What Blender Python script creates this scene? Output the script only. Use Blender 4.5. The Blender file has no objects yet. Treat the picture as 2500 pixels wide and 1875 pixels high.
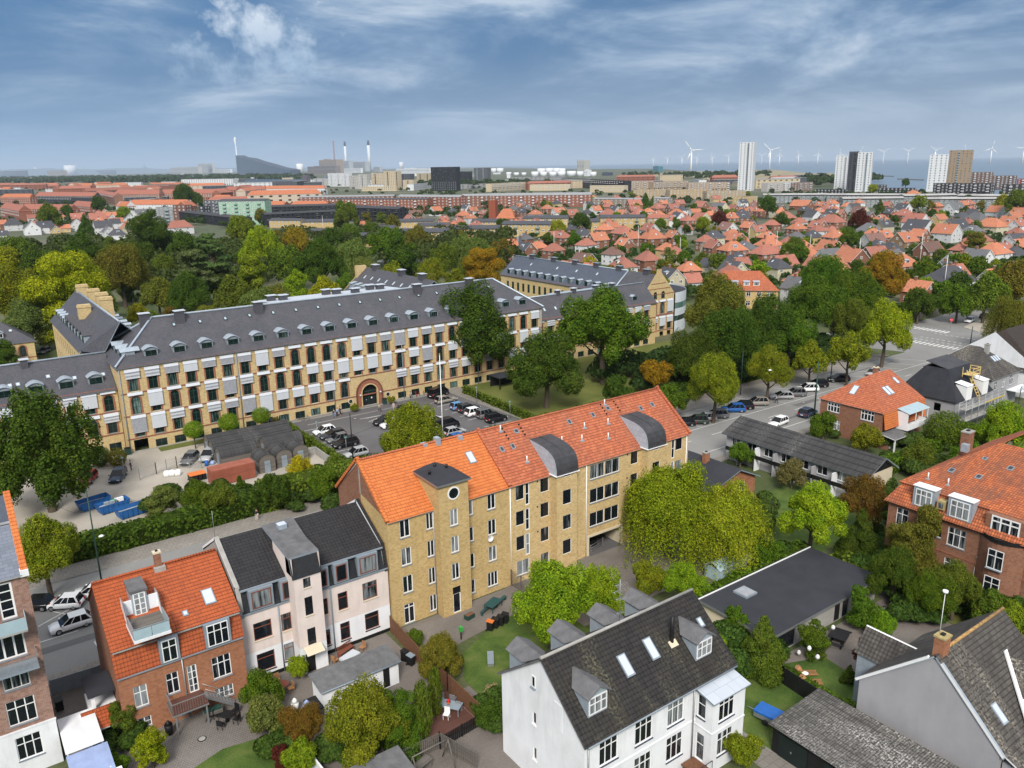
import bpy,bmesh,math,random
import numpy as np
from math import sin,cos,pi,radians,hypot,atan2,sqrt
from mathutils import Vector,Matrix
random.seed(7)
S = bpy.context.scene
COL = S.collection
TH = radians(35.5);FPX = 1950.0;PITCH = radians(15.31);ROLL = radians(1.0);CH = 45.0
_F = np.array([0,cos(PITCH),-sin(PITCH)]);_U = np.array([0,sin(PITCH),cos(PITCH)]);_R = np.array([1.,0,0])
_Rv = _R*cos(ROLL)-_U*sin(ROLL);_Uv = _U*cos(ROLL)+_R*sin(ROLL)
def _rot(v):return np.array([v[0]*cos(TH)+v[1]*sin(TH),-v[0]*sin(TH)+v[1]*cos(TH),v[2]])
_F,_Rv,_Uv = _rot(_F),_rot(_Rv),_rot(_Uv)
def P(x,y,z=0.0):
 """point at height z seen at photo pixel (2500 x 1875)"""
 d = _F+_Rv*((x-1250)/FPX)-_Uv*((y-937.5)/FPX)
 t = (z-CH)/d[2]
 return Vector((d[0]*t,d[1]*t,z))
def Q(x,y,z):
 v = np.array([x,y,z-CH]);w = v@_F
 if w <= 0:return (-9999.,-9999.)
 return (1250+FPX*(v@_Rv)/w,937.5-FPX*(v@_Uv)/w)
cd = bpy.data.cameras.new('camera');cam = bpy.data.objects.new('camera',cd);COL.objects.link(cam)
m = Matrix(((_Rv[0],_Uv[0],-_F[0],0),(_Rv[1],_Uv[1],-_F[1],0),(_Rv[2],_Uv[2],-_F[2],CH),(0,0,0,1)))
cam.matrix_world = m
cd.sensor_width = 36;cd.sensor_fit = 'HORIZONTAL';cd.lens = 36*FPX/2500;cd.clip_start = 1;cd.clip_end = 120000
S.camera = cam
S.render.engine = 'CYCLES'
S.render.resolution_x = 1024;S.render.resolution_y = 768
S.view_settings.view_transform = 'Standard';S.view_settings.look = 'None'
S.view_settings.exposure = 0.35;S.view_settings.gamma = 1.0
S.cycles.max_bounces = 5;S.cycles.diffuse_bounces = 2;S.cycles.glossy_bounces = 2;S.cycles.transmission_bounces = 2
S.cycles.volume_bounces = 0;S.cycles.transparent_max_bounces = 6
SUN_EL = radians(42);SUN_AZ = atan2(-0.84,-0.66)      # direction (x, y) the light comes from: behind the camera, left
w = bpy.data.worlds.new('World');S.world = w;w.use_nodes = True
def N(nt,t,**kw):
 n = nt.nodes.new(t)
 for k,v in kw.items():
  if k.startswith('i_'):
   n.inputs[int(k[2:])].default_value = v
  else:setattr(n,k,v)
 return n
def link(nt,a,b):nt.links.new(a,b)
def mixc(nt,fac,a,b,mode='MIX'):
 n = nt.nodes.new('ShaderNodeMix');n.data_type = 'RGBA';n.blend_type = mode
 for s,v in ((n.inputs[0],fac),(n.inputs[6],a),(n.inputs[7],b)):
  if hasattr(v,'links') or hasattr(v,'is_output'):nt.links.new(v,s)
  else:s.default_value = v if not isinstance(v,tuple) else ((*v,1) if len(v) == 3 else v)
 return n.outputs[2]
def math_(nt,op,a,b=None,clamp=False):
 n = nt.nodes.new('ShaderNodeMath');n.operation = op;n.use_clamp = clamp
 for s,v in ((n.inputs[0],a),(n.inputs[1],b)):
  if v is None:continue
  if hasattr(v,'is_output'):nt.links.new(v,s)
  else:s.default_value = v
 return n.outputs[0]
def ramp(nt,fac,stops):
 n = nt.nodes.new('ShaderNodeValToRGB');e = n.color_ramp.elements
 while len(e) < len(stops):e.new(0.5)
 for i,(p_,c) in enumerate(stops):
  e[i].position = p_;e[i].color = (*c,1) if len(c) == 3 else c
 nt.links.new(fac,n.inputs[0]);return n.outputs[0]
def maprange(nt,v,a,b,c=0.,d=1.):
 n = nt.nodes.new('ShaderNodeMapRange');n.inputs[1].default_value = a;n.inputs[2].default_value = b
 n.inputs[3].default_value = c;n.inputs[4].default_value = d;nt.links.new(v,n.inputs[0]);return n.outputs[0]
def build_world():
 nt = w.node_tree;nt.nodes.clear()
 out = N(nt,'ShaderNodeOutputWorld');bg = N(nt,'ShaderNodeBackground')
 sky = N(nt,'ShaderNodeTexSky',sky_type='NISHITA',sun_disc=False,sun_elevation=SUN_EL,air_density=1.0,dust_density=1.5,ozone_density=1.5)
 sky.sun_rotation = (pi/2-SUN_AZ) % (2*pi)
 tc = N(nt,'ShaderNodeTexCoord');sx = N(nt,'ShaderNodeSeparateXYZ');link(nt,tc.outputs['Generated'],sx.inputs[0])
 zz = math_(nt,'MAXIMUM',sx.outputs[2],0.0)
 zc = math_(nt,'ADD',zz,0.19)
 cx = math_(nt,'DIVIDE',sx.outputs[0],zc);cy = math_(nt,'DIVIDE',sx.outputs[1],zc)
 cb = N(nt,'ShaderNodeCombineXYZ');link(nt,cx,cb.inputs[0]);link(nt,cy,cb.inputs[1])
 def noise(scale,det,rough,lac=2.0,dist=0.0,stretch=(1,1,1),off=(0,0,0),rz=0.0):
  mp = N(nt,'ShaderNodeMapping');mp.inputs['Scale'].default_value = stretch;mp.inputs['Location'].default_value = off
  mp.inputs['Rotation'].default_value = (0,0,rz)
  link(nt,cb.outputs[0],mp.inputs[0])
  n = N(nt,'ShaderNodeTexNoise');n.inputs['Scale'].default_value = scale;n.inputs['Detail'].default_value = det
  n.inputs['Roughness'].default_value = rough;n.inputs['Distortion'].default_value = dist
  link(nt,mp.outputs[0],n.inputs[0]);return n.outputs[0]
 n1 = noise(1.15,10,0.60,dist=0.5,stretch=(1,1.0,1),off=(3.1,2.7,0),rz=-0.2)
 n2 = noise(0.28,3,0.5,off=(1.3,4.2,0))
 n3 = noise(0.9,9,0.62,dist=0.3,stretch=(0.5,1.6,1),off=(7.0,2.0,0),rz=TH)
 s = math_(nt,'ADD',math_(nt,'MULTIPLY',n1,0.75),math_(nt,'MULTIPLY',n3,0.25))
 dr = N(nt,'ShaderNodeVectorMath',operation='DOT_PRODUCT');link(nt,tc.outputs['Generated'],dr.inputs[0])
 dr.inputs[1].default_value = (float(_Rv[0]),float(_Rv[1]),0)
 side = maprange(nt,dr.outputs['Value'],-0.6,0.35,0.0,1.0)
 cov = math_(nt,'ADD',s,math_(nt,'MULTIPLY',side,0.20))
 cov = math_(nt,'ADD',cov,math_(nt,'MULTIPLY',n2,0.25))
 veil = maprange(nt,cov,0.54,0.80)
 cloud = ramp(nt,s,[(0.37,(0.06,0.125,0.235)),(0.45,(0.105,0.185,0.31)),(0.53,(0.20,0.29,0.42)),(0.62,(0.38,0.46,0.56))])
 skyc = mixc(nt,1.0,sky.outputs[0],(0.085,0.085,0.085),'MULTIPLY')
 blue = mixc(nt,0.85,skyc,(0.045,0.14,0.30))
 col = mixc(nt,veil,blue,cloud)
 hz = ramp(nt,zz,[(0.0,(0.28,0.405,0.55)),(0.05,(0.21,0.33,0.49)),(0.10,(0.16,0.26,0.405)),(0.20,(0.12,0.21,0.34))])
 hzr = mixc(nt,side,hz,(0.29,0.365,0.455))
 lowf = maprange(nt,zz,0.02,0.14,1.0,0.0)
 lowf = math_(nt,'POWER',lowf,1.3)
 lowf = math_(nt,'MULTIPLY',lowf,0.95)
 col = mixc(nt,lowf,col,hzr)
 def puff(px,py,rx,ry,sc,seed):
  d = _F+_Rv*((px-1250)/FPX)-_Uv*((py-937.5)/FPX);d = d/np.linalg.norm(d)
  rr = np.cross(d,[0,0,1]);rr /= np.linalg.norm(rr);uu = np.cross(rr,d)
  a = N(nt,'ShaderNodeVectorMath',operation='DOT_PRODUCT');link(nt,tc.outputs['Generated'],a.inputs[0]);a.inputs[1].default_value = tuple(float(v) for v in rr)
  b = N(nt,'ShaderNodeVectorMath',operation='DOT_PRODUCT');link(nt,tc.outputs['Generated'],b.inputs[0]);b.inputs[1].default_value = tuple(float(v) for v in uu)
  c = N(nt,'ShaderNodeVectorMath',operation='DOT_PRODUCT');link(nt,tc.outputs['Generated'],c.inputs[0]);c.inputs[1].default_value = tuple(float(v) for v in d)
  av = math_(nt,'DIVIDE',a.outputs['Value'],rx);uz = float(np.dot(d,uu));bv = math_(nt,'DIVIDE',b.outputs['Value'],ry)
  q = math_(nt,'SQRT',math_(nt,'ADD',math_(nt,'MULTIPLY',av,av),math_(nt,'MULTIPLY',bv,bv)))
  nn = N(nt,'ShaderNodeTexNoise');nn.inputs['Scale'].default_value = sc;nn.inputs['Detail'].default_value = 7;nn.inputs['Roughness'].default_value = 0.6
  mp = N(nt,'ShaderNodeMapping');mp.inputs['Location'].default_value = (seed,0,0);link(nt,tc.outputs['Generated'],mp.inputs[0]);link(nt,mp.outputs[0],nn.inputs[0])
  k = math_(nt,'SUBTRACT',1.0,q);k = math_(nt,'ADD',k,math_(nt,'MULTIPLY',math_(nt,'SUBTRACT',nn.outputs[0],0.5),4.2))
  k = maprange(nt,k,0.05,0.9)
  k = math_(nt,'MULTIPLY',k,maprange(nt,c.outputs['Value'],0.0,0.2))
  sh = maprange(nt,math_(nt,'ADD',bv,math_(nt,'MULTIPLY',nn.outputs[0],1.5)),0.0,1.8)
  return k,sh
 k,sh = puff(652,82,0.062,0.034,26.0,0.0)
 col = mixc(nt,math_(nt,'MULTIPLY',k,0.85),col,mixc(nt,sh,(0.30,0.40,0.53),(0.62,0.68,0.75)))
 k,sh = puff(600,165,0.075,0.020,30.0,3.0)
 col = mixc(nt,math_(nt,'MULTIPLY',k,0.5),col,mixc(nt,sh,(0.30,0.40,0.53),(0.42,0.53,0.66)))
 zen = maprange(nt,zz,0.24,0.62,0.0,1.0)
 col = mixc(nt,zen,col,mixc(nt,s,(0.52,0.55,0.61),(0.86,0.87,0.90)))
 below = maprange(nt,sx.outputs[2],-0.04,0.0,0.0,1.0)
 col = mixc(nt,below,(0.10,0.12,0.12),col)
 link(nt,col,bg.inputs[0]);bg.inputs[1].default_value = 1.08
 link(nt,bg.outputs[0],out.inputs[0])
build_world()
sl = bpy.data.lights.new('sun','SUN');sl.energy = 3.2;sl.angle = radians(18);sl.color = (1.0,0.95,0.87)
so = bpy.data.objects.new('sun',sl);COL.objects.link(so)
dv = Vector((cos(SUN_AZ)*cos(SUN_EL),sin(SUN_AZ)*cos(SUN_EL),sin(SUN_EL)))
so.rotation_euler = dv.to_track_quat('Z','Y').to_euler()
MATS = {}
def newmat(name):
 m = bpy.data.materials.new(name);m.use_nodes = True;nt = m.node_tree
 b = nt.nodes['Principled BSDF'];b.inputs['Specular IOR Level'].default_value = 0.3
 MATS[name] = m
 return m,nt,b
def uvn(nt,scale=(1,1,1),rz=0.0):
 tc = N(nt,'ShaderNodeTexCoord');mp = N(nt,'ShaderNodeMapping');mp.inputs['Scale'].default_value = scale;mp.inputs['Rotation'].default_value = (0,0,rz)
 link(nt,tc.outputs['UV'],mp.inputs[0]);return mp.outputs[0]
def objn(nt,scale=1.0):
 tc = N(nt,'ShaderNodeTexCoord');mp = N(nt,'ShaderNodeMapping');mp.inputs['Scale'].default_value = (scale,)*3
 link(nt,tc.outputs['Object'],mp.inputs[0]);return mp.outputs[0]
def noi(nt,vec,scale,det=3,rough=0.55,dist=0.0):
 n = N(nt,'ShaderNodeTexNoise');n.inputs['Scale'].default_value = scale;n.inputs['Detail'].default_value = det
 n.inputs['Roughness'].default_value = rough;n.inputs['Distortion'].default_value = dist
 link(nt,vec,n.inputs[0]);return n.outputs[0]
def bump(nt,b,h,strength=0.4,dist=0.05):
 n = N(nt,'ShaderNodeBump');n.inputs['Strength'].default_value = strength;n.inputs['Distance'].default_value = dist
 link(nt,h,n.inputs['Height']);link(nt,n.outputs[0],b.inputs['Normal'])
def c3(c,k=1.0):return tuple(min(1,v*k) for v in c)
def plain(name,col,rough=0.7,var=0.12,sc=1.2,metal=0.0,stain=0.0,objcol=False):
 m,nt,b = newmat(name);v = objn(nt)
 n = noi(nt,v,sc,5,0.6)
 k = maprange(nt,n,0.3,0.7,1-var,1+var)
 base = col
 if objcol:
  oi = N(nt,'ShaderNodeObjectInfo');base = oi.outputs['Color']
 cc = N(nt,'ShaderNodeCombineXYZ')
 for i in range(3):link(nt,k,cc.inputs[i])
 c = mixc(nt,1.0,base,cc.outputs[0],'MULTIPLY')
 if stain:
  n2 = noi(nt,uvn(nt,(1.0,0.18,1)),1.1,5,0.65)
  f = math_(nt,'MULTIPLY',maprange(nt,n2,0.48,0.75),stain)
  c = mixc(nt,f,c,c3(col,0.45))
 link(nt,c,b.inputs['Base Color']);b.inputs['Roughness'].default_value = rough;b.inputs['Metallic'].default_value = metal
 return m
def brickm(name,ca,cb,mortar,sx=0.24,sy=0.075,stain=0.25,cstain=None,objcol=False):
 m,nt,b = newmat(name);uv = uvn(nt)
 t = N(nt,'ShaderNodeTexBrick');link(nt,uv,t.inputs[0]);t.inputs['Scale'].default_value = 1.0
 t.inputs['Brick Width'].default_value = sx;t.inputs['Row Height'].default_value = sy;t.inputs['Mortar Size'].default_value = 0.010
 t.inputs['Color1'].default_value = (*ca,1);t.inputs['Color2'].default_value = (*cb,1);t.inputs['Mortar'].default_value = (*mortar,1)
 t.inputs['Bias'].default_value = -0.1
 c = t.outputs[0]
 v = N(nt,'ShaderNodeTexWhiteNoise',noise_dimensions='2D');sn = N(nt,'ShaderNodeVectorMath',operation='SNAP');link(nt,uv,sn.inputs[0]);sn.inputs[1].default_value = (0.24,0.15,1)
 link(nt,sn.outputs[0],v.inputs[0])
 c = mixc(nt,math_(nt,'MULTIPLY',maprange(nt,v.outputs[0],0.4,1.0),0.6),c,c3(ca,0.55))
 n = noi(nt,uv,0.35,6,0.65)
 c = mixc(nt,maprange(nt,n,0.42,0.72,0,stain),c,cstain or c3(ca,0.5))
 n2 = noi(nt,uvn(nt,(1.2,0.10,1)),1.3,4,0.6)
 c = mixc(nt,maprange(nt,n2,0.5,0.75,0,stain),c,c3(ca,0.62))
 if objcol:
  oi = N(nt,'ShaderNodeObjectInfo');c = mixc(nt,1.0,c,oi.outputs['Color'],'MULTIPLY')
 link(nt,c,b.inputs['Base Color']);b.inputs['Roughness'].default_value = 0.85
 bump(nt,b,t.outputs[1],-0.25,0.02)
 return m
def tilem(name,ca,cb,cw=0.21,rh=0.33,stain=0.35,cstain=(0.05,0.05,0.045),lichen=None,objcol=False,joint=0.55,bs=0.8):
 m,nt,b = newmat(name);uv = uvn(nt)
 sx = N(nt,'ShaderNodeSeparateXYZ');link(nt,uv,sx.inputs[0])
 u = math_(nt,'FRACT',math_(nt,'DIVIDE',sx.outputs[0],cw));v = math_(nt,'FRACT',math_(nt,'DIVIDE',sx.outputs[1],rh))
 wv = math_(nt,'SINE',math_(nt,'MULTIPLY',u,2*pi));h = math_(nt,'ADD',math_(nt,'MULTIPLY',wv,0.5),math_(nt,'SUBTRACT',1.0,v))
 sn = N(nt,'ShaderNodeVectorMath',operation='SNAP');link(nt,uv,sn.inputs[0]);sn.inputs[1].default_value = (cw,rh,1)
 wn = N(nt,'ShaderNodeTexWhiteNoise',noise_dimensions='2D');link(nt,sn.outputs[0],wn.inputs[0])
 c = mixc(nt,wn.outputs[0],ca,cb)
 if objcol:
  oi = N(nt,'ShaderNodeObjectInfo');c = mixc(nt,1.0,c,oi.outputs['Color'],'MULTIPLY')
 g1 = maprange(nt,v,0.0,0.34,min(1,joint*1.35),0.0);g2 = maprange(nt,u,0.78,1.0,0.0,joint*0.8)
 g = math_(nt,'MAXIMUM',g1,g2)
 c = mixc(nt,g,c,c3(ca,0.18))
 n = noi(nt,uv,0.22,7,0.7);c = mixc(nt,maprange(nt,n,0.45,0.75,0,stain),c,cstain)
 n2 = noi(nt,uvn(nt,(1.0,0.12,1)),0.9,5,0.65);c = mixc(nt,maprange(nt,n2,0.5,0.8,0,stain),c,cstain)
 if lichen:
  n3 = noi(nt,uvn(nt,(1.0,0.25,1)),0.25,3,0.6);n4 = noi(nt,uv,5.0,4,0.7)
  f = math_(nt,'MULTIPLY',maprange(nt,n3,0.50,0.66),maprange(nt,n4,0.48,0.60));c = mixc(nt,math_(nt,'MULTIPLY',f,lichen[3]),c,lichen[:3])
 link(nt,c,b.inputs['Base Color']);b.inputs['Roughness'].default_value = 0.75
 bump(nt,b,h,bs,0.04)
 return m
def slatem(name,ca,cb,w_=0.35,h_=0.25,patch=0.25,cp=(0.16,0.15,0.14)):
 m,nt,b = newmat(name);uv = uvn(nt)
 t = N(nt,'ShaderNodeTexBrick');link(nt,uv,t.inputs[0]);t.inputs['Scale'].default_value = 1.0
 t.inputs['Brick Width'].default_value = w_;t.inputs['Row Height'].default_value = h_;t.inputs['Mortar Size'].default_value = 0.012
 t.inputs['Color1'].default_value = (*ca,1);t.inputs['Color2'].default_value = (*cb,1);t.inputs['Mortar'].default_value = (*c3(ca,0.5),1)
 c = t.outputs[0];n = noi(nt,uv,0.3,7,0.7);c = mixc(nt,maprange(nt,n,0.45,0.72,0,patch),c,cp)
 n = noi(nt,uvn(nt,(1,.1,1)),0.8,5,0.7);c = mixc(nt,maprange(nt,n,0.5,0.8,0,0.35),c,c3(ca,0.6))
 n = noi(nt,uv,9.0,2,0.6);c = mixc(nt,maprange(nt,n,0.62,0.7,0,patch),c,c3(cp,2.0))
 link(nt,c,b.inputs['Base Color']);b.inputs['Roughness'].default_value = 0.6
 return m
def groundm(name,cols,sc=0.5,sc2=8.0,rough=0.95,seam=None):
 m,nt,b = newmat(name);tc = N(nt,'ShaderNodeTexCoord');v = tc.outputs['Object']
 n = noi(nt,v,sc*0.15,6,0.62,0.4);n2 = noi(nt,v,sc2,5,0.7)
 f = math_(nt,'ADD',math_(nt,'MULTIPLY',n,0.62),math_(nt,'MULTIPLY',n2,0.38))
 k = len(cols);c = ramp(nt,f,[(0.36+0.28*i/(k-1),cc) for i,cc in enumerate(cols)])
 if seam:
  t = N(nt,'ShaderNodeTexBrick');link(nt,v,t.inputs[0]);t.inputs['Scale'].default_value = 1.0;t.inputs['Brick Width'].default_value = seam;t.inputs['Row Height'].default_value = seam
  t.inputs['Mortar Size'].default_value = 0.02;t.inputs['Color1'].default_value = (1,1,1,1);t.inputs['Color2'].default_value = (.88,.88,.88,1);t.inputs['Mortar'].default_value = (.55,.55,.55,1)
  c = mixc(nt,1.0,c,t.outputs[0],'MULTIPLY')
 link(nt,c,b.inputs['Base Color']);b.inputs['Roughness'].default_value = rough
 bump(nt,b,n2,0.3,0.03)
 return m
def glassm(name,dark,light,thr=0.6):
 m,nt,b = newmat(name);oi = N(nt,'ShaderNodeObjectInfo');uv = uvn(nt)
 ad = N(nt,'ShaderNodeVectorMath',operation='ADD');link(nt,uv,ad.inputs[0]);cb = N(nt,'ShaderNodeCombineXYZ')
 link(nt,math_(nt,'MULTIPLY',oi.outputs['Random'],37.0),cb.inputs[0]);link(nt,cb.outputs[0],ad.inputs[1])
 sc_ = N(nt,'ShaderNodeVectorMath',operation='MULTIPLY');link(nt,ad.outputs[0],sc_.inputs[0]);sc_.inputs[1].default_value = (2.2,0.25,1);n = noi(nt,sc_.outputs[0],1.6,2,0.5)
 r2 = math_(nt,'FRACT',math_(nt,'MULTIPLY',oi.outputs['Random'],17.3))
 f = maprange(nt,math_(nt,'ADD',math_(nt,'MULTIPLY',n,0.55),math_(nt,'MULTIPLY',r2,0.45)),thr,thr+0.16)
 c = mixc(nt,f,dark,light);link(nt,c,b.inputs['Base Color'])
 b.inputs['Roughness'].default_value = 0.06;b.inputs['Specular IOR Level'].default_value = 0.5
 return m
def leafm(name):
 m,nt,b = newmat(name);oi = N(nt,'ShaderNodeObjectInfo');ge = N(nt,'ShaderNodeNewGeometry')
 rp = ge.outputs['Random Per Island']
 k = maprange(nt,rp,0,1,0.45,1.5);cc = N(nt,'ShaderNodeCombineXYZ')
 for i in range(3):link(nt,k,cc.inputs[i])
 base = oi.outputs['Color']
 n = noi(nt,objn(nt),2.4,4,0.6)
 hs = N(nt,'ShaderNodeHueSaturation');link(nt,base,hs.inputs['Color']);link(nt,maprange(nt,n,0.3,0.7,0.478,0.515),hs.inputs['Hue'])
 link(nt,maprange(nt,n,0.3,0.7,1.2,0.8),hs.inputs['Value'])
 c = mixc(nt,1.0,hs.outputs[0],cc.outputs[0],'MULTIPLY')
 link(nt,c,b.inputs['Base Color']);b.inputs['Roughness'].default_value = 0.7;b.inputs['Specular IOR Level'].default_value = 0.08
 tr = N(nt,'ShaderNodeBsdfTranslucent');link(nt,mixc(nt,1.0,c,(1.5,1.7,0.6),'MULTIPLY'),tr.inputs[0])
 mx = N(nt,'ShaderNodeMixShader');mx.inputs[0].default_value = 0.3
 link(nt,b.outputs[0],mx.inputs[1]);link(nt,tr.outputs[0],mx.inputs[2]);link(nt,mx.outputs[0],nt.nodes['Material Output'].inputs[0])
 return m
M_ = {}
M_['leaf'] = leafm('foliage')
M_['bark'] = plain('bark',(0.09,0.07,0.05),0.9,0.3,3)
M_['tile_or'] = tilem('orange_roof_tiles',(0.66,0.20,0.055),(0.54,0.145,0.04),0.26,0.36,0.25,(0.28,0.08,0.03))
M_['tile_or2'] = tilem('weathered_orange_tiles',(0.56,0.17,0.075),(0.38,0.10,0.05),0.26,0.36,0.42,(0.17,0.09,0.07),joint=0.75)
M_['tile_red'] = tilem('red_clay_tiles',(0.46,0.105,0.032),(0.36,0.08,0.028),0.26,0.36,0.35,(0.20,0.06,0.03),joint=0.7)
M_['tile_old'] = tilem('old_orange_tiles',(0.56,0.16,0.055),(0.34,0.09,0.04),0.26,0.36,0.8,(0.10,0.065,0.05),joint=0.8)
M_['tile_blk'] = tilem('black_roof_tiles',(0.032,0.031,0.034),(0.022,0.021,0.024),0.32,0.36,0.15,(0.06,0.055,0.05),joint=0.8)
M_['tile_moss'] = tilem('mossy_dark_tiles',(0.034,0.031,0.030),(0.020,0.019,0.020),0.32,0.36,0.35,(0.045,0.037,0.022),lichen=(0.30,0.29,0.16,0.45),joint=0.85)
M_['tile_grey'] = tilem('lichened_grey_tiles',(0.105,0.095,0.085),(0.06,0.055,0.05),0.32,0.36,0.45,(0.035,0.03,0.03),lichen=(0.42,0.38,0.30,0.6),joint=0.8)
M_['far_tile'] = tilem('clay_roof_tiles',(1.0,1.0,1.0),(0.78,0.78,0.8),0.35,0.42,0.30,(0.10,0.07,0.06),objcol=True,joint=0.35,bs=0.5)
M_['corr'] = tilem('corrugated_lichened_cement',(0.17,0.16,0.145),(0.085,0.08,0.075),0.19,0.5,0.6,(0.035,0.035,0.03),lichen=(0.50,0.48,0.46,0.9),joint=0.9,bs=1.0)
M_['corr_dk'] = tilem('corrugated_dark_cement',(0.065,0.063,0.065),(0.04,0.04,0.042),0.18,1.1,0.3,(0.03,0.03,0.03),lichen=(0.35,0.33,0.30,0.5),joint=0.7,bs=1.0)
M_['br_yel'] = brickm('yellow_brick',(0.62,0.43,0.175),(0.52,0.345,0.125),(0.46,0.38,0.24),stain=0.35)
M_['br_yel2'] = brickm('bright_yellow_brick',(0.68,0.49,0.22),(0.58,0.39,0.155),(0.52,0.43,0.28),stain=0.25,cstain=(0.33,0.2,0.11))
M_['br_sch'] = brickm('school_yellow_brick',(0.66,0.50,0.25),(0.54,0.39,0.18),(0.44,0.36,0.24),0.3,0.12,stain=0.28)
M_['br_red'] = brickm('red_brick',(0.30,0.125,0.07),(0.22,0.085,0.05),(0.26,0.18,0.13),stain=0.3)
M_['br_org'] = brickm('orange_red_brick',(0.40,0.155,0.075),(0.33,0.115,0.055),(0.30,0.2,0.13),stain=0.35)
M_['br_old'] = brickm('mottled_brown_brick',(0.33,0.175,0.125),(0.24,0.115,0.08),(0.38,0.31,0.27),stain=0.2)
M_['trim_red'] = brickm('red_brick_trim',(0.38,0.135,0.08),(0.30,0.10,0.06),(0.25,0.15,0.1),stain=0.2)
M_['far_brick'] = brickm('house_wall',(1.0,1.0,1.0),(0.82,0.82,0.82),(0.9,0.9,0.9),0.4,0.15,stain=0.15,cstain=(0.5,0.45,0.4),objcol=True)
M_['white'] = plain('white_render',(0.76,0.77,0.79),0.8,0.07,0.5,stain=0.3)
M_['pink'] = plain('pale_pink_render',(0.70,0.60,0.55),0.85,0.08,0.6,stain=0.22)
M_['greyr'] = plain('grey_render',(0.34,0.335,0.35),0.9,0.08,0.35,stain=0.15)
M_['beige'] = plain('beige_render',(0.62,0.54,0.40),0.85,0.08,0.5,stain=0.15)
M_['concrete'] = plain('concrete',(0.33,0.32,0.30),0.9,0.15,1.0,stain=0.3)
M_['wpaint'] = plain('white_paint',(0.80,0.80,0.79),0.5,0.03)
M_['gpaint'] = plain('grey_blue_paint',(0.22,0.26,0.30),0.5,0.1)
M_['dgreen'] = plain('dark_green_paint',(0.02,0.055,0.045),0.5,0.1)
M_['dblue'] = plain('dark_blue_sill',(0.06,0.075,0.11),0.6,0.1)
M_['brownw'] = plain('reddish_brown_wood',(0.20,0.065,0.04),0.6,0.15,3)
M_['black'] = plain('black_paint',(0.012,0.012,0.013),0.5,0.2)
M_['zinc'] = plain('zinc_sheet',(0.40,0.46,0.52),0.45,0.12,1.5,metal=0.35,stain=0.2)
M_['lead'] = plain('dark_lead',(0.05,0.05,0.055),0.55,0.3,0.9,stain=0.4)
M_['felt'] = plain('grey_roofing_felt',(0.13,0.13,0.135),0.9,0.22,1.5,stain=0.35)
M_['felt_dk'] = plain('dark_roofing_felt',(0.032,0.034,0.042),0.8,0.16,0.5)
M_['slate'] = slatem('dark_slate',(0.082,0.082,0.096),(0.062,0.062,0.075),patch=0.22)
M_['slate_bl'] = slatem('blue_slate',(0.085,0.10,0.135),(0.065,0.08,0.11),patch=0.12)
M_['slate_pan'] = slatem('black_slate_panel',(0.022,0.024,0.028),(0.015,0.016,0.019),0.3,0.2,patch=0.1)
M_['slate_lt'] = slatem('grey_blue_slate',(0.18,0.20,0.25),(0.14,0.16,0.2),0.6,0.3,patch=0.1)
M_['wood'] = plain('brown_wood',(0.16,0.075,0.04),0.8,0.25,4)
M_['deck'] = slatem('red_brown_decking',(0.13,0.055,0.04),(0.10,0.042,0.032),3.0,0.14,patch=0.1)
M_['greywood'] = slatem('weathered_grey_boards',(0.17,0.15,0.13),(0.11,0.10,0.09),3.0,0.14,patch=0.2)
M_['teak'] = plain('teak',(0.34,0.17,0.075),0.7,0.2,4)
M_['blind'] = plain('white_blind_fabric',(0.53,0.56,0.60),0.8,0.05,0.8)
M_['blind_g'] = plain('grey_blind_fabric',(0.30,0.31,0.34),0.8,0.15,3)
M_['glass'] = glassm('window_glass',(0.008,0.011,0.015),(0.24,0.26,0.27),0.55)
M_['glass_s'] = glassm('school_glass',(0.008,0.018,0.017),(0.16,0.24,0.22),0.64)
M_['skyl'] = plain('skylight_glass',(0.52,0.58,0.66),0.15,0.06)
M_['cglass'] = plain('car_glass',(0.008,0.009,0.011),0.06,0.0)
M_['milk'] = plain('frosted_glass',(0.34,0.45,0.50),0.25,0.08)
M_['carp'] = plain('car_paint',(1,1,1),0.22,0.0,objcol=True)
M_['tyre'] = plain('tyre_rubber',(0.015,0.015,0.016),0.8,0.1)
M_['rim'] = plain('alloy_rim',(0.45,0.46,0.48),0.3,0.05,metal=0.8)
M_['lampg'] = plain('lamp_glass',(0.7,0.72,0.75),0.15,0.0)
M_['tail'] = plain('tail_lamp_red',(0.35,0.012,0.01),0.25,0.0)
M_['metal'] = plain('galvanised_metal',(0.33,0.34,0.35),0.45,0.1,metal=0.6)
M_['obj'] = plain('painted_surface',(1,1,1),0.6,0.08,1.0,objcol=True)
M_['objr'] = plain('rough_surface',(1,1,1),0.9,0.2,0.08,objcol=True)
M_['skin'] = plain('skin',(0.55,0.33,0.24),0.6,0.03)
M_['asph'] = groundm('asphalt',[(0.105,0.105,0.108),(0.135,0.132,0.13),(0.165,0.16,0.155)],0.5,4)
M_['asph_l'] = groundm('pale_asphalt',[(0.18,0.178,0.172),(0.215,0.212,0.205),(0.25,0.245,0.235)],0.4,4)
M_['asph_d'] = groundm('parking_asphalt',[(0.085,0.082,0.085),(0.11,0.105,0.108),(0.135,0.13,0.13)],0.5,4)
M_['pave'] = groundm('pavement_slabs',[(0.19,0.175,0.155),(0.235,0.215,0.19),(0.28,0.26,0.235)],0.6,4,seam=0.7)
M_['yard'] = groundm('beige_gravel',[(0.28,0.255,0.215),(0.37,0.335,0.285),(0.45,0.41,0.355)],0.6,6)
M_['dirt'] = groundm('garden_paving',[(0.12,0.105,0.09),(0.165,0.145,0.13),(0.22,0.195,0.175)],0.8,5)
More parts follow.
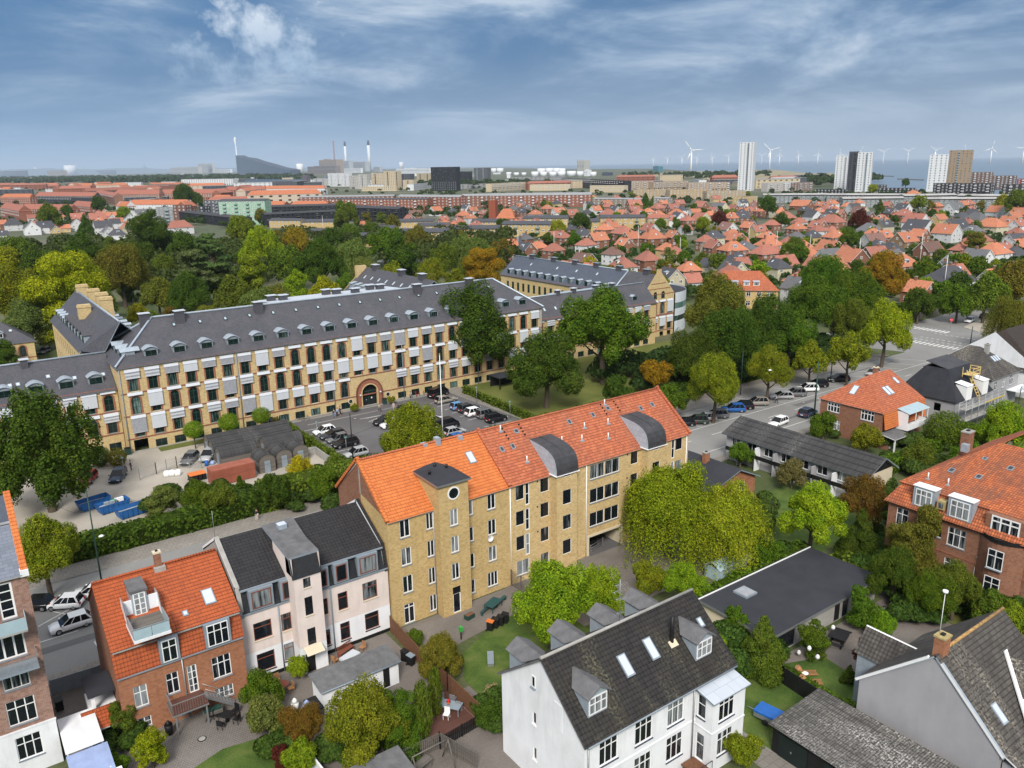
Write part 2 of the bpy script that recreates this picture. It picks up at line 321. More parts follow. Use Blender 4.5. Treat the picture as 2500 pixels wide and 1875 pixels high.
M_['cobble'] = groundm('block_paving',[(0.17,0.15,0.135),(0.22,0.20,0.185),(0.27,0.25,0.235)],0.8,6,seam=0.22)
M_['grass'] = groundm('lawn',[(0.03,0.062,0.010),(0.065,0.11,0.018),(0.13,0.15,0.04)],2.4,7)
M_['grass_y'] = groundm('dry_grass',[(0.075,0.095,0.018),(0.11,0.125,0.026),(0.15,0.155,0.04)],1.2,6)
M_['ground'] = groundm('green_ground',[(0.04,0.06,0.02),(0.07,0.09,0.03),(0.13,0.125,0.075)],0.3,2)
M_['farland'] = groundm('far_land',[(0.05,0.075,0.035),(0.09,0.10,0.06),(0.17,0.155,0.12)],0.03,0.2)
M_['mark'] = plain('road_marking',(0.62,0.62,0.60),0.8,0.15,2)
M_['sand'] = groundm('beach_sand',[(0.22,0.19,0.12),(0.30,0.25,0.16),(0.16,0.17,0.08)],0.05,0.3)
def waterm():
 m,nt,b = newmat('sea_water');v = objn(nt,1.0)
 n = noi(nt,v,0.004,5,0.6);c = mixc(nt,n,(0.10,0.155,0.22),(0.15,0.21,0.27));link(nt,c,b.inputs['Base Color'])
 b.inputs['Roughness'].default_value = 0.45;n2 = noi(nt,v,0.06,6,0.7);bump(nt,b,n2,0.5,1.0);return m
M_['water'] = waterm()
M_['sagebal'] = plain('sage_balcony',(.22,.30,.20),.7,.1);M_['whbal'] = plain('white_balcony',(.65,.66,.68),.6,.05);M_['sagebal2'] = plain('green_balcony',(.25,.42,.33),.5,.1)
M_['steam'] = plain('steam_white',(.85,.86,.88),.95,.05);M_['bgreen'] = plain('bright_green',(.04,.35,.06),.5,.05)
M_['blackg'] = plain('black_green_paint',(.010,.018,.016),.5,.2)
ALL = []
def tag(o,label=None,cat=None,group=None,kind=None):
 if label:o['label'] = label
 if cat:o['category'] = cat
 if group:o['group'] = group
 if kind:o['kind'] = kind
 return o
def ob(name,data,parent=None,loc=None,rz=None,mw=None):
 o = bpy.data.objects.new(name,data);COL.objects.link(o)
 if parent:o.parent = parent
 if loc is not None:o.location = loc
 if rz is not None:o.rotation_euler = (0,0,rz)
 if mw is not None:o.matrix_local = mw
 return o
def root(name,label,cat,loc=(0,0,0),rz=0.0,group=None):
 o = ob(name,None,None,loc,rz);o.empty_display_size = 0.1
 return tag(o,label,cat,group)
class MB:
 def __init__(s):s.v = [];s.f = [];s.mi = [];s.mats = [];s.sm = []
 def mat(s,m):
  m = M_[m] if isinstance(m,str) else m
  if m not in s.mats:s.mats.append(m)
  return s.mats.index(m)
 def poly(s,pts,m,smooth=False):
  b = len(s.v);s.v += [tuple(p) for p in pts];s.f.append(tuple(range(b,b+len(pts))));s.mi.append(s.mat(m));s.sm.append(smooth)
 def box(s,x0,y0,z0,x1,y1,z1,m,top=None,bottom=True):
  a = [(x0,y0,z0),(x1,y0,z0),(x1,y1,z0),(x0,y1,z0),(x0,y0,z1),(x1,y0,z1),(x1,y1,z1),(x0,y1,z1)]
  for q in ((0,1,5,4),(1,2,6,5),(2,3,7,6),(3,0,4,7)):s.poly([a[i] for i in q],m)
  s.poly([a[i] for i in (4,5,6,7)],top or m)
  if bottom:s.poly([a[i] for i in (3,2,1,0)],m)
 def prism(s,base,z0,z1,m,top=None):
  n = len(base)
  for i in range(n):
   a,b = base[i],base[(i+1) % n];s.poly([(a[0],a[1],z0),(b[0],b[1],z0),(b[0],b[1],z1),(a[0],a[1],z1)],m)
  s.poly([(p[0],p[1],z1) for p in base],top or m);s.poly([(p[0],p[1],z0) for p in reversed(base)],m)
 def slab(s,pts,t,m,edge=None):
  """thick sheet: polygon pts (3d, ccw from outside) thickened inward"""
  p = [Vector(q) for q in pts];n = Vector((0,0,0))
  for i in range(1,len(p)-1):n += (p[i]-p[0]).cross(p[i+1]-p[0])
  n.normalize();q = [a-n*t for a in p]
  s.poly(p,m);s.poly(list(reversed(q)),edge or m)
  for i in range(len(p)):
   j = (i+1) % len(p);s.poly([p[j],p[i],q[i],q[j]],edge or m)
 def tube(s,a,b,r0,r1,m,n=8,cap=True,smooth=True):
  a = Vector(a);b = Vector(b);d = (b-a).normalized();u = d.orthogonal().normalized();w_ = d.cross(u)
  ra = [a+(u*cos(2*pi*i/n)+w_*sin(2*pi*i/n))*r0 for i in range(n)];rb = [b+(u*cos(2*pi*i/n)+w_*sin(2*pi*i/n))*r1 for i in range(n)]
  k = len(s.v);s.v += [tuple(p) for p in ra+rb];mi = s.mat(m)
  for i in range(n):
   j = (i+1) % n;s.f.append((k+i,k+j,k+n+j,k+n+i));s.mi.append(mi);s.sm.append(smooth)
  if cap:
   s.f.append(tuple(k+n+i for i in range(n)));s.mi.append(mi);s.sm.append(False)
   s.f.append(tuple(k+i for i in reversed(range(n))));s.mi.append(mi);s.sm.append(False)
 def data(s,name):
  me = bpy.data.meshes.new(name);me.from_pydata(s.v,[],s.f)
  for m in s.mats:me.materials.append(m)
  me.polygons.foreach_set('material_index',s.mi);me.polygons.foreach_set('use_smooth',s.sm)
  uv = me.uv_layers.new(name='UVMap');nl = len(me.loops);arr = np.zeros(nl*2,dtype=np.float32)
  for p in me.polygons:
   n = p.normal
   if abs(n.z) > 0.995:ux,vy = Vector((1,0,0)),Vector((0,1,0))
   else:
    ux = Vector((-n.y,n.x,0)).normalized();vy = n.cross(ux)
   for li in range(p.loop_start,p.loop_start+p.loop_total):
    c = me.vertices[me.loops[li].vertex_index].co;arr[2*li] = c.dot(ux);arr[2*li+1] = c.dot(vy)
  uv.data.foreach_set('uv',arr);me.update()
  return me
 def build(s,name,parent=None,**kw):return ob(name,s.data(name),parent,**kw)
CACHE = {}
def cached(key,fn):
 if key not in CACHE:CACHE[key] = fn()
 return CACHE[key]
def win_mesh(w_,h,cols=2,rows=1,fm='wpaint',gm='glass',ft=0.07,sill='gpaint',top=0.0,arch=False):
 def mk():
  b = MB();x0,x1 = -w_/2,w_/2
  d = 0.05
  hh = h
  b.box(x0,-d/2,0,x1,d/2,ft,fm);b.box(x0,-d/2,h-ft,x1,d/2,h,fm)
  b.box(x0,-d/2,ft,x0+ft,d/2,h-ft,fm);b.box(x1-ft,-d/2,ft,x1,d/2,h-ft,fm)
  for i in range(1,cols):
   x = x0+w_*i/cols;b.box(x-ft*.55,-d/2+.004,ft,x+ft*.55,d/2-.004,h-ft,fm)
  if top > 0:
   z = h*(1-top);b.box(x0+ft,-d/2+.008,z-ft*.5,x1-ft,d/2-.008,z+ft*.5,fm)
   hb = z
  else:hb = h
  for j in range(1,rows):
   z = hb*j/rows;b.box(x0+ft,-d/2+.012,z-ft*.3,x1-ft,d/2-.012,z+ft*.3,fm)
  b.poly([(x0+ft,0.0,ft),(x1-ft,0.0,ft),(x1-ft,0.0,h-ft),(x0+ft,0.0,h-ft)],gm)
  if sill:b.box(x0-.05,-0.16,-0.09,x1+.05,-d/2-.003,-0.003,sill)
  return b.data('window')
 return cached(('win',w_,h,cols,rows,fm,gm,ft,sill,top,arch),mk)
def wall(b,A,Bp,z0,z1,holes,m,rv=0.12,gable=None):
 """vertical wall from A to B (outside on the right hand of A->B), rectangular holes [(u_centre, z_sill, w, h)]; returns placements"""
 ax,ay = A;bx,by = Bp;L = hypot(bx-ax,by-ay);dx,dy = (bx-ax)/L,(by-ay)/L;nx,ny = dy,-dx
 def pt(u,z,k=0.0):return (ax+dx*u-nx*k,ay+dy*u-ny*k,z)
 us = {0.0,L};zs = {z0,z1};H = []
 for h in holes:
  u,z,ww,hh = h[:4]
  a,c = max(0.02,u-ww/2),min(L-0.02,u+ww/2);e,g_ = max(z0+.001,z),min(z1-.001,z+hh)
  H.append((a,c,e,g_));us |= {round(a,4),round(c,4)};zs |= {round(e,4),round(g_,4)}
 zs = sorted(zs)
 us = sorted(us)
 for j in range(len(zs)-1):
  za,zb = zs[j],zs[j+1];zm = (za+zb)/2;start = None
  for i in range(len(us)-1):
   um = (us[i]+us[i+1])/2;inh = any(a < um < c and e < zm < g_ for a,c,e,g_ in H)
   if not inh and start is None:start = us[i]
   if (inh or i == len(us)-2) and start is not None:
    end = us[i] if inh else us[i+1]
    b.poly([pt(start,za),pt(end,za),pt(end,zb),pt(start,zb)],m);start = None
 for a,c,e,g_ in H:
  b.poly([pt(a,e),pt(c,e),pt(c,e,rv),pt(a,e,rv)],m);b.poly([pt(a,g_,rv),pt(c,g_,rv),pt(c,g_),pt(a,g_)],m)
  b.poly([pt(a,e),pt(a,e,rv),pt(a,g_,rv),pt(a,g_)],m);b.poly([pt(c,e,rv),pt(c,e),pt(c,g_),pt(c,g_,rv)],m)
 if gable:b.poly([pt(0,z1),pt(L,z1)]+[pt(u,z) for u,z in gable],m)
def put_on(mesh,name,parent,A,Bp,u,z,inset=0.1):
 ax,ay = A;bx,by = Bp;L = hypot(bx-ax,by-ay);dx,dy = (bx-ax)/L,(by-ay)/L;nx,ny = dy,-dx
 return ob(name,mesh,parent,(ax+dx*u-nx*inset,ay+dy*u-ny*inset,z),atan2(dy,dx))
def windows(parent,A,Bp,holes,inset=0.09,name='window',**dk):
 res = []
 for h in holes:
  o = dict(dk);nm = name
  if len(h) > 4:
   o.update(h[4]);nm = o.pop('name',name)
  res.append(put_on(win_mesh(h[2],h[3],**o),nm,parent,A,Bp,h[0],h[1],inset))
 return res
def slope_obj(mesh,name,parent,p,n_up,hdir,off=0.0):
 """place mesh (local x across, local y up the slope, z outwards) on a roof plane"""
 x = Vector(hdir).normalized();z = Vector(n_up).normalized();y = z.cross(x)
 mw = Matrix(((x.x,y.x,z.x,p[0]+z.x*off),(x.y,y.y,z.y,p[1]+z.y*off),(x.z,y.z,z.z,p[2]+z.z*off),(0,0,0,1)))
 return ob(name,mesh,parent,mw=mw)
def skylight_mesh(w_,h,frame='gpaint',g='skyl'):
 def mk():
  b = MB();b.box(-w_/2,-h/2,-.05,w_/2,h/2,.10,frame,bottom=False);b.poly([(-w_/2+.09,-h/2+.12,.105),(w_/2-.09,-h/2+.12,.105),(w_/2-.09,h/2-.09,.105),(-w_/2+.09,h/2-.09,.105)],g);return b.data('skylight')
 return cached(('skyl',w_,h,frame,g),mk)
def chimney(b_parent,x,y,z0,z1,w_,d,m='br_red',cap='beige',loc0=(0,0,0),name='chimney'):
 b = MB();b.box(-w_/2,-d/2,z0,w_/2,d/2,z1-.15,m);b.box(-w_/2-.06,-d/2-.06,z1-.15,w_/2+.06,d/2+.06,z1,cap);b.box(-w_*.18,-d*.18,z1,w_*.18,d*.18,z1+.12,'black')
 return b.build(name,b_parent,loc=(x,y,0))
def ground_poly(name,pts,m,z,cat=None,label=None):
 b = MB();a = 0
 for i in range(len(pts)):
  j = (i+1) % len(pts);a += pts[i][0]*pts[j][1]-pts[j][0]*pts[i][1]
 if a < 0:pts = list(reversed(pts))
 b.poly([(p[0],p[1],z) for p in pts],m)
 o = b.build(name);tag(o,kind='structure');return o
def roof(b,X0,X1,Y0,Y1,ze,zr,axis='x',h0=0.0,h1=0.0,over=0.35,m='tile_red',t=0.14,edge='wpaint',r0=None,gv=0.2):
 """gable / hip roof over a rectangle, r0 = ridge coordinate across"""
 def W(u,v,z):return (u,v,z) if axis == 'x' else (v,u,z)
 if axis == 'x':a0,a1,c0,c1 = X0,X1,Y0,Y1
 else:a0,a1,c0,c1 = Y0,Y1,X0,X1
 cm = (c0+c1)/2 if r0 is None else r0
 s0 = (zr-ze)/(cm-c0);s1 = (zr-ze)/(c1-cm)
 g0 = gv if h0 == 0 else 0;g1 = gv if h1 == 0 else 0
 e0 = ze-s0*over;e1 = ze-s1*over
 def sl(pts):
  if axis != 'x':pts = list(reversed(pts))
  b.slab(pts,t,m,edge)
 o0 = over if h0 else g0;o1 = over if h1 else g1
 ra,rb = (a0+h0 if h0 else a0-g0),(a1-h1 if h1 else a1+g1)
 sl([W(a0-o0,c0-over,e0),W(a1+o1,c0-over,e0),W(rb,cm,zr),W(ra,cm,zr)])
 sl([W(a1+o1,c1+over,e1),W(a0-o0,c1+over,e1),W(ra,cm,zr),W(rb,cm,zr)])
 if h0:sl([W(a0-over,c1+over,e1),W(a0-over,c0-over,e0),W(ra,cm,zr)])
 if h1:sl([W(a1+over,c0-over,e0),W(a1+over,c1+over,e1),W(rb,cm,zr)])
SIDES = {'f':lambda X0,X1,Y0,Y1:((X0,Y0),(X1,Y0)),'e':lambda X0,X1,Y0,Y1:((X1,Y0),(X1,Y1)),
   'b':lambda X0,X1,Y0,Y1:((X1,Y1),(X0,Y1)),'w':lambda X0,X1,Y0,Y1:((X0,Y1),(X0,Y0))}
def walls(b,X0,X1,Y0,Y1,z0,ze,m,holes={},zr=None,axis='x',r0=None,gable=(1,1),skip=''):
 for k,fn in SIDES.items():
  if k in skip:continue
  A,B_ = fn(X0,X1,Y0,Y1);g = None
  if zr and axis == 'x' and k in 'we' and gable[0 if k == 'w' else 1]:
   cm = (Y0+Y1)/2 if r0 is None else r0;u = (Y1-cm) if k == 'w' else cm-Y0;g = [(u,zr-.05)]
  if zr and axis == 'y' and k in 'fb' and gable[0 if k == 'f' else 1]:
   cm = (X0+X1)/2 if r0 is None else r0;u = (cm-X0) if k == 'f' else X1-cm;g = [(u,zr-.05)]
  mm = m[k] if isinstance(m,dict) else m
  wall(b,A,B_,z0,ze,holes.get(k,[]),mm,gable=g)
def put_windows(r,X0,X1,Y0,Y1,holes,**dk):
 for k,hs in holes.items():
  A,B_ = SIDES[k](X0,X1,Y0,Y1);windows(r,A,B_,hs,**dk)
def rebase(r,x,y):
 """move a thing's root to its base point, keeping the children where they are"""
 r.location = (x,y,0)
 for c in r.children:
  if c.data and c.location.length < 1e-9 and c.data.users == 1 and c.rotation_euler.z == 0:c.data.transform(Matrix.Translation((-x,-y,0)))
  else:c.location.x -= x;c.location.y -= y
 return r
def pipe(r,x,y,z0,z1,m='metal',rad=0.06):
 b = MB();b.tube((0,0,z0),(0,0,z1),rad,rad,m,6);return b.build('drainpipe',r,loc=(x,y,0))
def dormer_mesh(w_,h,d,kind='gable',roofm='felt',sidem='zinc',wk=None,rise=0.6):
 """front face at y=0, base z=0, running back d; returns body mesh"""
 def mk():
  b = MB();x = w_/2
  b.box(-x,0.0,0,x,d,h,sidem)
  if kind == 'gable':
   b.poly([(-x,-0.001,h),(x,-0.001,h),(0,-0.001,h+rise)],sidem)
   b.slab([(-x-.18,-.25,h-.12),(0,-.25,h+rise),(0,d+1.2,h+rise),(-x-.18,d,h-.12)][::-1],.08,roofm)
   b.slab([(x+.18,-.25,h-.12),(0,-.25,h+rise),(0,d+1.2,h+rise),(x+.18,d,h-.12)],.08,roofm)
  elif kind == 'arch':
   n = 6;pts = [(-x-.15+(2*x+.3)*i/n,h-.06+rise*sin(pi*i/n)) for i in range(n+1)]
   for i in range(n):
    (xa,za),(xb,zb) = pts[i],pts[i+1];b.slab([(xa,-.22,za),(xb,-.22,zb),(xb,d+.8,zb),(xa,d+.8,za)],.06,roofm)
   b.poly([(px_,-.001,pz) for px_,pz in pts],sidem)
  else:
   b.slab([(-x-.15,-.2,h),(x+.15,-.2,h),(x+.15,d,h+.35),(-x-.15,d,h+.35)],.08,roofm)
  return b.data('dormer')
 return cached(('dorm',w_,h,d,kind,roofm,sidem,rise),mk)
def dormer(r,x,y,z,rz,w_,h,d,kind,roofm='felt',sidem='zinc',rise=0.6,win=None,wsc=0.8):
 o = ob('dormer',dormer_mesh(w_,h,d,kind,roofm,sidem,None,rise),r,(x,y,z),rz)
 if win is not None:
  wm = win_mesh(round(w_*wsc,2),round(h*0.78,2),**win);ob('window',wm,o,(0,-0.035,h*0.12))
 return o
W2 = dict(cols=2);W3 = dict(cols=3);WT2 = dict(cols=2,top=0.33);WT3 = dict(cols=3,top=0.33);WG = dict(cols=1)
# ================================================================ yellow apartment block
def yellow_block():
 X0,XM,X1,Y0,Y1,ze,zr,YR = 31.3,45.8,73.9,65.2,76.6,12.0,16.5,70.9
 r = root('apartment_block','long yellow brick apartment block with orange tiled roof and two curved lead dormers','apartment block')
 H = [];wr = dict(cols=2,ft=0.09,sill='gpaint')
 for z in (9.65,6.6,3.55):H += [(33.2-X0,z,1.15,1.9,wr),(36.02-X0,z+.05,0.85,1.8,wr)]
 H += [(33.2-X0,.1,1.2,2.2,dict(cols=2,ft=.09,top=.2)),(36.02-X0,.45,.85,1.85,wr)]
 for z in (9.85,6.85,3.8,0.75):H.append((40.96-X0,z,0.55,1.65,dict(cols=1,ft=.09)))
 for z in (9.8,6.85,3.75):H.append((43.56-X0,z,1.05,1.75,wr))
 H.append((43.5-X0,.75,1.35,1.7,dict(cols=3,ft=.09)))
 A,B_ = (X0,Y0),(XM,Y0)
 b = MB();wall(b,A,B_,0,ze,H,'br_yel');b.build('wall',r);windows(r,A,B_,H)
 H2 = [];dk = dict(cols=1,ft=.05,sill=None,fm='wpaint')
 for z in (9.85,6.85,3.85):H2 += [(47.3-XM,z,1.15,1.7,dk),(48.3-XM,z-.85,.6,2.6,dict(cols=1,rows=2,ft=.11,sill=None)),(50.7-XM,z+.05,1.2,1.7,dk),(58.5-XM,z-.2,2.25,1.75,dict(cols=2,ft=.06)),(60.85-XM,z-.2,2.25,1.75,dict(cols=2,ft=.06))]
 H2 += [(47.6-XM,.8,1.75,1.75,dict(cols=2,ft=.06)),(50.7-XM,.85,1.2,1.6,dk)]
 H2 += [(64.45-XM,z,1.2,1.7,dk) for z in (9.95,7.0,4.0,1.0)]
 for z in (10.0,7.0,4.0):H2 += [(71.15-XM,z-.9,.6,2.6,dict(cols=1,rows=2,ft=.11,sill=None)),(72.2-XM,z,1.2,1.6,dk)]
 H2 += [(71.6-XM,1,1.6,1.6,dict(cols=2))]
 PW = (59.85-XM,0.0,5.1,2.35)
 A2,B2 = (XM,Y0),(X1,Y0)
 b = MB();wall(b,A2,B2,0,ze,H2+[PW],'br_yel2')
 wall(b,(X1,Y0),(X1,Y1),0,ze,[(3,9.5,1,1.6),(8,9.5,1,1.6)],'br_yel2',gable=[(YR-Y0,zr)]);wall(b,(X1,Y1),(XM,Y1),0,ze,[(9,1,1.2,1.6)],'br_yel2')  # rear wall closed across the passage to keep its inside dark
 for zv in (9.4,6.4,3.4):
  for xv in (49.7,55.0,63.3,69.3):b.box(xv-.09,Y0-.015,zv+1.9,xv+.09,Y0+.02,zv+2.08,'black')
 b.build('wall',r);windows(r,A2,B2,H2,inset=.07)
 b = MB();x0,x1 = 57.3,62.4
 b.box(x0-.3,Y0-.06,0,x0-.001,Y1,2.35,'beige');b.box(x1+.001,Y0-.06,0,x1+.3,Y1,2.35,'beige');b.box(x0-.3,Y0-.08,2.352,x1+.3,Y1,2.62,'beige');b.build('passage_frame',r)
 b = MB();wall(b,(X0,Y1),(X0,YR),0,ze,[],'br_red');b.poly([(X0,YR,ze),(X0,YR,zr-.3),(X0,Y1,ze)][::-1],'br_red')
 wall(b,(X0,YR),(X0,Y0),0,ze,[],'br_yel');b.poly([(X0,YR,ze),(X0,Y0,ze),(X0,YR,12.9)],'br_yel');b.poly([(X0,YR,12.9),(X0,Y0,ze),(X0,YR,zr-.3)],'br_red')
 wall(b,(XM,Y1),(X0,Y1),0,ze,[(3,6,1.1,1.8),(9,6,1.1,1.8)],'br_red')
 b.box(X0-.03,YR-.12,12.9,X0-.006,YR+.12,15.8,'concrete');b.build('gable_wall',r)
 b = MB();roof(b,X0,XM,Y0,Y1,ze,zr,m='tile_or',r0=YR,over=.3,gv=0.02);b.build('roof',r)
 b = MB();roof(b,XM+.01,X1,Y0,Y1,ze,zr+.02,m='tile_or2',r0=YR,over=.3,gv=0.1);b.build('roof',r)
 b = MB()
 for X,mm in ((X0-.1,'tile_or'),(XM,'tile_or2'),(X1,'tile_or2')):
  for s in (1,-1):
   ya,za,yb,zb = (Y0-.35,ze-.15,YR,zr+.22) if s == 1 else (YR,zr+.22,Y1+.35,ze-.15)
   b.slab([(X-.16,ya,za+.2),(X+.2,ya,za+.2),(X+.2,yb,zb),(X-.16,yb,zb)],.3,mm)
 b.tube((X0,YR,zr+.06),(X1,YR,zr+.06),.13,.13,'tile_or2',8);b.build('coping',r)
 tx0,tx1,ty = 36.45,39.9,63.9
 TH_ = [(38.12-tx0,9.98,.95,1.8,wr),(38.12-tx0,7.0,.95,1.8,wr),(38.08-tx0,3.98,.95,1.8,wr),(38.1-tx0,.1,.95,2.25,dict(cols=1,ft=.1,name='door',sill=None)),(38.1-tx0,2.35,.95,.75,dict(cols=1,ft=.04,fm='black',sill=None))]
 t = MB();wall(t,(tx0,ty),(tx1,ty),0,14.55,TH_,'br_yel');wall(t,(tx1,ty),(tx1,68.5),0,14.55,[],'br_yel');wall(t,(tx0,68.3),(tx0,ty),0,14.55,[],'br_yel')
 t.build('stair_tower',r);windows(r,(tx0,ty),(tx1,ty),TH_)
 t = MB();t.slab([(tx0-.25,ty-.25,14.75),(tx1+.25,ty-.25,14.75),(tx1+.25,67.4,14.8),(tx0+2.6,69.2,15.05),(tx0-.25,68.6,14.85)],.22,'felt_dk','metal')
 for px_,py_ in ((37.2,66.9),(38.6,68.2),(39.4,67.2)):t.tube((px_,py_,14.8),(px_,py_,15.25),.16,.16,'black',8)
 t.build('tower_roof',r)
 def ringm():
  b = MB();n = 20
  for i in range(n):
   a0,a1 = 2*pi*i/n,2*pi*(i+1)/n
   q = lambda a,rr,y:(rr*cos(a),y,rr*sin(a))
   b.poly([q(a0,.55,-.05),q(a0,.7,-.05),q(a1,.7,-.05),q(a1,.55,-.05)],'wpaint');b.poly([q(a0,.7,-.05),q(a0,.7,.02),q(a1,.7,.02),q(a1,.7,-.05)],'wpaint');b.poly([q(a0,.55,-.05),q(a1,.55,-.05),(0,-.03,0)],'glass')
  return b.data('round_window')
 ob('round_window',ringm(),r,(38.15,ty,13.5))
 for k,bx in enumerate((51.5,65.5)):
  x0,x1,yf = bx,bx+2.9,64.0
  BH = [(1.45,z,1.25,1.75,dk) for z in (8.25,5.2,2.15)]+[(1.45,11.55,1.1,.38,dk)]
  b = MB();wall(b,(x0,yf),(x1,yf),0,12.05,BH,'br_yel2');wall(b,(x1,yf),(x1,Y0),0,12.05,[],'br_yel2');wall(b,(x0,Y0),(x0,yf),0,12.05,[],'br_yel2')
  b.build('bay',r);windows(r,(x0,yf),(x1,yf),BH,inset=.06)
  b = MB();prof = [(64.0-.12,11.95),(64.0-.1,12.6),(64.05,13.25),(64.3,13.8),(64.75,14.2),(65.4,14.5),(66.3,14.72),(67.5,14.85),(69.0,14.95)]
  for i in range(len(prof)-1):
   (ya,za),(yb,zb) = prof[i],prof[i+1];b.poly([(x0-.1,ya,za),(x1+.1,ya,za),(x1+.1,yb,zb),(x0-.1,yb,zb)],'lead')
   b.tube((x0+1.4,ya,za+.02),(x0+1.4,yb,zb+.02),.035,.035,'lead',5,False)
  sd = [(y,z) for y,z in prof]+[(69.0,14.9),(Y0,11.9)]
  b.poly([(x0-.1,y,z) for y,z in sd],'zincd');b.poly([(x1+.1,y,z) for y,z in reversed(sd)],'zincd');b.box(x0-.25,yf-.2,11.88,x1+.25,Y0,11.96,'wpaint');b.build('curved_dormer',r)
 for x in (45.95,56.78,73.5):pipe(r,x,Y0-.08,0,11.9,'wpaint')
 pipe(r,36.4,Y0-.1,0,11.8,'metal')
 n = (0,-(zr-ze),YR-Y0);k = (zr-ze)/(YR-Y0)
 def onroof(x,y):return (x,y,ze+(y-Y0)*k)
 for x,y,ww,hh,gm in ((43.3,68.6,.85,1.5,'skyl'),(47.4,68.6,.5,.7,'lead'),(48.9,68.6,.5,.7,'lead'),(50.4,70.0,.6,.6,'lead'),(57.9,69.6,.5,.7,'lead'),(61.7,69.7,.5,.7,'lead'),(64.4,70.0,.6,.6,'lead'),(69.2,69.1,.5,.7,'lead'),(71.3,69.2,.5,.7,'lead')):
  slope_obj(skylight_mesh(ww,hh,'gpaint',gm),'skylight',r,onroof(x,y),n,(1,0,0))
 def vent():
  b = MB();b.box(-.25,-.2,-.1,.25,.2,.05,'zinc');b.tube((0,0,0),(0,0,.7),.07,.07,'wpaint',8);return b.data('roof_vent')
 for x,y in ((49.5,66.8),(55.3,67.8),(59.4,68.6),(58,67.4),(63.0,68.4),(61.7,66.9),(48.5,70.4),(64.3,70.5)):ob('roof_vent',cached('vent',vent),r,onroof(x,y))
 b = MB()
 for cx in (48.9,51.2,63.7,65.9):
  for i in range(4):b.box(cx-.1,70.5-i*.38,ze+(70.5-i*.38-Y0)*k+.02,cx+.08,70.6-i*.38,ze+(70.5-i*.38-Y0)*k+.2,'black')
 b.build('ridge_vents',r)
 b = MB()
 for x,y in ((39.0,71.2),(40.5,71.0),(43.3,71.0)):b.box(x-.25,y-.55,15.9,x+.25,y+.2,17.0 if x > 40 and x < 42 else 16.6,'zinc')
 b.build('ventilation_cowl',r)
 b = MB();n_ = 12
 for i in range(n_):
  a0,a1 = 2*pi*i/n_,2*pi*(i+1)/n_;b.poly([(.36*cos(a0),-.06,.36*sin(a0)),(.36*cos(a1),-.06,.36*sin(a1)),(0,.06,0)],'wpaint')
 b.tube((0,0,0),(0,.35,-.05),.03,.03,'metal',5);b.build('satellite_dish',r,loc=(43.05,Y0-.4,6.7))
 return rebase(r,X0,Y0)
M_['zincd'] = slatem('zinc_diamond_sheets',(0.42,0.47,0.53),(0.35,0.40,0.46),0.6,0.6,patch=0.1)
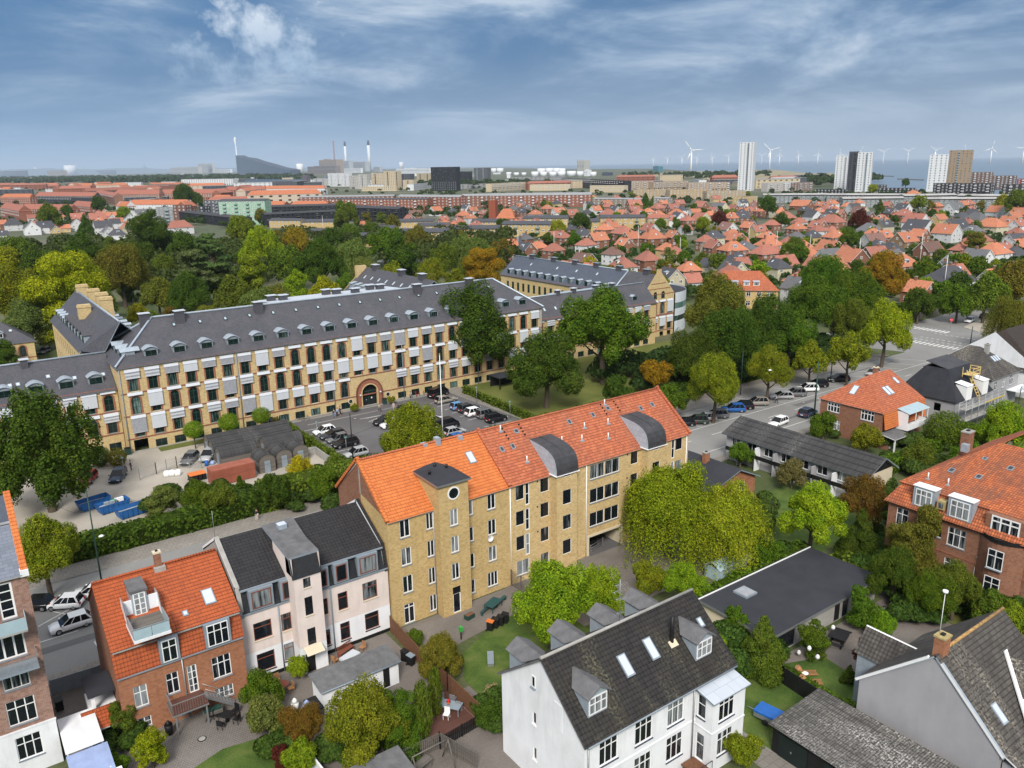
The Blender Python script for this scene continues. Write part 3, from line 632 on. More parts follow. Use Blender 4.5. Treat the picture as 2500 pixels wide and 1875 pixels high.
# ================================================================ pink and white terrace with black tiles
def pink_house():
 X0,X1,Y0,Y1,YR,ze,zb,zr = 16.6,31.1,65.3,76.0,71.0,7.0,9.25,12.1
 r = root('terraced_house','pale pink and white rendered terrace with black tiled roof and stair tower','house')
 br = dict(cols=1,rows=1,top=0.3,fm='brownw',ft=.08,sill='beige');brd = dict(br,sill='black')
 H = [(18.45-X0,4.0,1.65,1.75,br),(20.65-X0,4.0,.95,1.75,br),(24.47-X0,4.2,.5,1.7,br),(26.25-X0,4.1,1.0,1.85,br),(29.1-X0,4.25,1.55,1.85,br),
   (18.45-X0,.75,1.65,1.85,brd),(20.65-X0,.9,.95,1.75,brd),(24.47-X0,.9,.5,1.7,brd),(26.25-X0,.85,1.0,1.85,brd),(29.1-X0,.95,1.5,1.8,brd)]
 b = MB()
 up = [h for h in H if h[1] > 3];lo = [h for h in H if h[1] < 3]
 wall(b,(X0,Y0),(X1,Y0),2.95,ze,up,'pink');wall(b,(X0,Y0),(X1,Y0),.35,2.95,lo,'white');b.box(X0,Y0-.02,0,X1,Y0+.1,.35,'black')
 wall(b,(X1,Y1),(X0,Y1),0,zb,[],'beige')
 b.poly([(X0,Y1,0),(X0,Y0,0),(X0,Y0,ze),(X0,Y0+.6,zb),(X0,YR,zr),(X0,Y1,zb)],'concrete');b.poly([(X1,Y0,0),(X1,Y1,0),(X1,Y1,zb),(X1,YR,zr),(X1,Y0+.6,zb),(X1,Y0,ze)],'white')
 b.build('wall',r);windows(r,(X0,Y0),(X1,Y0),H)
 b = MB();b.slab([(X0+.3,Y0+.3,zb),(X1-.3,Y0+.3,zb),(X1-.3,YR,zr),(X0+.3,YR,zr)],.15,'tile_blk');b.slab([(X1-.3,Y1+.3,zb-.1),(X0+.3,Y1+.3,zb-.1),(X0+.3,YR,zr),(X1-.3,YR,zr)],.15,'tile_blk');b.build('roof',r)
 b = MB();b.slab([(X0+.25,Y0-.05,ze),(X1-.25,Y0-.05,ze),(X1-.25,Y0+.55,zb-.1),(X0+.25,Y0+.55,zb-.1)],.1,'slate_pan');b.box(X0,Y0-.14,ze-.12,X1,Y0+.02,ze,'gpaint');b.box(X0+.3,Y0+.1,zb-.16,X1-.3,Y0+.28,zb-.03,'gpaint');b.build('slate_cladding',r)
 b = MB()
 for X in (X0,X1-.36):
  for a,c in (((Y0-.1,ze-.3),(Y0+.5,zb+.25)),((Y0+.5,zb+.25),(YR,zr+.3)),((YR,zr+.3),(Y1+.2,zb+.1))):b.slab([(X,a[0],a[1]),(X+.36,a[0],a[1]),(X+.36,c[0],c[1]),(X,c[0],c[1])],.35,'concrete' if X == X0 else 'tile_blk','white')
 b.build('parapet',r)
 for x,ww in ((18.6,1.75),(21.05,1.0),(24.35,.85),(26.25,1.05),(29.0,1.7)):
  o = MB();o.box(-ww/2-.22,-.12,0,ww/2+.22,.9,2.0,'gpaint');d = o.build('dormer',r,loc=(x,Y0-.02,ze+.1));ob('window',win_mesh(ww,1.65,1,1,'brownw','glass',.08,None,0.0),d,(0,-.15,.18))
 tx0,tx1,ty = 21.1,23.65,63.6
 TW = [(22.3-tx0,8.6,.7,.95),(22.3-tx0,5.8,.75,1.85),(22.3-tx0,2.75,.8,1.7)];td = dict(cols=2,rows=2,fm='black',ft=.05,sill='beige')
 b = MB();wall(b,(tx0,ty),(tx1,ty),2.7,9.8,TW,'pink');wall(b,(tx0,ty),(tx1,ty),0,2.7,[(22.0-tx0,0,.9,2.0)],'white')
 for a,c in (((tx1,ty),(tx1,Y0)),((tx0,Y0),(tx0,ty))):wall(b,a,c,0,2.7,[],'white');wall(b,a,c,2.7,11.7,[],'pink')
 wall(b,(tx0,68.5),(tx0,Y0),9,11.7,[],'pink');b.poly([(tx0,ty,9.8),(tx0,64.2,11.7),(tx0,Y0,11.7),(tx0,Y0,9.8)][::-1],'pink');b.build('stair_tower',r)
 windows(r,(tx0,ty),(tx1,ty),TW,**td);windows(r,(tx0,ty),(tx1,ty),[(22.0-tx0,0,.9,2.0,dict(name='door'))],cols=1,fm='black',gm='black',sill=None)
 b = MB();b.slab([(tx0-.12,ty-.1,9.75),(tx1+.12,ty-.1,9.75),(tx1+.12,ty+.55,11.7),(tx0-.12,ty+.55,11.7)],.12,'slate_pan','gpaint');b.build('tower_cladding',r)
 b = MB();b.slab([(tx0-.15,ty+.4,11.72),(tx1+.15,ty+.4,11.72),(tx1+.15,67.0,11.85),(24.1,71.0,12.3),(21.0,71.0,12.3)],.2,'felt','gpaint');b.box(22.1,69.3,12.1,22.9,70.1,12.55,'zinc','skyl');b.build('tower_roof',r)
 b = MB();b.slab([(21.4,62.6,2.35),(23.1,62.6,2.35),(23.1,63.55,2.75),(21.4,63.55,2.75)],.05,'beige');b.build('door_canopy',r)
 for x in (20.0,25.05):pipe(r,x,Y0-.08,0,6.9,'gpaint')
 return rebase(r,X0,Y0)
# ================================================================ brick house with red tiles and roof terrace
def brick_house():
 X0,X1,Y0,Y1,YR,ze,zb,zr = 6.2,16.3,64.0,76.0,70.2,5.75,8.1,11.5
 r = root('brick_house','orange-red brick house with red tiled roof and glass-railed roof terrace','house')
 H = [(7.72-X0,2.55,1.05,1.95,WT2),(10.23-X0,2.7,1.0,1.95,WT2),(11.82-X0,2.1,.8,2.6,dict(cols=2,rows=4,ft=.09,name='door',sill=None)),(14.25-X0,2.55,1.6,2.1,WT3),
   (7.7-X0,.55,1.05,.95,dict(cols=2,rows=2)),(14.2-X0,.5,1.6,1.1,dict(cols=4,rows=2)),(10.9-X0,.4,.9,.8,dict(cols=2))]
 b = MB();wall(b,(X0,Y0),(X1,Y0),0,ze,H,'br_org');b.poly([(X0,Y1,0),(X0,Y0,0),(X0,Y0,ze),(X0,Y0+.55,zb),(X0,YR,zr),(X0,Y1,zb-.8)],'br_red');b.poly([(X1,Y0,0),(X1,Y1,0),(X1,Y1,zb-.8),(X1,YR,zr),(X1,Y0+.55,zb),(X1,Y0,ze)],'br_red');wall(b,(X1,Y1),(X0,Y1),0,zb-.8,[],'br_red');b.build('wall',r)
 windows(r,(X0,Y0),(X1,Y0),H)
 b = MB();b.slab([(X0-.1,Y0+.15,zb),(X1+.1,Y0+.15,zb),(X1+.1,YR,zr),(X0-.1,YR,zr)],.15,'tile_red');b.slab([(X1+.1,Y1+.3,zb-.9),(X0-.1,Y1+.3,zb-.9),(X0-.1,YR,zr),(X1+.1,YR,zr)],.15,'tile_red')
 b.slab([(X0-.08,Y0-.1,ze),(X1+.08,Y0-.1,ze),(X1+.08,Y0+.42,zb-.12),(X0-.08,Y0+.42,zb-.12)],.12,'tile_red');b.tube((X0-.1,YR,zr+.05),(X1+.1,YR,zr+.05),.13,.13,'tile_red',8)
 b.box(X0,Y0+.12,zb-.2,X1,Y0+.4,zb-.1,'concrete');b.build('roof',r)
 b = MB();b.box(X0,Y0-.16,ze-.12,X1,Y0-.06,ze-.02,'gpaint');b.build('gutter',r)
 for x,ww,hh in ((10.32,1.15,1.95),(14.25,1.75,2.0)):
  o = MB();o.box(-ww/2-.2,-.15,-.1,ww/2+.2,.9,hh+.12,'gpaint');d = o.build('dormer',r,loc=(x,Y0-.02,ze+.15));ob('window',win_mesh(ww,hh,2 if ww < 1.5 else 3,1,sill=None,top=.33),d,(0,-.18,.0))
 t = MB();t.box(7.75,62.9,9.2,10.45,66.55,9.32,'greywood');t.box(7.7,62.8,8.95,10.5,66.55,9.19,'white');tr = t.build('roof_terrace',r)
 t = MB()
 for x in (7.75,10.45):t.poly([(x,65.2,9.2),(x,67.6,9.2),(x,67.6,10.9),(x,66.4,10.9)],'white');t.poly([(x+.05,65.2,9.2),(x+.05,67.6,9.2),(x+.05,67.6,10.9),(x+.05,66.4,10.9)][::-1],'white')
 t.box(7.75,66.7,9,8.5,66.8,10.8,'white');t.box(9.6,66.7,9,10.45,66.8,10.8,'white');t.box(8.45,66.55,9,9.65,68.6,11.55,'zinc');t.box(8.35,66.35,11.5,9.75,68.8,11.7,'felt');t.build('terrace_dormer',r)
 ob('door',win_mesh(.95,2.05,2,4,ft=.1,sill=None),r,(9.05,66.5,9.34))
 t = MB()
 for x0_,y0_,x1_,y1_ in ((7.75,62.85,9.08,62.9),(9.12,62.85,10.45,62.9),(7.75,62.9,7.8,65.2),(10.4,62.9,10.45,65.2)):t.box(x0_,y0_,9.22,x1_,y1_,10.1,'milk')
 t.box(7.7,62.82,10.11,10.5,62.93,10.17,'metal');t.box(7.7,62.94,10.11,7.82,65.2,10.17,'metal');t.box(10.38,62.94,10.11,10.5,65.2,10.17,'metal');t.build('glass_railing',r)
 n = (0,-(zr-zb),YR-Y0);k = (zr-zb)/(YR-Y0-.15)
 slope_obj(skylight_mesh(.95,1.6),'skylight',r,(14.4,66.2,zb+(66.2-Y0-.15)*k),n,(1,0,0));slope_obj(skylight_mesh(.45,.55),'skylight',r,(12.2,65.4,zb+(65.4-Y0-.15)*k),n,(1,0,0))
 c = chimney(r,11.45,70.2,11.0,12.9,.55,.5,'br_red');b = MB();b.box(11.0,69.6,11.0,11.95,70.5,11.55,'concrete');b.build('chimney_flashing',r)
 b = MB();b.box(9.55,61.9,2.0,12.35,Y0-.02,2.12,'deck');b.box(9.5,61.85,1.88,12.4,Y0-.02,1.99,'metal')
 for x in (9.75,12.2):b.box(x-.06,61.95,0,x+.06,62.07,1.88,'metal')
 for i in range(15):b.box(9.6+i*.195,61.88,2.12,9.62+i*.195,61.9,3.0,'metal')
 for i in range(9):b.box(9.55,62.0+i*.22,2.12,9.57,62.02+i*.22,3.0,'metal')
 b.box(9.52,61.85,3.0,12.35,61.92,3.05,'metal');b.box(9.52,61.92,3.0,9.6,63.95,3.05,'metal');b.build('balcony',r)
 b = MB()
 for i in range(9):b.box(12.4+i*.26,62.7,1.9-i*.21,12.7+i*.26,63.5,1.94-i*.21,'metal')
 for y in (62.66,63.54):b.slab([(12.4,y-.02,1.98),(14.75,y-.02,.1),(14.75,y+.02,.1),(12.4,y+.02,1.98)][::-1],.2,'metal');b.tube((12.4,y,2.9),(14.75,y,1.0),.025,.025,'metal',5)
 b.build('outdoor_stair',r)
 pipe(r,11.15,Y0-.08,0,5.7)
 b = MB();b.box(4.1,66.0,3.6,6.15,69.3,3.75,'felt_dk');b.box(4.3,66.2,2.2,4.6,66.5,3.6,'white');b.box(4.1,66.0,0,6.15,69.3,2.2,'white');b.slab([(3.4,63.9,1.95),(6.15,63.9,1.95),(6.15,66.0,2.6),(3.4,66.0,2.6)],.12,'tile_red','white');b.box(3.45,64.0,0,3.75,64.2,1.9,'white');b.build('side_porch',r)
 return rebase(r,X0,Y0)
# ================================================================ brick building at the left edge
def left_block():
 X0,X1,Y0,Y1,YR,ze,zr = -12.0,1.6,64.5,76.5,70.8,16.7,20.6
 r = root('corner_apartment_block','tall mottled brick apartment block with blue-grey slate roof, orange coping and balconies','apartment block')
 H = [(-.4-X0,4.5,1.9,2.1,WT3),(-.35-X0,7.55,1.75,2.0,dict(cols=3)),(-.35-X0,10.1,2.1,2.7,dict(cols=3,ft=.12,name='door')),(0.05-X0,13.3,1.0,2.9,dict(cols=1,rows=4,ft=.14,name='door'))]
 L_ = [(-.35-X0,1.4,1.7,2.0,WT3)]
 b = MB();wall(b,(X0,Y0),(X1,Y0),4.0,ze,H,'br_old');wall(b,(X0,Y0-.05),(X1+.04,Y0-.05),0,3.98,L_,'white');b.box(X0,Y0-.09,3.9,X1+.08,Y0,4.05,'white')
 wall(b,(X1,Y0),(X1,Y1),0,ze,[],'br_old',gable=[(YR-Y0,zr)]);wall(b,(X1,Y1),(X0,Y1),0,ze,[],'br_old');wall(b,(X0,Y1),(X0,Y0),0,ze,[],'br_old');b.build('wall',r)
 windows(r,(X0,Y0),(X1,Y0),H);windows(r,(X0,Y0-.05),(X1,Y0-.05),L_)
 b = MB();zm = ze+.62*(zr-ze);ym = Y0+.62*(YR-Y0)
 b.slab([(X0,Y0-.3,ze-.15),(X1-.3,Y0-.3,ze-.15),(X1-.3,ym,zm),(X0,ym,zm)],.15,'slate_lt','wpaint');b.slab([(X0,ym+.02,zm+.25),(X1-.3,ym+.02,zm+.25),(X1-.3,YR,zr+.1),(X0,YR,zr+.1)],.3,'slate_bl','wpaint');b.slab([(X1-.3,Y1+.3,ze),(X0,Y1+.3,ze),(X0,YR,zr+.05),(X1-.3,YR,zr+.05)],.15,'slate_bl');b.build('roof',r)
 b = MB();b.slab([(X1-.35,Y0-.2,ze+.25),(X1+.12,Y0-.2,ze+.25),(X1+.12,YR,zr+.4),(X1-.35,YR,zr+.4)],.4,'tile_or','white');b.box(X1-.4,Y0-.25,ze-.3,X1+.15,Y0+.3,ze+.2,'white');b.build('coping',r)
 n = (0,-(zr-ze),YR-Y0);slope_obj(skylight_mesh(.85,.95,'black'),'skylight',r,(-.5,Y0+2.6,ze+2.6*(zr-ze)/(YR-Y0)-.05),n,(1,0,0))
 b = MB();b.box(-2.4,63.2,12.55,1.0,Y0,12.7,'concrete');b.box(-2.4,63.2,12.7,1.0,63.25,13.7,'milk');b.box(.95,63.26,12.7,1.0,Y0,13.7,'milk');b.build('balcony',r)
 b = MB();b.box(-2.4,63.0,9.45,1.25,Y0,9.62,'gpaint')
 for i in range(30):b.box(-2.35+i*.122,63.02,9.62,-2.33+i*.122,63.04,10.5,'metal')
 for i in range(10):b.box(1.2,63.1+i*.13,9.62,1.22,63.12+i*.13,10.5,'metal')
 b.box(-2.4,63.0,10.5,1.25,63.06,10.55,'metal');b.box(1.17,63.07,10.5,1.25,Y0,10.55,'metal');b.build('balcony',r)
 return rebase(r,X0,Y0)
# ================================================================ white house in front
def white_house():
 X0,X1,Y0,Y1,YR,ze,zr = 30.2,45.5,34.6,44.4,39.2,7.3,11.3
 r = root('white_house','large white rendered house with mossy black tiled roof, dormers and corner bay','house')
 dk = dict(cols=3,top=0.33,sill='dblue',ft=.08)
 H = [(32.43-X0,4.5,1.75,2.1,dk),(35.85-X0,4.5,1.75,2.1,dk),(39.17-X0,4.5,1.75,2.1,dk),(32.5-X0,1.2,1.75,2.1,dk),(35.85-X0,1.2,1.75,2.2,dk),(39.17-X0,1.4,1.75,2.1,dk)]
 Wt = [(Y1-40.26,8.3,.42,.95),(Y1-40.26,5.1,.42,1.05),(Y1-40.24,2.0,.42,1.1)]
 b = MB();walls(b,X0,X1,Y0,Y1,0,ze,'white',{'f':H,'w':[h for h in Wt if h[1] < 7]},zr=zr,r0=YR)
 b.box(X0-.03,Y0-.06,3.75,X1+.03,Y0,3.9,'white');b.box(X0-.05,Y0-.12,6.95,X1+.05,Y0,7.15,'white');b.box(X0-.03,37.0,6.4,X0,37.9,8.6,'white');b.build('wall',r)
 put_windows(r,X0,X1,Y0,Y1,{'f':H});windows(r,(X0,Y1),(X0,Y0),Wt[1:],cols=1,sill='wpaint');ob('window',win_mesh(.42,.95,1),r,(X0-.02,40.26,8.3),-pi/2)
 b = MB();roof(b,X0,X1,Y0,Y1,ze,zr,m='tile_moss',r0=YR,over=.35,gv=.22,edge='felt');b.tube((X0-.2,YR,zr+.05),(X1+.2,YR,zr+.05),.12,.12,'concrete',8);b.build('roof',r)
 b = MB();b.tube((X0,Y0-.42,7.0),(X1,Y0-.42,7.0),.07,.07,'gpaint',6);b.build('gutter',r)
 g = dict(cols=3,top=.4,sill=None,ft=.08)
 k = (zr-ze)/(YR-Y0)
 for x in (32.15,43.05):dormer(r,x,35.5,ze+.9*k-.05,0,1.75,1.75,1.5,'gable','felt','zinc',.55,win=g,wsc=.95)
 kb = (zr-ze)/(Y1-YR)
 for x in (31.3,35.3,39.4,43.3):dormer(r,x,43.6,ze+.8*kb-.05,pi,1.75,1.75,1.9,'gable','felt','zinc',.55,win=g,wsc=.95)
 n = (0,-(zr-ze),YR-Y0)
 for x,y in ((36.2,37.0),(39.0,37.2)):slope_obj(skylight_mesh(.8,1.7),'skylight',r,(x,y,ze+(y-Y0)*k),n,(1,0,0))
 slope_obj(skylight_mesh(.5,.8),'skylight',r,(44.6,37.3,ze+(37.3-Y0)*k),n,(1,0,0))
 b = MB();b.tube((41.15,37.1,9.3),(41.15,37.1,11.6),.17,.17,'black',10);b.slab([(40.75,36.7,9.15),(41.55,36.7,9.15),(41.55,37.5,9.8),(40.75,37.5,9.8)],.05,'beige');b.build('flue',r)
 bx0,bx1,by = 41.3,45.0,32.9
 BF = [(1.6,4.25,1.75,2.05,dk),(1.6,1.2,1.75,2.05,dk)];BS = [(Y0-34.2+.0,4.35,.8,1.95,dict(cols=1,top=.4,sill='dblue')),(.42,.6,.8,2.35,dict(cols=1,top=.4,name='door',sill=None))]
 b = MB();wall(b,(bx0,by),(bx1,by),0,6.4,BF,'white');wall(b,(bx1,by),(bx1,Y0),0,6.4,[],'white');BS = [(.6,4.35,.8,1.95,dict(cols=1,top=.4,sill='dblue')),(.6,.6,.8,2.35,dict(cols=1,top=.4,name='door',sill=None))];wall(b,(bx0,Y0),(bx0,by),0,6.4,BS,'white');b.box(bx0-.05,by-.05,3.5,bx1+.05,Y0,3.62,'white');b.build('bay',r)
 windows(r,(bx0,by),(bx1,by),BF);windows(r,(bx0,Y0),(bx0,by),BS)
 b = MB();b.slab([(bx0-.25,by-.3,6.42),(bx1+.25,by-.3,6.42),(bx1+.25,Y0,6.85),(bx0-.25,Y0,6.85)],.12,'skylr','gpaint');b.build('bay_roof',r)
 for x in (X0+.25,41.0):pipe(r,x,Y0-.12,0,7.0,'metal',.07)
 b = MB();b.box(39.9,32.6,.45,41.25,34.5,.58,'wood')
 for i in range(3):b.box(39.4-i*.3,32.9,.3-i*.13,39.7-i*.3,34.3,.43-i*.13,'wood')
 b.tube((39.9,32.6,1.5),(41.2,32.6,1.5),.03,.03,'black',5)
 for x in (39.9,40.5,41.2):b.tube((x,32.6,.5),(x,32.6,1.5),.025,.025,'black',5)
 b.build('entrance_steps',r)
 b = MB();b.tube((0,0,11.2),(0,0,15.0),.035,.025,'metal',6)
 for z,l in ((14.6,.5),(14.1,.7),(13.4,.4),(12.2,.3)):b.tube((-l,0,z),(l,0,z),.018,.018,'metal',4);[b.tube((x*l,-.25,z),(x*l,.25,z),.014,.014,'metal',4) for x in (-1,-.5,0,.5,1)]
 b.build('aerial',r,loc=(37.6,39.2,0))
 return rebase(r,X0,Y0)
M_['skylr'] = slatem('pale_zinc_panels',(0.50,0.54,0.60),(0.46,0.50,0.56),1.5,0.95,patch=0.12,cp=(0.3,0.32,0.3))
# ================================================================ flat dark garage building
def flat_building():
 X0,X1,Y0,Y1 = 56.5,75.2,39.0,47.9
 r = root('garage_building','low building with wide flat dark felt roof and square roof light','outbuilding')
 H = [(2.2,.1,3.6,2.0,dict(cols=3,fm='black',sill=None)),(11.0,0,1.0,2.1,dict(cols=1,fm='black',gm='black',name='door',sill=None)),(12.4,0,1.0,2.1,dict(cols=1,fm='dgreen',sill=None))]
 b = MB();walls(b,X0+.4,X1-.4,Y0+.4,Y1-.2,0,2.3,{'f':'concrete','e':'concrete','b':'concrete','w':'beige'},{'f':H});b.build('wall',r);windows(r,(X0+.4,Y0+.4),(X1-.4,Y0+.4),H)
 b = MB();b.box(X0,Y0,2.32,X1,Y1,2.62,'metal','felt_dk');b.box(X0,Y1-.35,2.63,X1,Y1-.25,2.72,'wpaint');b.build('roof',r)
 b = MB();b.box(-.85,-.85,0,.85,.85,.2,'gpaint');b.box(-.72,-.72,.2,.72,.72,.24,'concrete','blind_g');b.build('roof_light',r,loc=(61.2,45.6,2.62))
 return rebase(r,X0,Y0)
# ================================================================ grey rendered gable house
def grey_house():
 X0,X1,Y0,Y1,YR,ze,zr = 54.6,65.0,18.6,29.2,23.7,4.9,9.9
 r = root('grey_gabled_house','grey rendered gabled house with lichened tile roof and brick chimney','house')
 b = MB();walls(b,X0,X1,Y0,Y1,0,ze,'greyr',{},skip='w');c = .55
 b.poly([(X0,Y1,0),(X0,Y0,0),(X0,Y0,ze),(X0,YR-c,zr-.45),(X0,YR+c,zr-.35),(X0,Y1,ze)],'greyr');b.poly([(X1,Y0,ze),(X1,Y1,ze),(X1,YR,zr)],'white');b.build('wall',r)
 b = MB();roof(b,X0,X1,Y0,Y1,ze,zr,m='tile_grey',r0=YR,over=.35,gv=.1,edge='zinc');b.build('roof',r)
 b = MB();b.tube((X0+1,YR,zr+.04),(X1+.1,YR,zr+.04),.13,.13,'lichen',8);b.build('ridge_tiles',r)
 b = MB();ks = (zr-ze)/(YR-Y0);kn = (zr-ze)/(Y1-YR)
 b.slab([(X0-.12,Y0-.35,ze-.2),(X0+.1,Y0-.35,ze-.2),(X0+.1,YR-c,zr-.35),(X0-.12,YR-c,zr-.35)],.2,'zinc','wpaint');b.slab([(X0+.1,Y1+.35,ze-.2),(X0-.12,Y1+.35,ze-.2),(X0-.12,YR+c,zr-.3),(X0+.1,YR+c,zr-.3)],.2,'zinc','wpaint');b.build('verge',r)
 chimney(r,X0+.9,YR+.1,8.8,11.2,.95,.75,'br_org','mustard')
 b = MB();b.tube((0,0,11.1),(0,0,14.6),.03,.02,'wpaint',6);b.tube((0,0,14.5),(0,0,14.65),.2,.2,'wpaint',8);b.build('aerial',r,loc=(X0+1.0,YR+.4,0))
 b = MB();b.slab([(57.7,31.6,4.7),(57.7,27.2,4.7),(59.3,27.2,6.7),(59.3,31.6,6.7)],.12,'tile_grey','wpaint');b.slab([(60.9,27.2,4.7),(60.9,31.6,4.7),(59.3,31.6,6.7),(59.3,27.2,6.7)],.12,'tile_grey','wpaint');b.build('wing_roof',r)
 b = MB();walls(b,57.9,60.7,Y1,31.4,0,4.75,'zinc',{},zr=6.6,axis='y',skip='f');b.build('wing_wall',r)
 b = MB();b.slab([(58.4,17.6,4.6),(61.9,17.6,8.1),(61.9,22.0,8.1),(58.4,18.9,4.9)],.12,'tile_grey','wpaint');b.slab([(61.9,17.6,8.1),(65.2,17.6,4.8),(65.2,19,5.0),(61.9,22.0,8.1)],.12,'tile_grey','wpaint')
 b.build('gable_roof',r)
 b = MB();b.poly([(58.8,17.9,0),(65.0,17.9,0),(65.0,17.9,4.8),(61.9,17.9,7.9),(58.8,17.9,4.8)],'white');b.box(58.8,17.95,0,65.0,18.6,4.8,'greyr');b.build('gable_wall',r)
 b = MB();b.slab([(58.3,18.3,5.1),(58.7,18.3,5.1),(62.15,21.9,8.35),(61.75,21.9,8.35)],.12,'wpaint');b.build('valley_flashing',r)
 n = (0,-(zr-ze),YR-Y0);slope_obj(skylight_mesh(.7,1.5,'zinc'),'skylight',r,(56.9,19.9,ze+1.3*ks),n,(1,0,0))
 b = MB();b.slab([(54.7,16.8,4.0),(58.0,16.8,4.0),(58.0,18.4,4.75),(54.7,18.4,4.75)],.12,'tile_grey','wpaint');b.box(55.0,17.1,0,57.8,18.5,3.95,'greyr');b.build('porch',r)
 return rebase(r,X0,Y0)
M_['lichen'] = plain('lichened_ridge',(0.36,0.22,0.09),0.9,0.5,4);M_['mustard'] = plain('mustard_stone',(0.38,0.30,0.14),0.9,0.2,3)
def shed_long():
 X0,X1,Y0,Y1 = 47.2,53.6,8.0,32.0
 r = root('garage_row','row of black garages under a lichen-spotted corrugated cement roof','garage')
 b = MB();b.slab([(X0-.3,Y0,2.45),(X1,Y0,2.75),(X1,Y1,2.75),(X0-.3,Y1,2.45)],.08,'corrx','black');b.build('roof',r)
 b = MB();walls(b,X0,X1-.2,Y0+.2,Y1-.3,0,2.35,'black',{});b.build('wall',r)
 for i in range(4):b = MB();b.box(X0-.06,Y1-3.4-i*3.9,0.02,X0-.003,Y1-.9-i*3.9,2.05,'blackg');b.box(X0-.09,Y1-2.1-i*3.9,.9,X0-.058,Y1-2.0-i*3.9,1.05,'metal');b.build('garage_door',r)
 return rebase(r,X0,Y1)
def corrx():
 m = M_['corr'].copy();m.name = 'corrugated_cement_across';M_['corrx'] = m
 for n in m.node_tree.nodes:
  if n.type == 'MAPPING' and abs(n.inputs['Scale'].default_value[0]-1) < 1e-6 and abs(n.inputs['Scale'].default_value[1]-1) < 1e-6:n.inputs['Rotation'].default_value = (0,0,pi/2)
corrx()
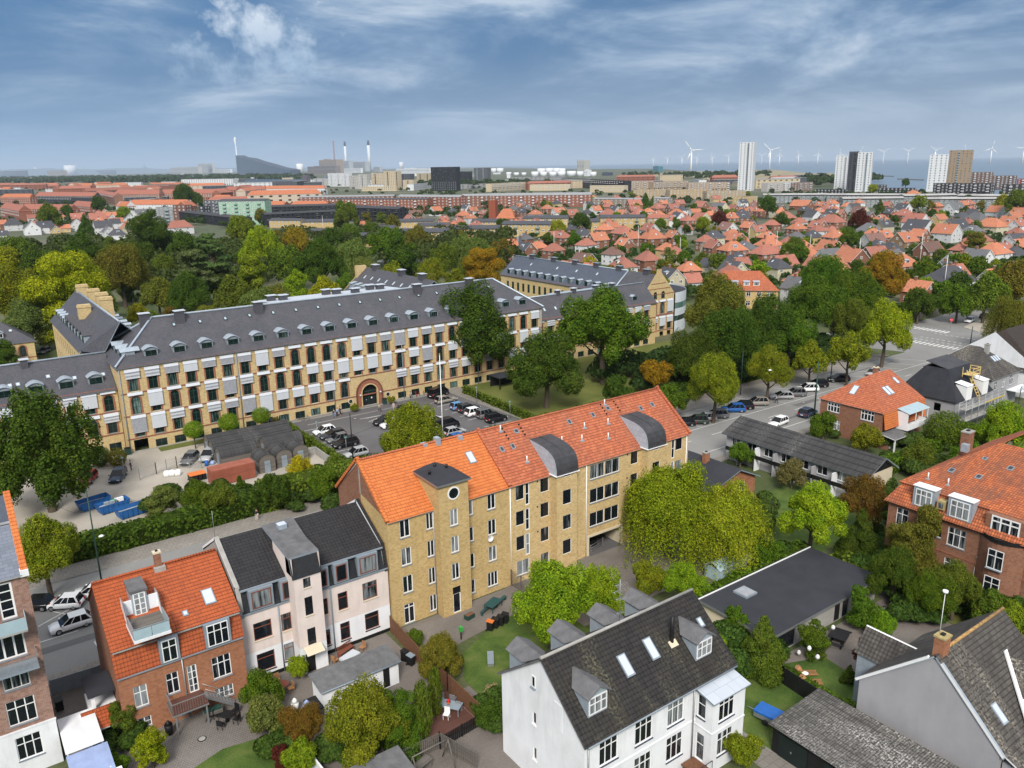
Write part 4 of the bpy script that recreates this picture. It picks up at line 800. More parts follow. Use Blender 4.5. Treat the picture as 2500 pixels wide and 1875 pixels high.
# ================================================================ houses on the right
def right_brick():
 X0,X1,Y0,Y1,ze,zb,zr = 83.0,106.0,14.0,43.3,7.95,10.0,13.6
 r = root('large_brick_villa','large red-brown brick villa with weathered orange mansard roof and tall windows','villa')
 def u(y):return Y1-y
 H = [(u(41.64),5.2,1.35,2.1,WT2),(u(39.3),5.2,1.35,2.1,WT2),(u(37.5),5.4,.6,1.3,dict(cols=1)),(u(35.65),5.0,1.9,2.1,WT3),(u(32.87),4.8,1.05,2.1,WT2),(u(30.16),4.7,1.5,2.1,WT2),(u(30.19),1.8,1.5,2.1,WT2),(u(35.63),1.9,1.9,1.6,WT3),(u(39.5),1.9,1.5,1.8,WT2),(u(41.64),1.9,1.35,1.8,WT2),(u(33),1.8,1.05,1.8,WT2),(u(26),4.8,1.5,2.1,WT2),(u(26),1.8,1.5,2.1,WT2)]
 b = MB();walls(b,X0,X1,Y0,Y1,0,ze,'br_red',{'w':H});b.box(X0-.05,Y0,3.95,X0-.002,Y1,4.1,'trim_red');b.build('wall',r);windows(r,(X0,Y1),(X0,Y0),H)
 b = MB();b.slab([(X0-.45,Y1+.4,ze-.15),(X0-.45,Y0,ze-.15),(X0+1.1,Y0,zb),(X0+1.1,Y1-.8,zb)],.12,'tile_old');b.slab([(X1,Y1+.4,ze-.15),(X0-.45,Y1+.4,ze-.15),(X0+1.1,Y1-.8,zb),(X1,Y1-.8,zb)],.12,'tile_old');b.build('mansard_roof',r)
 b = MB();xr,yr = 95.0,37.5;e = .35
 b.slab([(X0+.8,Y1-.4,zb),(X0+.8,Y0,zb),(xr,Y0,zr),(xr,yr,zr)],.15,'tile_old');b.slab([(X1,Y1-.4,zb),(X0+.8,Y1-.4,zb),(xr,yr,zr),(X1,yr,zr)],.15,'tile_old');b.build('roof',r)
 def dn(y,w_,h,cols):
  o = MB();o.box(-w_/2-.28,-.12,-.35,w_/2+.28,1.1,h+.25,'zinc');o.box(-w_/2-.36,-.22,h+.25,w_/2+.36,1.1,h+.33,'wpaint');o.box(-w_/2-.34,-.25,-.45,w_/2+.34,0,-.36,'gpaint')
  d = o.build('dormer',r,loc=(X0-.02,y,8.35),rz=-pi/2);ob('window',win_mesh(w_,h,cols,1,sill=None,top=.33,ft=.09),d,(0,-.15,.0))
 dn(39.5,1.75,1.9,3);dn(35.65,1.95,1.9,3)
 o = MB();o.box(-.4,-.1,0,.4,.8,.95,'mustard');o.box(-.25,-.12,.15,.25,-.1,.75,'glass');o.build('dormer',r,loc=(X0-.1,37.6,8.7),rz=-pi/2)
 o = MB();o.box(-1.9,-.1,-.2,1.9,1.2,2.05,'br_red');d = o.build('dormer',r,loc=(X0+.1,31.2,7.9),rz=-pi/2);ob('window',win_mesh(2.7,1.95,3,1,sill=None,top=.3,ft=.14),d,(0,-.13,.05))
 b = MB();n = 8;pts = [(X0-1.1*sin(pi*i/n),33.4-4.4*i/n) for i in range(n+1)]
 for i in range(n):
  a,c = pts[i],pts[i+1];b.poly([(a[0],a[1],0),(c[0],c[1],0),(c[0],c[1],7.55),(a[0],a[1],7.55)],'br_red');b.poly([(a[0]-.05,a[1],7.55),(c[0]-.05,c[1],7.55),(X0+.2,c[1],7.56),(X0+.2,a[1],7.56)],'concrete')
  b.poly([(a[0]-.08,a[1],7.5),(c[0]-.08,c[1],7.5),(c[0]-.08,c[1],7.95),(a[0]-.08,a[1],7.95)],'black')
 b.build('bow_balcony',r)
 ob('window',win_mesh(1.5,2.1,2,1,top=.33),r,(X0-1.2,31.2,4.7),-pi/2);ob('window',win_mesh(1.5,2.1,2,1,top=.33),r,(X0-1.2,31.2,1.7),-pi/2)
 chimney(r,94.6,41.0,11.2,14.2,1.3,.9,'br_red','concrete');b = MB();b.box(92.6,40.0,12.2,93.3,40.7,13.1,'zinc');b.build('roof_cowl',r)
 n = (-(zr-zb),0,xr-X0-.8);k = (zr-zb)/(xr-X0-.8)
 for x,y,ww,hh,gm in ((88.0,39.3,.6,.8,'lead'),(88.2,36.5,.6,.8,'lead'),(91.0,34.6,.6,.8,'lead'),(90.0,31.4,1.3,1.8,'skylb'),(91.5,37.5,.5,.5,'lead')):slope_obj(skylight_mesh(ww,hh,'gpaint',gm),'skylight',r,(x,y,zb+(x-X0-.8)*k),n,(0,-1,0))
 for y in (40.6,38.4):b = MB();b.box(-.2,-.2,0,.2,.2,.2,'zinc');b.tube((0,0,.2),(0,0,.9),.07,.07,'wpaint',6);b.build('roof_vent',r,loc=(85.6,y,10.4))
 return rebase(r,X0,Y1)
M_['skylb'] = plain('blue_skylight_glass',(0.10,0.13,0.24),0.15,0.05)
def long_house():
 X0,X1,Y0,Y1,ze,zr = 95.9,102.3,53.4,76.8,4.4,6.1
 r = root('terrace_row','long low terrace with dark corrugated roof and cream end gable','terraced houses')
 H = [(1.8+i*3.0,2.4,1.6,1.3,dict(cols=2)) for i in range(7)]
 b = MB();walls(b,X0,X1,Y0,Y1,0,ze,{'w':'greyr','f':'beige','b':'beige','e':'greyr'},{'w':H},zr=zr,axis='y',r0=99.6)
 b.poly([(X0+.2,Y0-.01,ze-.2),(X1-.2,Y0-.01,ze-.2),(99.6,Y0-.01,zr-.15)],'black');b.build('wall',r);put_windows(r,X0,X1,Y0,Y1,{'w':H})
 b = MB();roof(b,X0,X1,Y0,Y1,ze,zr,axis='y',m='corr_dk',r0=99.6,over=.7,gv=.5,edge='gpaint');b.build('roof',r)
 b = MB()
 for i in range(7):b.box(X0-1.2,Y0+1+i*3.2,0,X0-.02,Y0+1.15+i*3.2,3.6,'white' if i % 2 else 'greyr')
 b.box(X0-1.2,Y0+.8,1.9,X0-1.1,Y1-.8,2.5,'black');b.build('balcony_screens',r)
 return rebase(r,X0,Y0)
def hip_brick():
 X0,X1,Y0,Y1,ze,zr = 118.5,131.0,64.5,75.6,6.1,10.2
 r = root('hipped_brick_house','red brick house with hipped orange tiled roof and white glazed balcony','house')
 w4 = dict(cols=4,top=.36,ft=.11)
 H = [(Y1-73.1,4.0,2.3,1.6,w4),(Y1-67.0,4.0,2.3,1.7,w4),(Y1-67.1,.9,2.3,1.75,w4),(Y1-72.8,1.0,2.3,1.75,w4)]
 F = [(4.0,.9,1.4,1.5,dict(cols=3,top=.3)),(10.0,.9,1.0,1.2,WT2),(11.3,3.9,.9,1.2,WT2)]
 b = MB();walls(b,X0,X1,Y0,Y1,0,ze,'br_red',{'w':H,'f':F});b.build('wall',r);put_windows(r,X0,X1,Y0,Y1,{'w':H,'f':F})
 b = MB();roof(b,X0,X1,Y0,Y1,ze,zr,m='tile_or2',h0=5.0,h1=1.2,over=.3,r0=70.3);b.slab([(X0,Y0-.75,3.2),(X1,Y0-.75,3.2),(X1,Y0-.2,ze-.05),(X0,Y0-.2,ze-.05)],.12,'tile_or');b.build('roof',r)
 n = (-(zr-ze),0,5.0);slope_obj(skylight_mesh(1.0,1.9),'skylight',r,(X0+2.2,71.0,ze+2.2*(zr-ze)/5.0),n,(0,-1,0))
 n = (0,-(zr-ze),5.8);k = (zr-ze)/5.8
 for x in (123.8,124.8):slope_obj(skylight_mesh(.9,1.8),'skylight',r,(x,67.2,ze+2.7*k),n,(1,0,0))
 slope_obj(skylight_mesh(.8,1.4),'skylight',r,(128.5,68.3,ze+3.8*k),n,(1,0,0))
 chimney(r,126.5,70.9,9.8,11.0,.8,.6)
 b = MB();b.box(122.5,62.3,2.6,128.6,64.4,2.75,'white');b.box(122.5,62.3,2.75,128.6,62.4,3.6,'white');b.box(122.5,62.4,2.75,122.6,64.4,5.6,'white');b.box(128.5,62.4,2.75,128.6,64.4,3.6,'white')
 for x in (124.8,126.8,128.5):b.box(x-.05,62.3,3.6,x+.05,62.4,5.4,'white')
 b.box(122.4,62.2,5.4,128.7,62.35,5.5,'white');b.slab([(122.4,62.2,5.5),(128.7,62.2,5.5),(128.7,64.4,6.0),(122.4,64.4,6.0)],.04,'milk');b.build('balcony',r)
 b = MB();b.slab([(117.8,61.6,2.3),(122.4,61.6,2.3),(122.4,64.4,2.7),(117.8,64.4,2.7)],.12,'felt','wpaint');b.box(118.2,61.8,0,118.4,62.0,2.3,'white');b.box(122.0,61.8,0,122.2,62.0,2.3,'white');b.box(118.5,63.3,0,122,64.4,2.2,'br_red');b.box(119.2,63.2,.1,119.9,63.29,2.1,'white');b.build('porch',r)
 return rebase(r,X0,Y0)
def reno_house():
 r = root('house_under_renovation','house under renovation with black tarpaulin roof and scaffolding','house')
 X0,X1,Y0,Y1 = 137.0,149.5,62.0,72.0
 b = MB();walls(b,X0,X1,Y0,Y1,0,5.0,'greyr',{'w':[(3,2.6,1.2,1.4),(7,2.6,1.2,1.4)]});b.build('wall',r)
 b = MB();z0,z1 = 4.8,9.4;t0 = [(X0-.4,Y0-.4,z0),(X1+.2,Y0-.4,z0),(X1+.2,Y1+.4,z0),(X0-.4,Y1+.4,z0)];t1 = [(X0+3.2,Y0+3.4,z1),(X1-2,Y0+3.4,z1),(X1-2,Y1-2.6,z1),(X0+3.2,Y1-2.6,z1)]
 for i in range(4):j = (i+1) % 4;b.slab([t0[i],t0[j],t1[j],t1[i]],.15,'tarp')
 b.slab([(q[0],q[1],q[2]+(.9 if i in (2,3) else 0)) for i,q in enumerate(t1)],.1,'lead');b.build('tarpaulin_roof',r)
 for x in (140.5,146.3):o = MB();o.box(-1,-.3,0,1,1.6,2.6,'wpaint');o.slab([(-1.1,-.4,2.62),(1.1,-.4,2.62),(1.1,1.8,3.0),(-1.1,1.8,3.0)],.08,'wpaint');o.build('dormer',r,loc=(x,Y0-.1,4.6))
 s = root('scaffolding','galvanised scaffolding with yellow boards along the tarpaulined house','scaffolding')
 b = MB()
 for x in [X0-1.0+i*2.3 for i in range(7)]:
  for y in (Y0-2.2,Y0-1.1):b.tube((x,y,0),(x,y,5.2),.05,.05,'metal',5)
 for z in (2.0,4.0,4.6,5.1):
  for y in (Y0-2.2,Y0-1.1):b.tube((X0-1,y,z),(X0+12.8,y,z),.04,.04,'metal',5)
 b.build('frame',s)
 b = MB();b.box(X0-1,Y0-2.2,2.02,X0+12.8,Y0-1.1,2.08,'concrete');b.box(X0-1,Y0-2.2,4.02,X0+12.8,Y0-1.1,4.08,'concrete');b.box(X0+6,Y0-2.25,4.1,X0+12.8,Y0-2.2,4.3,'yellow');b.box(X0+7,Y0-2.25,2.1,X0+12.8,Y0-2.2,2.3,'yellow');b.build('boards',s);rebase(s,X0,Y0-2)
 s = root('timber_stair','yellow timber ladder tower leaning on the black tarpaulin roof','ladder')
 b = MB();x,y = 143.6,61.3
 for dx in (0,.9):b.tube((x+dx,y,4.2),(x+dx,y+2.6,9.0),.09,.09,'ply',4)
 for i in range(10):b.box(x,y+.26*i,4.3+.48*i,x+.95,y+.26*i+.12,4.4+.48*i,'ply')
 b.box(x-.7,y+1.2,8.3,x+1.9,y+2.9,8.42,'ply')
 for px_,py_ in ((x-.7,y+1.2),(x+1.9,y+1.2),(x+1.9,y+2.9),(x-.7,y+2.9)):b.box(px_-.05,py_-.05,7.0,px_+.05,py_+.05,9.6,'ply')
 for z in (9.0,9.5):b.box(x-.75,y+1.12,z,x+1.95,y+1.18,z+.12,'ply');b.box(x+1.92,y+1.2,z,x+1.98,y+2.9,z+.12,'ply')
 b.build('ladder',s);rebase(s,x,y)
 rebase(r,X0,Y0)
 X0,X1,Y0,Y1,ze,zr = 151.5,162.4,62.9,75.0,6.5,10.6
 r = root('hipped_grey_house','grey rendered house with hipped lichened grey roof and balcony','house')
 H = {'w':[(3,3.8,1.2,1.6,WT2),(6,3.8,1.2,1.6,WT2),(9.6,3.8,1.2,1.6,WT2),(3,.8,1.2,1.6,WT2)],'f':[(2,3.8,1.2,1.6,WT2),(5,3.8,1.2,1.6,WT2),(8.2,3.8,1.6,1.9,WT3),(2,.8,1.2,1.6,WT2),(5,.8,1.2,1.6,WT2)]}
 b = MB();walls(b,X0,X1,Y0,Y1,0,ze,'greyr',H);b.build('wall',r);put_windows(r,X0,X1,Y0,Y1,H)
 b = MB();roof(b,X0,X1,Y0,Y1,ze,zr,axis='y',m='tile_grey',h0=5.0,h1=5.0,over=.45);b.build('roof',r);chimney(r,157,66.8,9.3,11.3,.8,.7,'concrete','concrete')
 n = (0,-(zr-ze),5.0)
 for x in (157.0,157.9,158.8):slope_obj(skylight_mesh(.7,1.3),'skylight',r,(x,65.5,ze+2.6*.82),n,(1,0,0))
 b = MB();b.box(158.0,60.4,3.0,164.0,62.85,3.15,'white')
 for i in range(4):x = 158+i*1.9;b.box(x,60.4,0 if i % 3 == 0 else 3.15,x+.12,60.5,4.1,'dgreen');b.tube((x,60.45,3.2),(x+1.8,60.45,4.1),.04,.04,'milk',4);b.tube((x,60.45,4.1),(x+1.8,60.45,3.2),.04,.04,'milk',4)
 b.box(158,60.4,4.1,164,60.5,4.2,'milk');b.build('balcony',r);rebase(r,X0,Y0)
 X0,X1,Y0,Y1,ze,zr = 166.0,185.0,60.5,78.5,5.5,12.0
 r = root('dark_roofed_house','big house with steep dark brown tiled roof and roof windows','house')
 b = MB();walls(b,X0,X1,Y0,Y1,0,ze,'white',{},zr=zr,axis='x');b.build('wall',r);b = MB();roof(b,X0,X1,Y0,Y1,ze,zr,m='tile_brn',over=.4,h0=4.0);b.build('roof',r)
 n = (0,-(zr-ze),9.0)
 for x,y in ((172.5,64.5),(176.5,65.2),(174.5,63.2),(180.5,66.5)):slope_obj(skylight_mesh(1.0,1.8),'skylight',r,(x,y,ze+(y-Y0)*(zr-ze)/9),n,(1,0,0))
 rebase(r,X0,Y0)
 X0,X1,Y0,Y1 = 77.6,86.8,64.3,75.0
 r = root('low_brick_house','low red brick house with dark felt roof and brick chimney behind the yellow block','house')
 H = {'f':[(6.3,1.6,1.5,1.4,dict(cols=3)),(1.6,.4,1.2,.8,dict(cols=3))]}
 b = MB();walls(b,X0,X1,Y0,Y1,0,3.4,'br_org',H,zr=5.0,axis='y',r0=83.0);b.build('wall',r);put_windows(r,X0,X1,Y0,Y1,H)
 b = MB();roof(b,X0,X1,Y0,Y1,3.4,5.1,axis='y',m='felt_dk',r0=83.0,over=.5,gv=.5,edge='gpaint');b.build('roof',r);chimney(r,82.2,69.2,4.3,6.3,.9,.6,'br_org','concrete');rebase(r,X0,Y0)
M_['tarp'] = plain('black_tarpaulin',(0.022,0.023,0.028),0.45,0.3,0.6,stain=0.3);M_['yellow'] = plain('yellow_board',(0.55,0.42,0.06),0.7,0.1);M_['ply'] = plain('pale_timber',(0.60,0.45,0.18),0.8,0.12,3)
M_['tile_brn'] = tilem('dark_brown_tiles',(0.055,0.04,0.033),(0.04,0.03,0.027),0.32,0.36,0.2,joint=0.6)
def white_shed():
 X0,X1,Y0,Y1 = 20.3,27.9,57.0,59.7
 r = root('white_garden_shed','low white garden shed with grey felt roof below the pink terrace','shed')
 H = [(3.6,.45,1.0,1.1,dict(cols=2,rows=2,fm='black')),(6.0,.02,.65,1.95,dict(cols=1,fm='black',gm='black',sill=None,name='door'))]
 b = MB();walls(b,X0+.2,X1-.2,Y0+.2,Y1-.2,0,2.15,'white',{'f':H});b.build('wall',r);windows(r,(X0+.2,Y0+.2),(X1-.2,Y0+.2),H)
 b = MB();b.slab([(X0,Y0,2.35),(X1,Y0,2.35),(X1,Y1,2.65),(X0,Y1,2.65)],.16,'felt','gpaint');b.tube((X0,Y0-.05,2.25),(X1,Y0-.05,2.25),.06,.06,'gpaint',6);b.build('roof',r);rebase(r,X0,Y0)
 X0,X1,Y0,Y1 = 18.2,22.4,43.0,47.2
 r = root('felt_roofed_shed','brown wooden shed with worn dark felt roof at the bottom edge','shed')
 b = MB();walls(b,X0+.2,X1-.2,Y0+.2,Y1-.2,0,2.1,'wood',{});b.build('wall',r);b = MB();b.slab([(X0,Y0,2.25),(X1,Y0,2.25),(X1,Y1,2.6),(X0,Y1,2.6)],.14,'felt','wood');b.build('roof',r);rebase(r,X0,Y0)
 r = root('glass_canopy','pale glass canopy roof with blue panels beside the brick block','canopy')
 b = MB();b.box(1.75,61.6,2.4,4.4,66.5,2.48,'white');b.box(1.75,58.2,2.2,4.6,61.58,2.28,'bluep');b.box(1.75,54.0,2.1,5.0,58.18,2.18,'white')
 for x in (1.9,4.3):
  for y in (54.4,58.4,62,66):b.box(x-.05,y-.05,0,x+.05,y+.05,2.3,'wpaint')
 b.build('roof',r);rebase(r,3,60)
M_['bluep'] = plain('pale_blue_panels',(0.30,0.38,0.60),0.5,0.15,1)
for fn in (left_block,brick_house,pink_house,yellow_block,white_house,flat_building,grey_house,shed_long,right_brick,long_house,hip_brick,reno_house,white_shed):fn()
# ================================================================ the school complex
def sch_win(w_,h,arch):
 def mk():
  b = MB();x = w_/2;fm = 'dgreen';ft = .09;d = .03;n = 8
  hs = h-x if arch else h
  b.box(-x,-d,0,x,d,ft,fm);b.box(-x,-d,ft,-x+ft,d,hs,fm);b.box(x-ft,-d,ft,x,d,hs,fm);b.box(-ft*.5,-d+.004,ft,ft*.5,d-.004,h-.02,fm);b.box(-x+ft,-d+.008,hs-.05,x-ft,d-.008,hs+.05,fm)
  b.box(-x+ft,-d+.012,hs*.5-.03,x-ft,d-.012,hs*.5+.03,fm)
  if arch:
   pts = [(x*cos(pi*i/n),hs+x*sin(pi*i/n)) for i in range(n+1)]
   for i in range(n):
    (xa,za),(xb,zb) = pts[i],pts[i+1];k = 1-ft/x
    b.poly([(xa,-d,za),(xb,-d,zb),(xb*k,-d,hs+(zb-hs)*k),(xa*k,-d,hs+(za-hs)*k)],fm)
   b.poly([(-x,0,0),(x,0,0)]+[(p[0],0,p[1]) for p in pts],'glass_s')
  else:b.box(-x,-d+.002,h-ft,x,d-.002,h,fm);b.poly([(-x,0,0),(x,0,0),(x,0,h),(-x,0,h)],'glass_s')
  return b.data('window')
 return cached(('sw',w_,h,arch),mk)
def blind_mesh(code,hh,w_=2.3):
 def mk():
  b = MB();x = w_/2
  b.poly([(-x,-.32,-.5),(x,-.32,-.5),(x,-.05,0),(-x,-.05,0)],'blind');b.poly([(-x,-.05,0),(x,-.05,0),(x,.02,0),(-x,.02,0)],'blind');b.box(-x,-.30,-.5,x,.02,-.45,'blind')
  for s in (-x,x):b.poly([(s,-.32,-.5),(s,-.05,0),(s,.02,0),(s,.02,-.5)][::(1 if s < 0 else -1)],'blind')
  L = {'A':0,'s':1.35,'g':1.2,'w':1.5,'F':2.6,'G':2.9,'X':3.5}[code]*hh/3.6
  if L:
   y = -.26
   if code == 's':
    for i in range(4):b.box(-x+.03,y-(.02 if i % 2 else 0),-.5-L*(i+1)/4,x-.03,y+.02,-.5-L*i/4,'blind' if i % 2 else 'blind_g')
   else:b.box(-x+.03,y,-.5-L,x-.03,y+.02,-.5,'blind_g' if code in 'gG' else 'blind');b.box(-x+.02,y-.02,-.5-L-.07,x-.02,y+.03,-.5-L,'blind')
  return b.data('sun_blind')
 return cached(('bl',code,hh,w_),mk)
def sch_wall(r,b,A,Bp,cols,rows,ze,pat,base=True,z0=0.0,name='window',mt='br_sch',bl=True,skipb=()):
 """cols: list of u; rows: list of (sill, h); pat: strings per row"""
 H = [];W_ = 1.4
 ax,ay = A;bx,by = Bp;L = hypot(bx-ax,by-ay);dx,dy = (bx-ax)/L,(by-ay)/L;nx,ny = dy,-dx
 def pt(u,z,k):return (ax+dx*u+nx*k,ay+dy*u+ny*k,z)
 def pbox(u0,u1,za,zb,k,m):
  q = [pt(u0,za,k),pt(u1,za,k),pt(u1,zb,k),pt(u0,zb,k)];b.poly(q,m);b.poly([pt(u0,za,0),pt(u0,za,k),pt(u0,zb,k),pt(u0,zb,0)],m);b.poly([pt(u1,za,k),pt(u1,za,0),pt(u1,zb,0),pt(u1,zb,k)],m)
  b.poly([pt(u0,zb,k),pt(u1,zb,k),pt(u1,zb,0),pt(u0,zb,0)],m)
 for ri,(sill,h) in enumerate(rows):
  for ci,u in enumerate(cols):
   c = pat[ri][ci]
   if c == '.':continue
   H.append((u,sill,W_,h));arch = c in 'AG'
   put_on(sch_win(W_,h,arch),name,r,A,Bp,u,sill,.12)
   if arch:
    n = 6;x = W_/2;hs = sill+h-x
    for s in (1,-1):
     arc = [(u+s*x*cos(pi/2*i/n),hs+x*sin(pi/2*i/n)) for i in range(n+1)]
     poly = [pt(a,z,0) for a,z in arc]+[pt(u+s*x,sill+h,0)]
     b.poly(poly[::(-1 if s > 0 else 1)] if s > 0 else poly[::-1][::-1],mt)
   pbox(u-W_/2-.26,u-W_/2-.01,sill,sill+h-(W_/2 if arch else 0),.035,'trim_red');pbox(u+W_/2+.01,u+W_/2+.26,sill,sill+h-(W_/2 if arch else 0),.035,'trim_red')
   if arch:
    n = 8;x = W_/2;hs = sill+h-x
    for i in range(n):
     a0,a1 = pi*i/n,pi*(i+1)/n;b.poly([pt(u+(x+.01)*cos(a0),hs+(x+.01)*sin(a0),.035),pt(u+(x+.26)*cos(a0),hs+(x+.26)*sin(a0),.035),pt(u+(x+.26)*cos(a1),hs+(x+.26)*sin(a1),.035),pt(u+(x+.01)*cos(a1),hs+(x+.01)*sin(a1),.035)],'trim_red')
   pbox(u-W_/2-.05,u+W_/2+.05,sill-.12,sill-.003,.09,'gpaint' if (ci*7+ri) % 4 else 'beige')
   if bl:put_on(blind_mesh(c if c in 'AsgwFGX' else 'A',h),'sun_blind',r,A,Bp,u,sill+h+(.72 if ri else .8),0.0)
  pbox(0,L,sill-.3,sill-.14,.07,'trim_red')
  pbox(0,L,sill-.38,sill-.3,.04,'trim_red')
 if base:
  for ci,u in enumerate(cols):
   if ci in skipb:continue
   H.append((u,.25,1.85,1.3));put_on(win_mesh(1.85,1.3,2,1,'dgreen','glass_s',.09,'concrete'),'basement_window',r,A,Bp,u,.25,.1)
 return H
def school():
 X0,X1,Y0,Y1,YR,ze,zr = 20.8,107.3,138.6,156.2,147.4,14.75,20.6
 r = root('school_building','very long yellow brick school block with slate hipped roof, arched entrance and white sun blinds','school')
 cols = [2.1+3.05*i for i in range(28)];rows = [(10.35,3.0),(6.5,3.0),(2.6,3.0)]
 pat = ["ssgwgggFgAAAAFggGwggAwgwAAAw","AFAAsGsAAAwwFFFFAwGAwgAwgAFF","GFsAsgGXwwwwA...sssAswAgAwFw"]
 b = MB();H = sch_wall(r,b,(X0,Y0),(X1,Y0),cols,rows,ze,pat,skipb=(0,13,14,15));H.append((2.0,0,2.2,2.1));ua = 43.5-20.8+20.8
 wall(b,(X0,Y0),(X1,Y0),0,ze,H+[(64.15-X0+.35,0,3.2,4.3)],'br_sch')
 wall(b,(X0,Y1),(X0,Y0),0,ze,[],'br_sch');wall(b,(X1,Y0),(X1,Y1),0,ze,[],'br_sch');wall(b,(X1,Y1),(X0,Y1),0,ze,[(3+3.05*i,10.5,1.4,2.6) for i in range(27)],'br_sch')
 b.box(X0,Y0-.12,ze-.45,X1,Y0-.002,ze-.05,'trim_red');b.box(X0,Y0-.06,ze-.75,X1,Y0-.002,ze-.46,'br_sch');b.box(X0,Y0-.1,0,X0+62,Y0-.003,.22,'concrete')
 b.poly([(X0+.9,Y0+3,0),(X0+3.1,Y0+3,0),(X0+3.1,Y0+3,2.1),(X0+.9,Y0+3,2.1)],'black');b.build('wall',r)  # black sheet set back in the opening paints the passage's deep shade
 e = MB();cx = 64.5;R = 1.6;n = 16;hs = 2.75
 def ring(r0,r1,y,m):
  for i in range(n):
   a0,a1 = pi*i/n,pi*(i+1)/n
   e.poly([(cx+r1*cos(a0),y,hs+r1*sin(a0)),(cx+r1*cos(a1),y,hs+r1*sin(a1)),(cx+r0*cos(a1),y,hs+r0*sin(a1)),(cx+r0*cos(a0),y,hs+r0*sin(a0))][::-1],m)
   e.poly([(cx+r1*cos(a0),y,hs+r1*sin(a0)),(cx+r1*cos(a0),Y0,hs+r1*sin(a0)),(cx+r1*cos(a1),Y0,hs+r1*sin(a1)),(cx+r1*cos(a1),y,hs+r1*sin(a1))],m)
  for s in (-1,1):x0_,x1_ = sorted((cx+s*r0,cx+s*r1));e.box(x0_,y,0,x1_,Y0-.001,hs,m)
 ring(R,R+.22,Y0-.42,'br_sch');ring(R+.22,R+1.0,Y0-.36,'trim_red');ring(R+1.0,R+1.15,Y0-.46,'trim_dk')
 e.build('entrance_arch',r)
 d = MB();d.poly([(cx-R,Y0+.35,0),(cx+R,Y0+.35,0)]+[(cx+R*cos(pi*i/n),Y0+.35,hs+R*sin(pi*i/n)) for i in range(n+1)],'black')
 d.box(cx-.04,Y0+.28,0,cx+.04,Y0+.33,2.9,'dgreen');d.box(cx-R,Y0+.26,2.8,cx+R,Y0+.34,3.0,'dgreen');d.box(cx+.5,Y0+.3,1.3,cx+.75,Y0+.34,1.6,'white');d.box(cx-.6,Y0+.3,1.1,cx-.45,Y0+.34,1.25,'bluep')
 for i in range(6):d.box(cx-R+.1,Y0+.31,.4+i*.4,cx+R-.1,Y0+.34,.44+i*.4,'dgreen')
 d.build('entrance_door',r)
 for s in (-1,1):o = MB();o.tube((cx+s*2.15,Y0-.75,2.6),(cx+s*2.15,Y0-.55,2.6),.16,.16,'lampg',8);o.build('wall_lamp',r);o = MB();o.tube((cx+s*4.0,Y0-.04,1.6),(cx+s*4.0,Y0-.09,1.6),.5,.5,'beige',14,smooth=False);o.tube((cx+s*4.0,Y0-.05,1.6),(cx+s*4.0,Y0-.12,1.6),.36,.36,'glass_s',14,smooth=False);o.build('round_window',r)
 b = MB();roof(b,X0,X1,Y0,Y1,ze,zr,m='slate',h0=7.9,h1=7.0,over=.4,edge='zinc');b.build('roof',r)
 b = MB();k = .14
 for a,c in (((X0-.3,Y0-.3,ze),(X0+7.9,YR,zr+.1)),((X0+7.9,YR,zr+.1),(X0-.3,Y1+.3,ze)),((X0+7.9,YR,zr+.1),(X1-7,YR,zr+.1)),((X1+.3,Y0-.3,ze),(X1-7,YR,zr+.1))):b.tube(a,c,.2,.2,'zinc',6,False)
 b.build('ridge_flashing',r)
 b = MB();b.slab([(50,147.4,20.75),(78,147.4,20.75),(78,155.5,20.3),(50,155.5,20.3)],.8,'skylr','zinc');b.build('zinc_roof',r)
 ks = (zr-ze)/(YR-Y0)
 for i in range(18):dormer(r,26.46+4.5*i,139.9,14.9,0,2.15,1.8,2.2,'arch','zinc','zincd2',.5,win=dict(cols=2,rows=2,fm='dgreen',gm='glass_s',sill=None),wsc=.8)
 for y in (145.0,141.6,148.4):dormer(r,X0+1.3,y,14.9,-pi/2,2.15,1.8,2.0,'arch','zinc','zincd2',.5,win=dict(cols=2,rows=2,fm='dgreen',gm='glass_s',sill=None),wsc=.8)
 n = (0,-(zr-ze),YR-Y0)
 for i in range(17):slope_obj(skylight_mesh(.55,.8,'black','milk'),'skylight',r,(31.8+4.4*i,145.4,ze+(145.4-Y0)*ks),n,(1,0,0))
 for x,y in ((27.5,147.2),(33.0,146.0),(46.9,146.0),(51.5,152),(53.5,151),(62.8,152),(64.6,151),(68,149.5),(72.5,152),(74.3,151),(80.3,146),(93.2,146)):
  o = MB();o.box(-.75,-.55,-1.6,.75,.55,1.1,'slate');o.box(-.95,-.75,1.12,.95,.75,1.22,'skylr');o.build('roof_vent',r,loc=(x,y,20.4))
 for x in (21.0,39.8,57.3,72.1,90,106.9):pipe(r,x,Y0-.12,0,ze-.4,'gpaint',.08)
 rebase(r,X0,Y0)
 X0,X1,Y0,Y1,ze,zr = -16.0,20.7,141.0,154.0,10.9,15.6
 r = root('school_wing','lower left wing of the yellow brick school with arched zinc dormers','school')
 cols = [X1-X0-1.45-2.83*i for i in range(12)];cols.reverse();b = MB()
 H = sch_wall(r,b,(X0,Y0),(X1,Y0),cols,[(7.1,2.7),(3.3,2.7)],ze,["wswFwswswsFA","swFwswswwsAs"]);wall(b,(X0,Y0),(X1,Y0),0,ze,H,'br_sch');wall(b,(X1,Y1),(X0,Y1),0,ze,[],'br_sch');wall(b,(X0,Y1),(X0,Y0),0,ze,[],'br_sch',gable=[(6.5,zr)])
 b.box(X0,Y0-.15,ze-.45,X1,Y0-.002,ze-.02,'trim_red');b.build('wall',r)
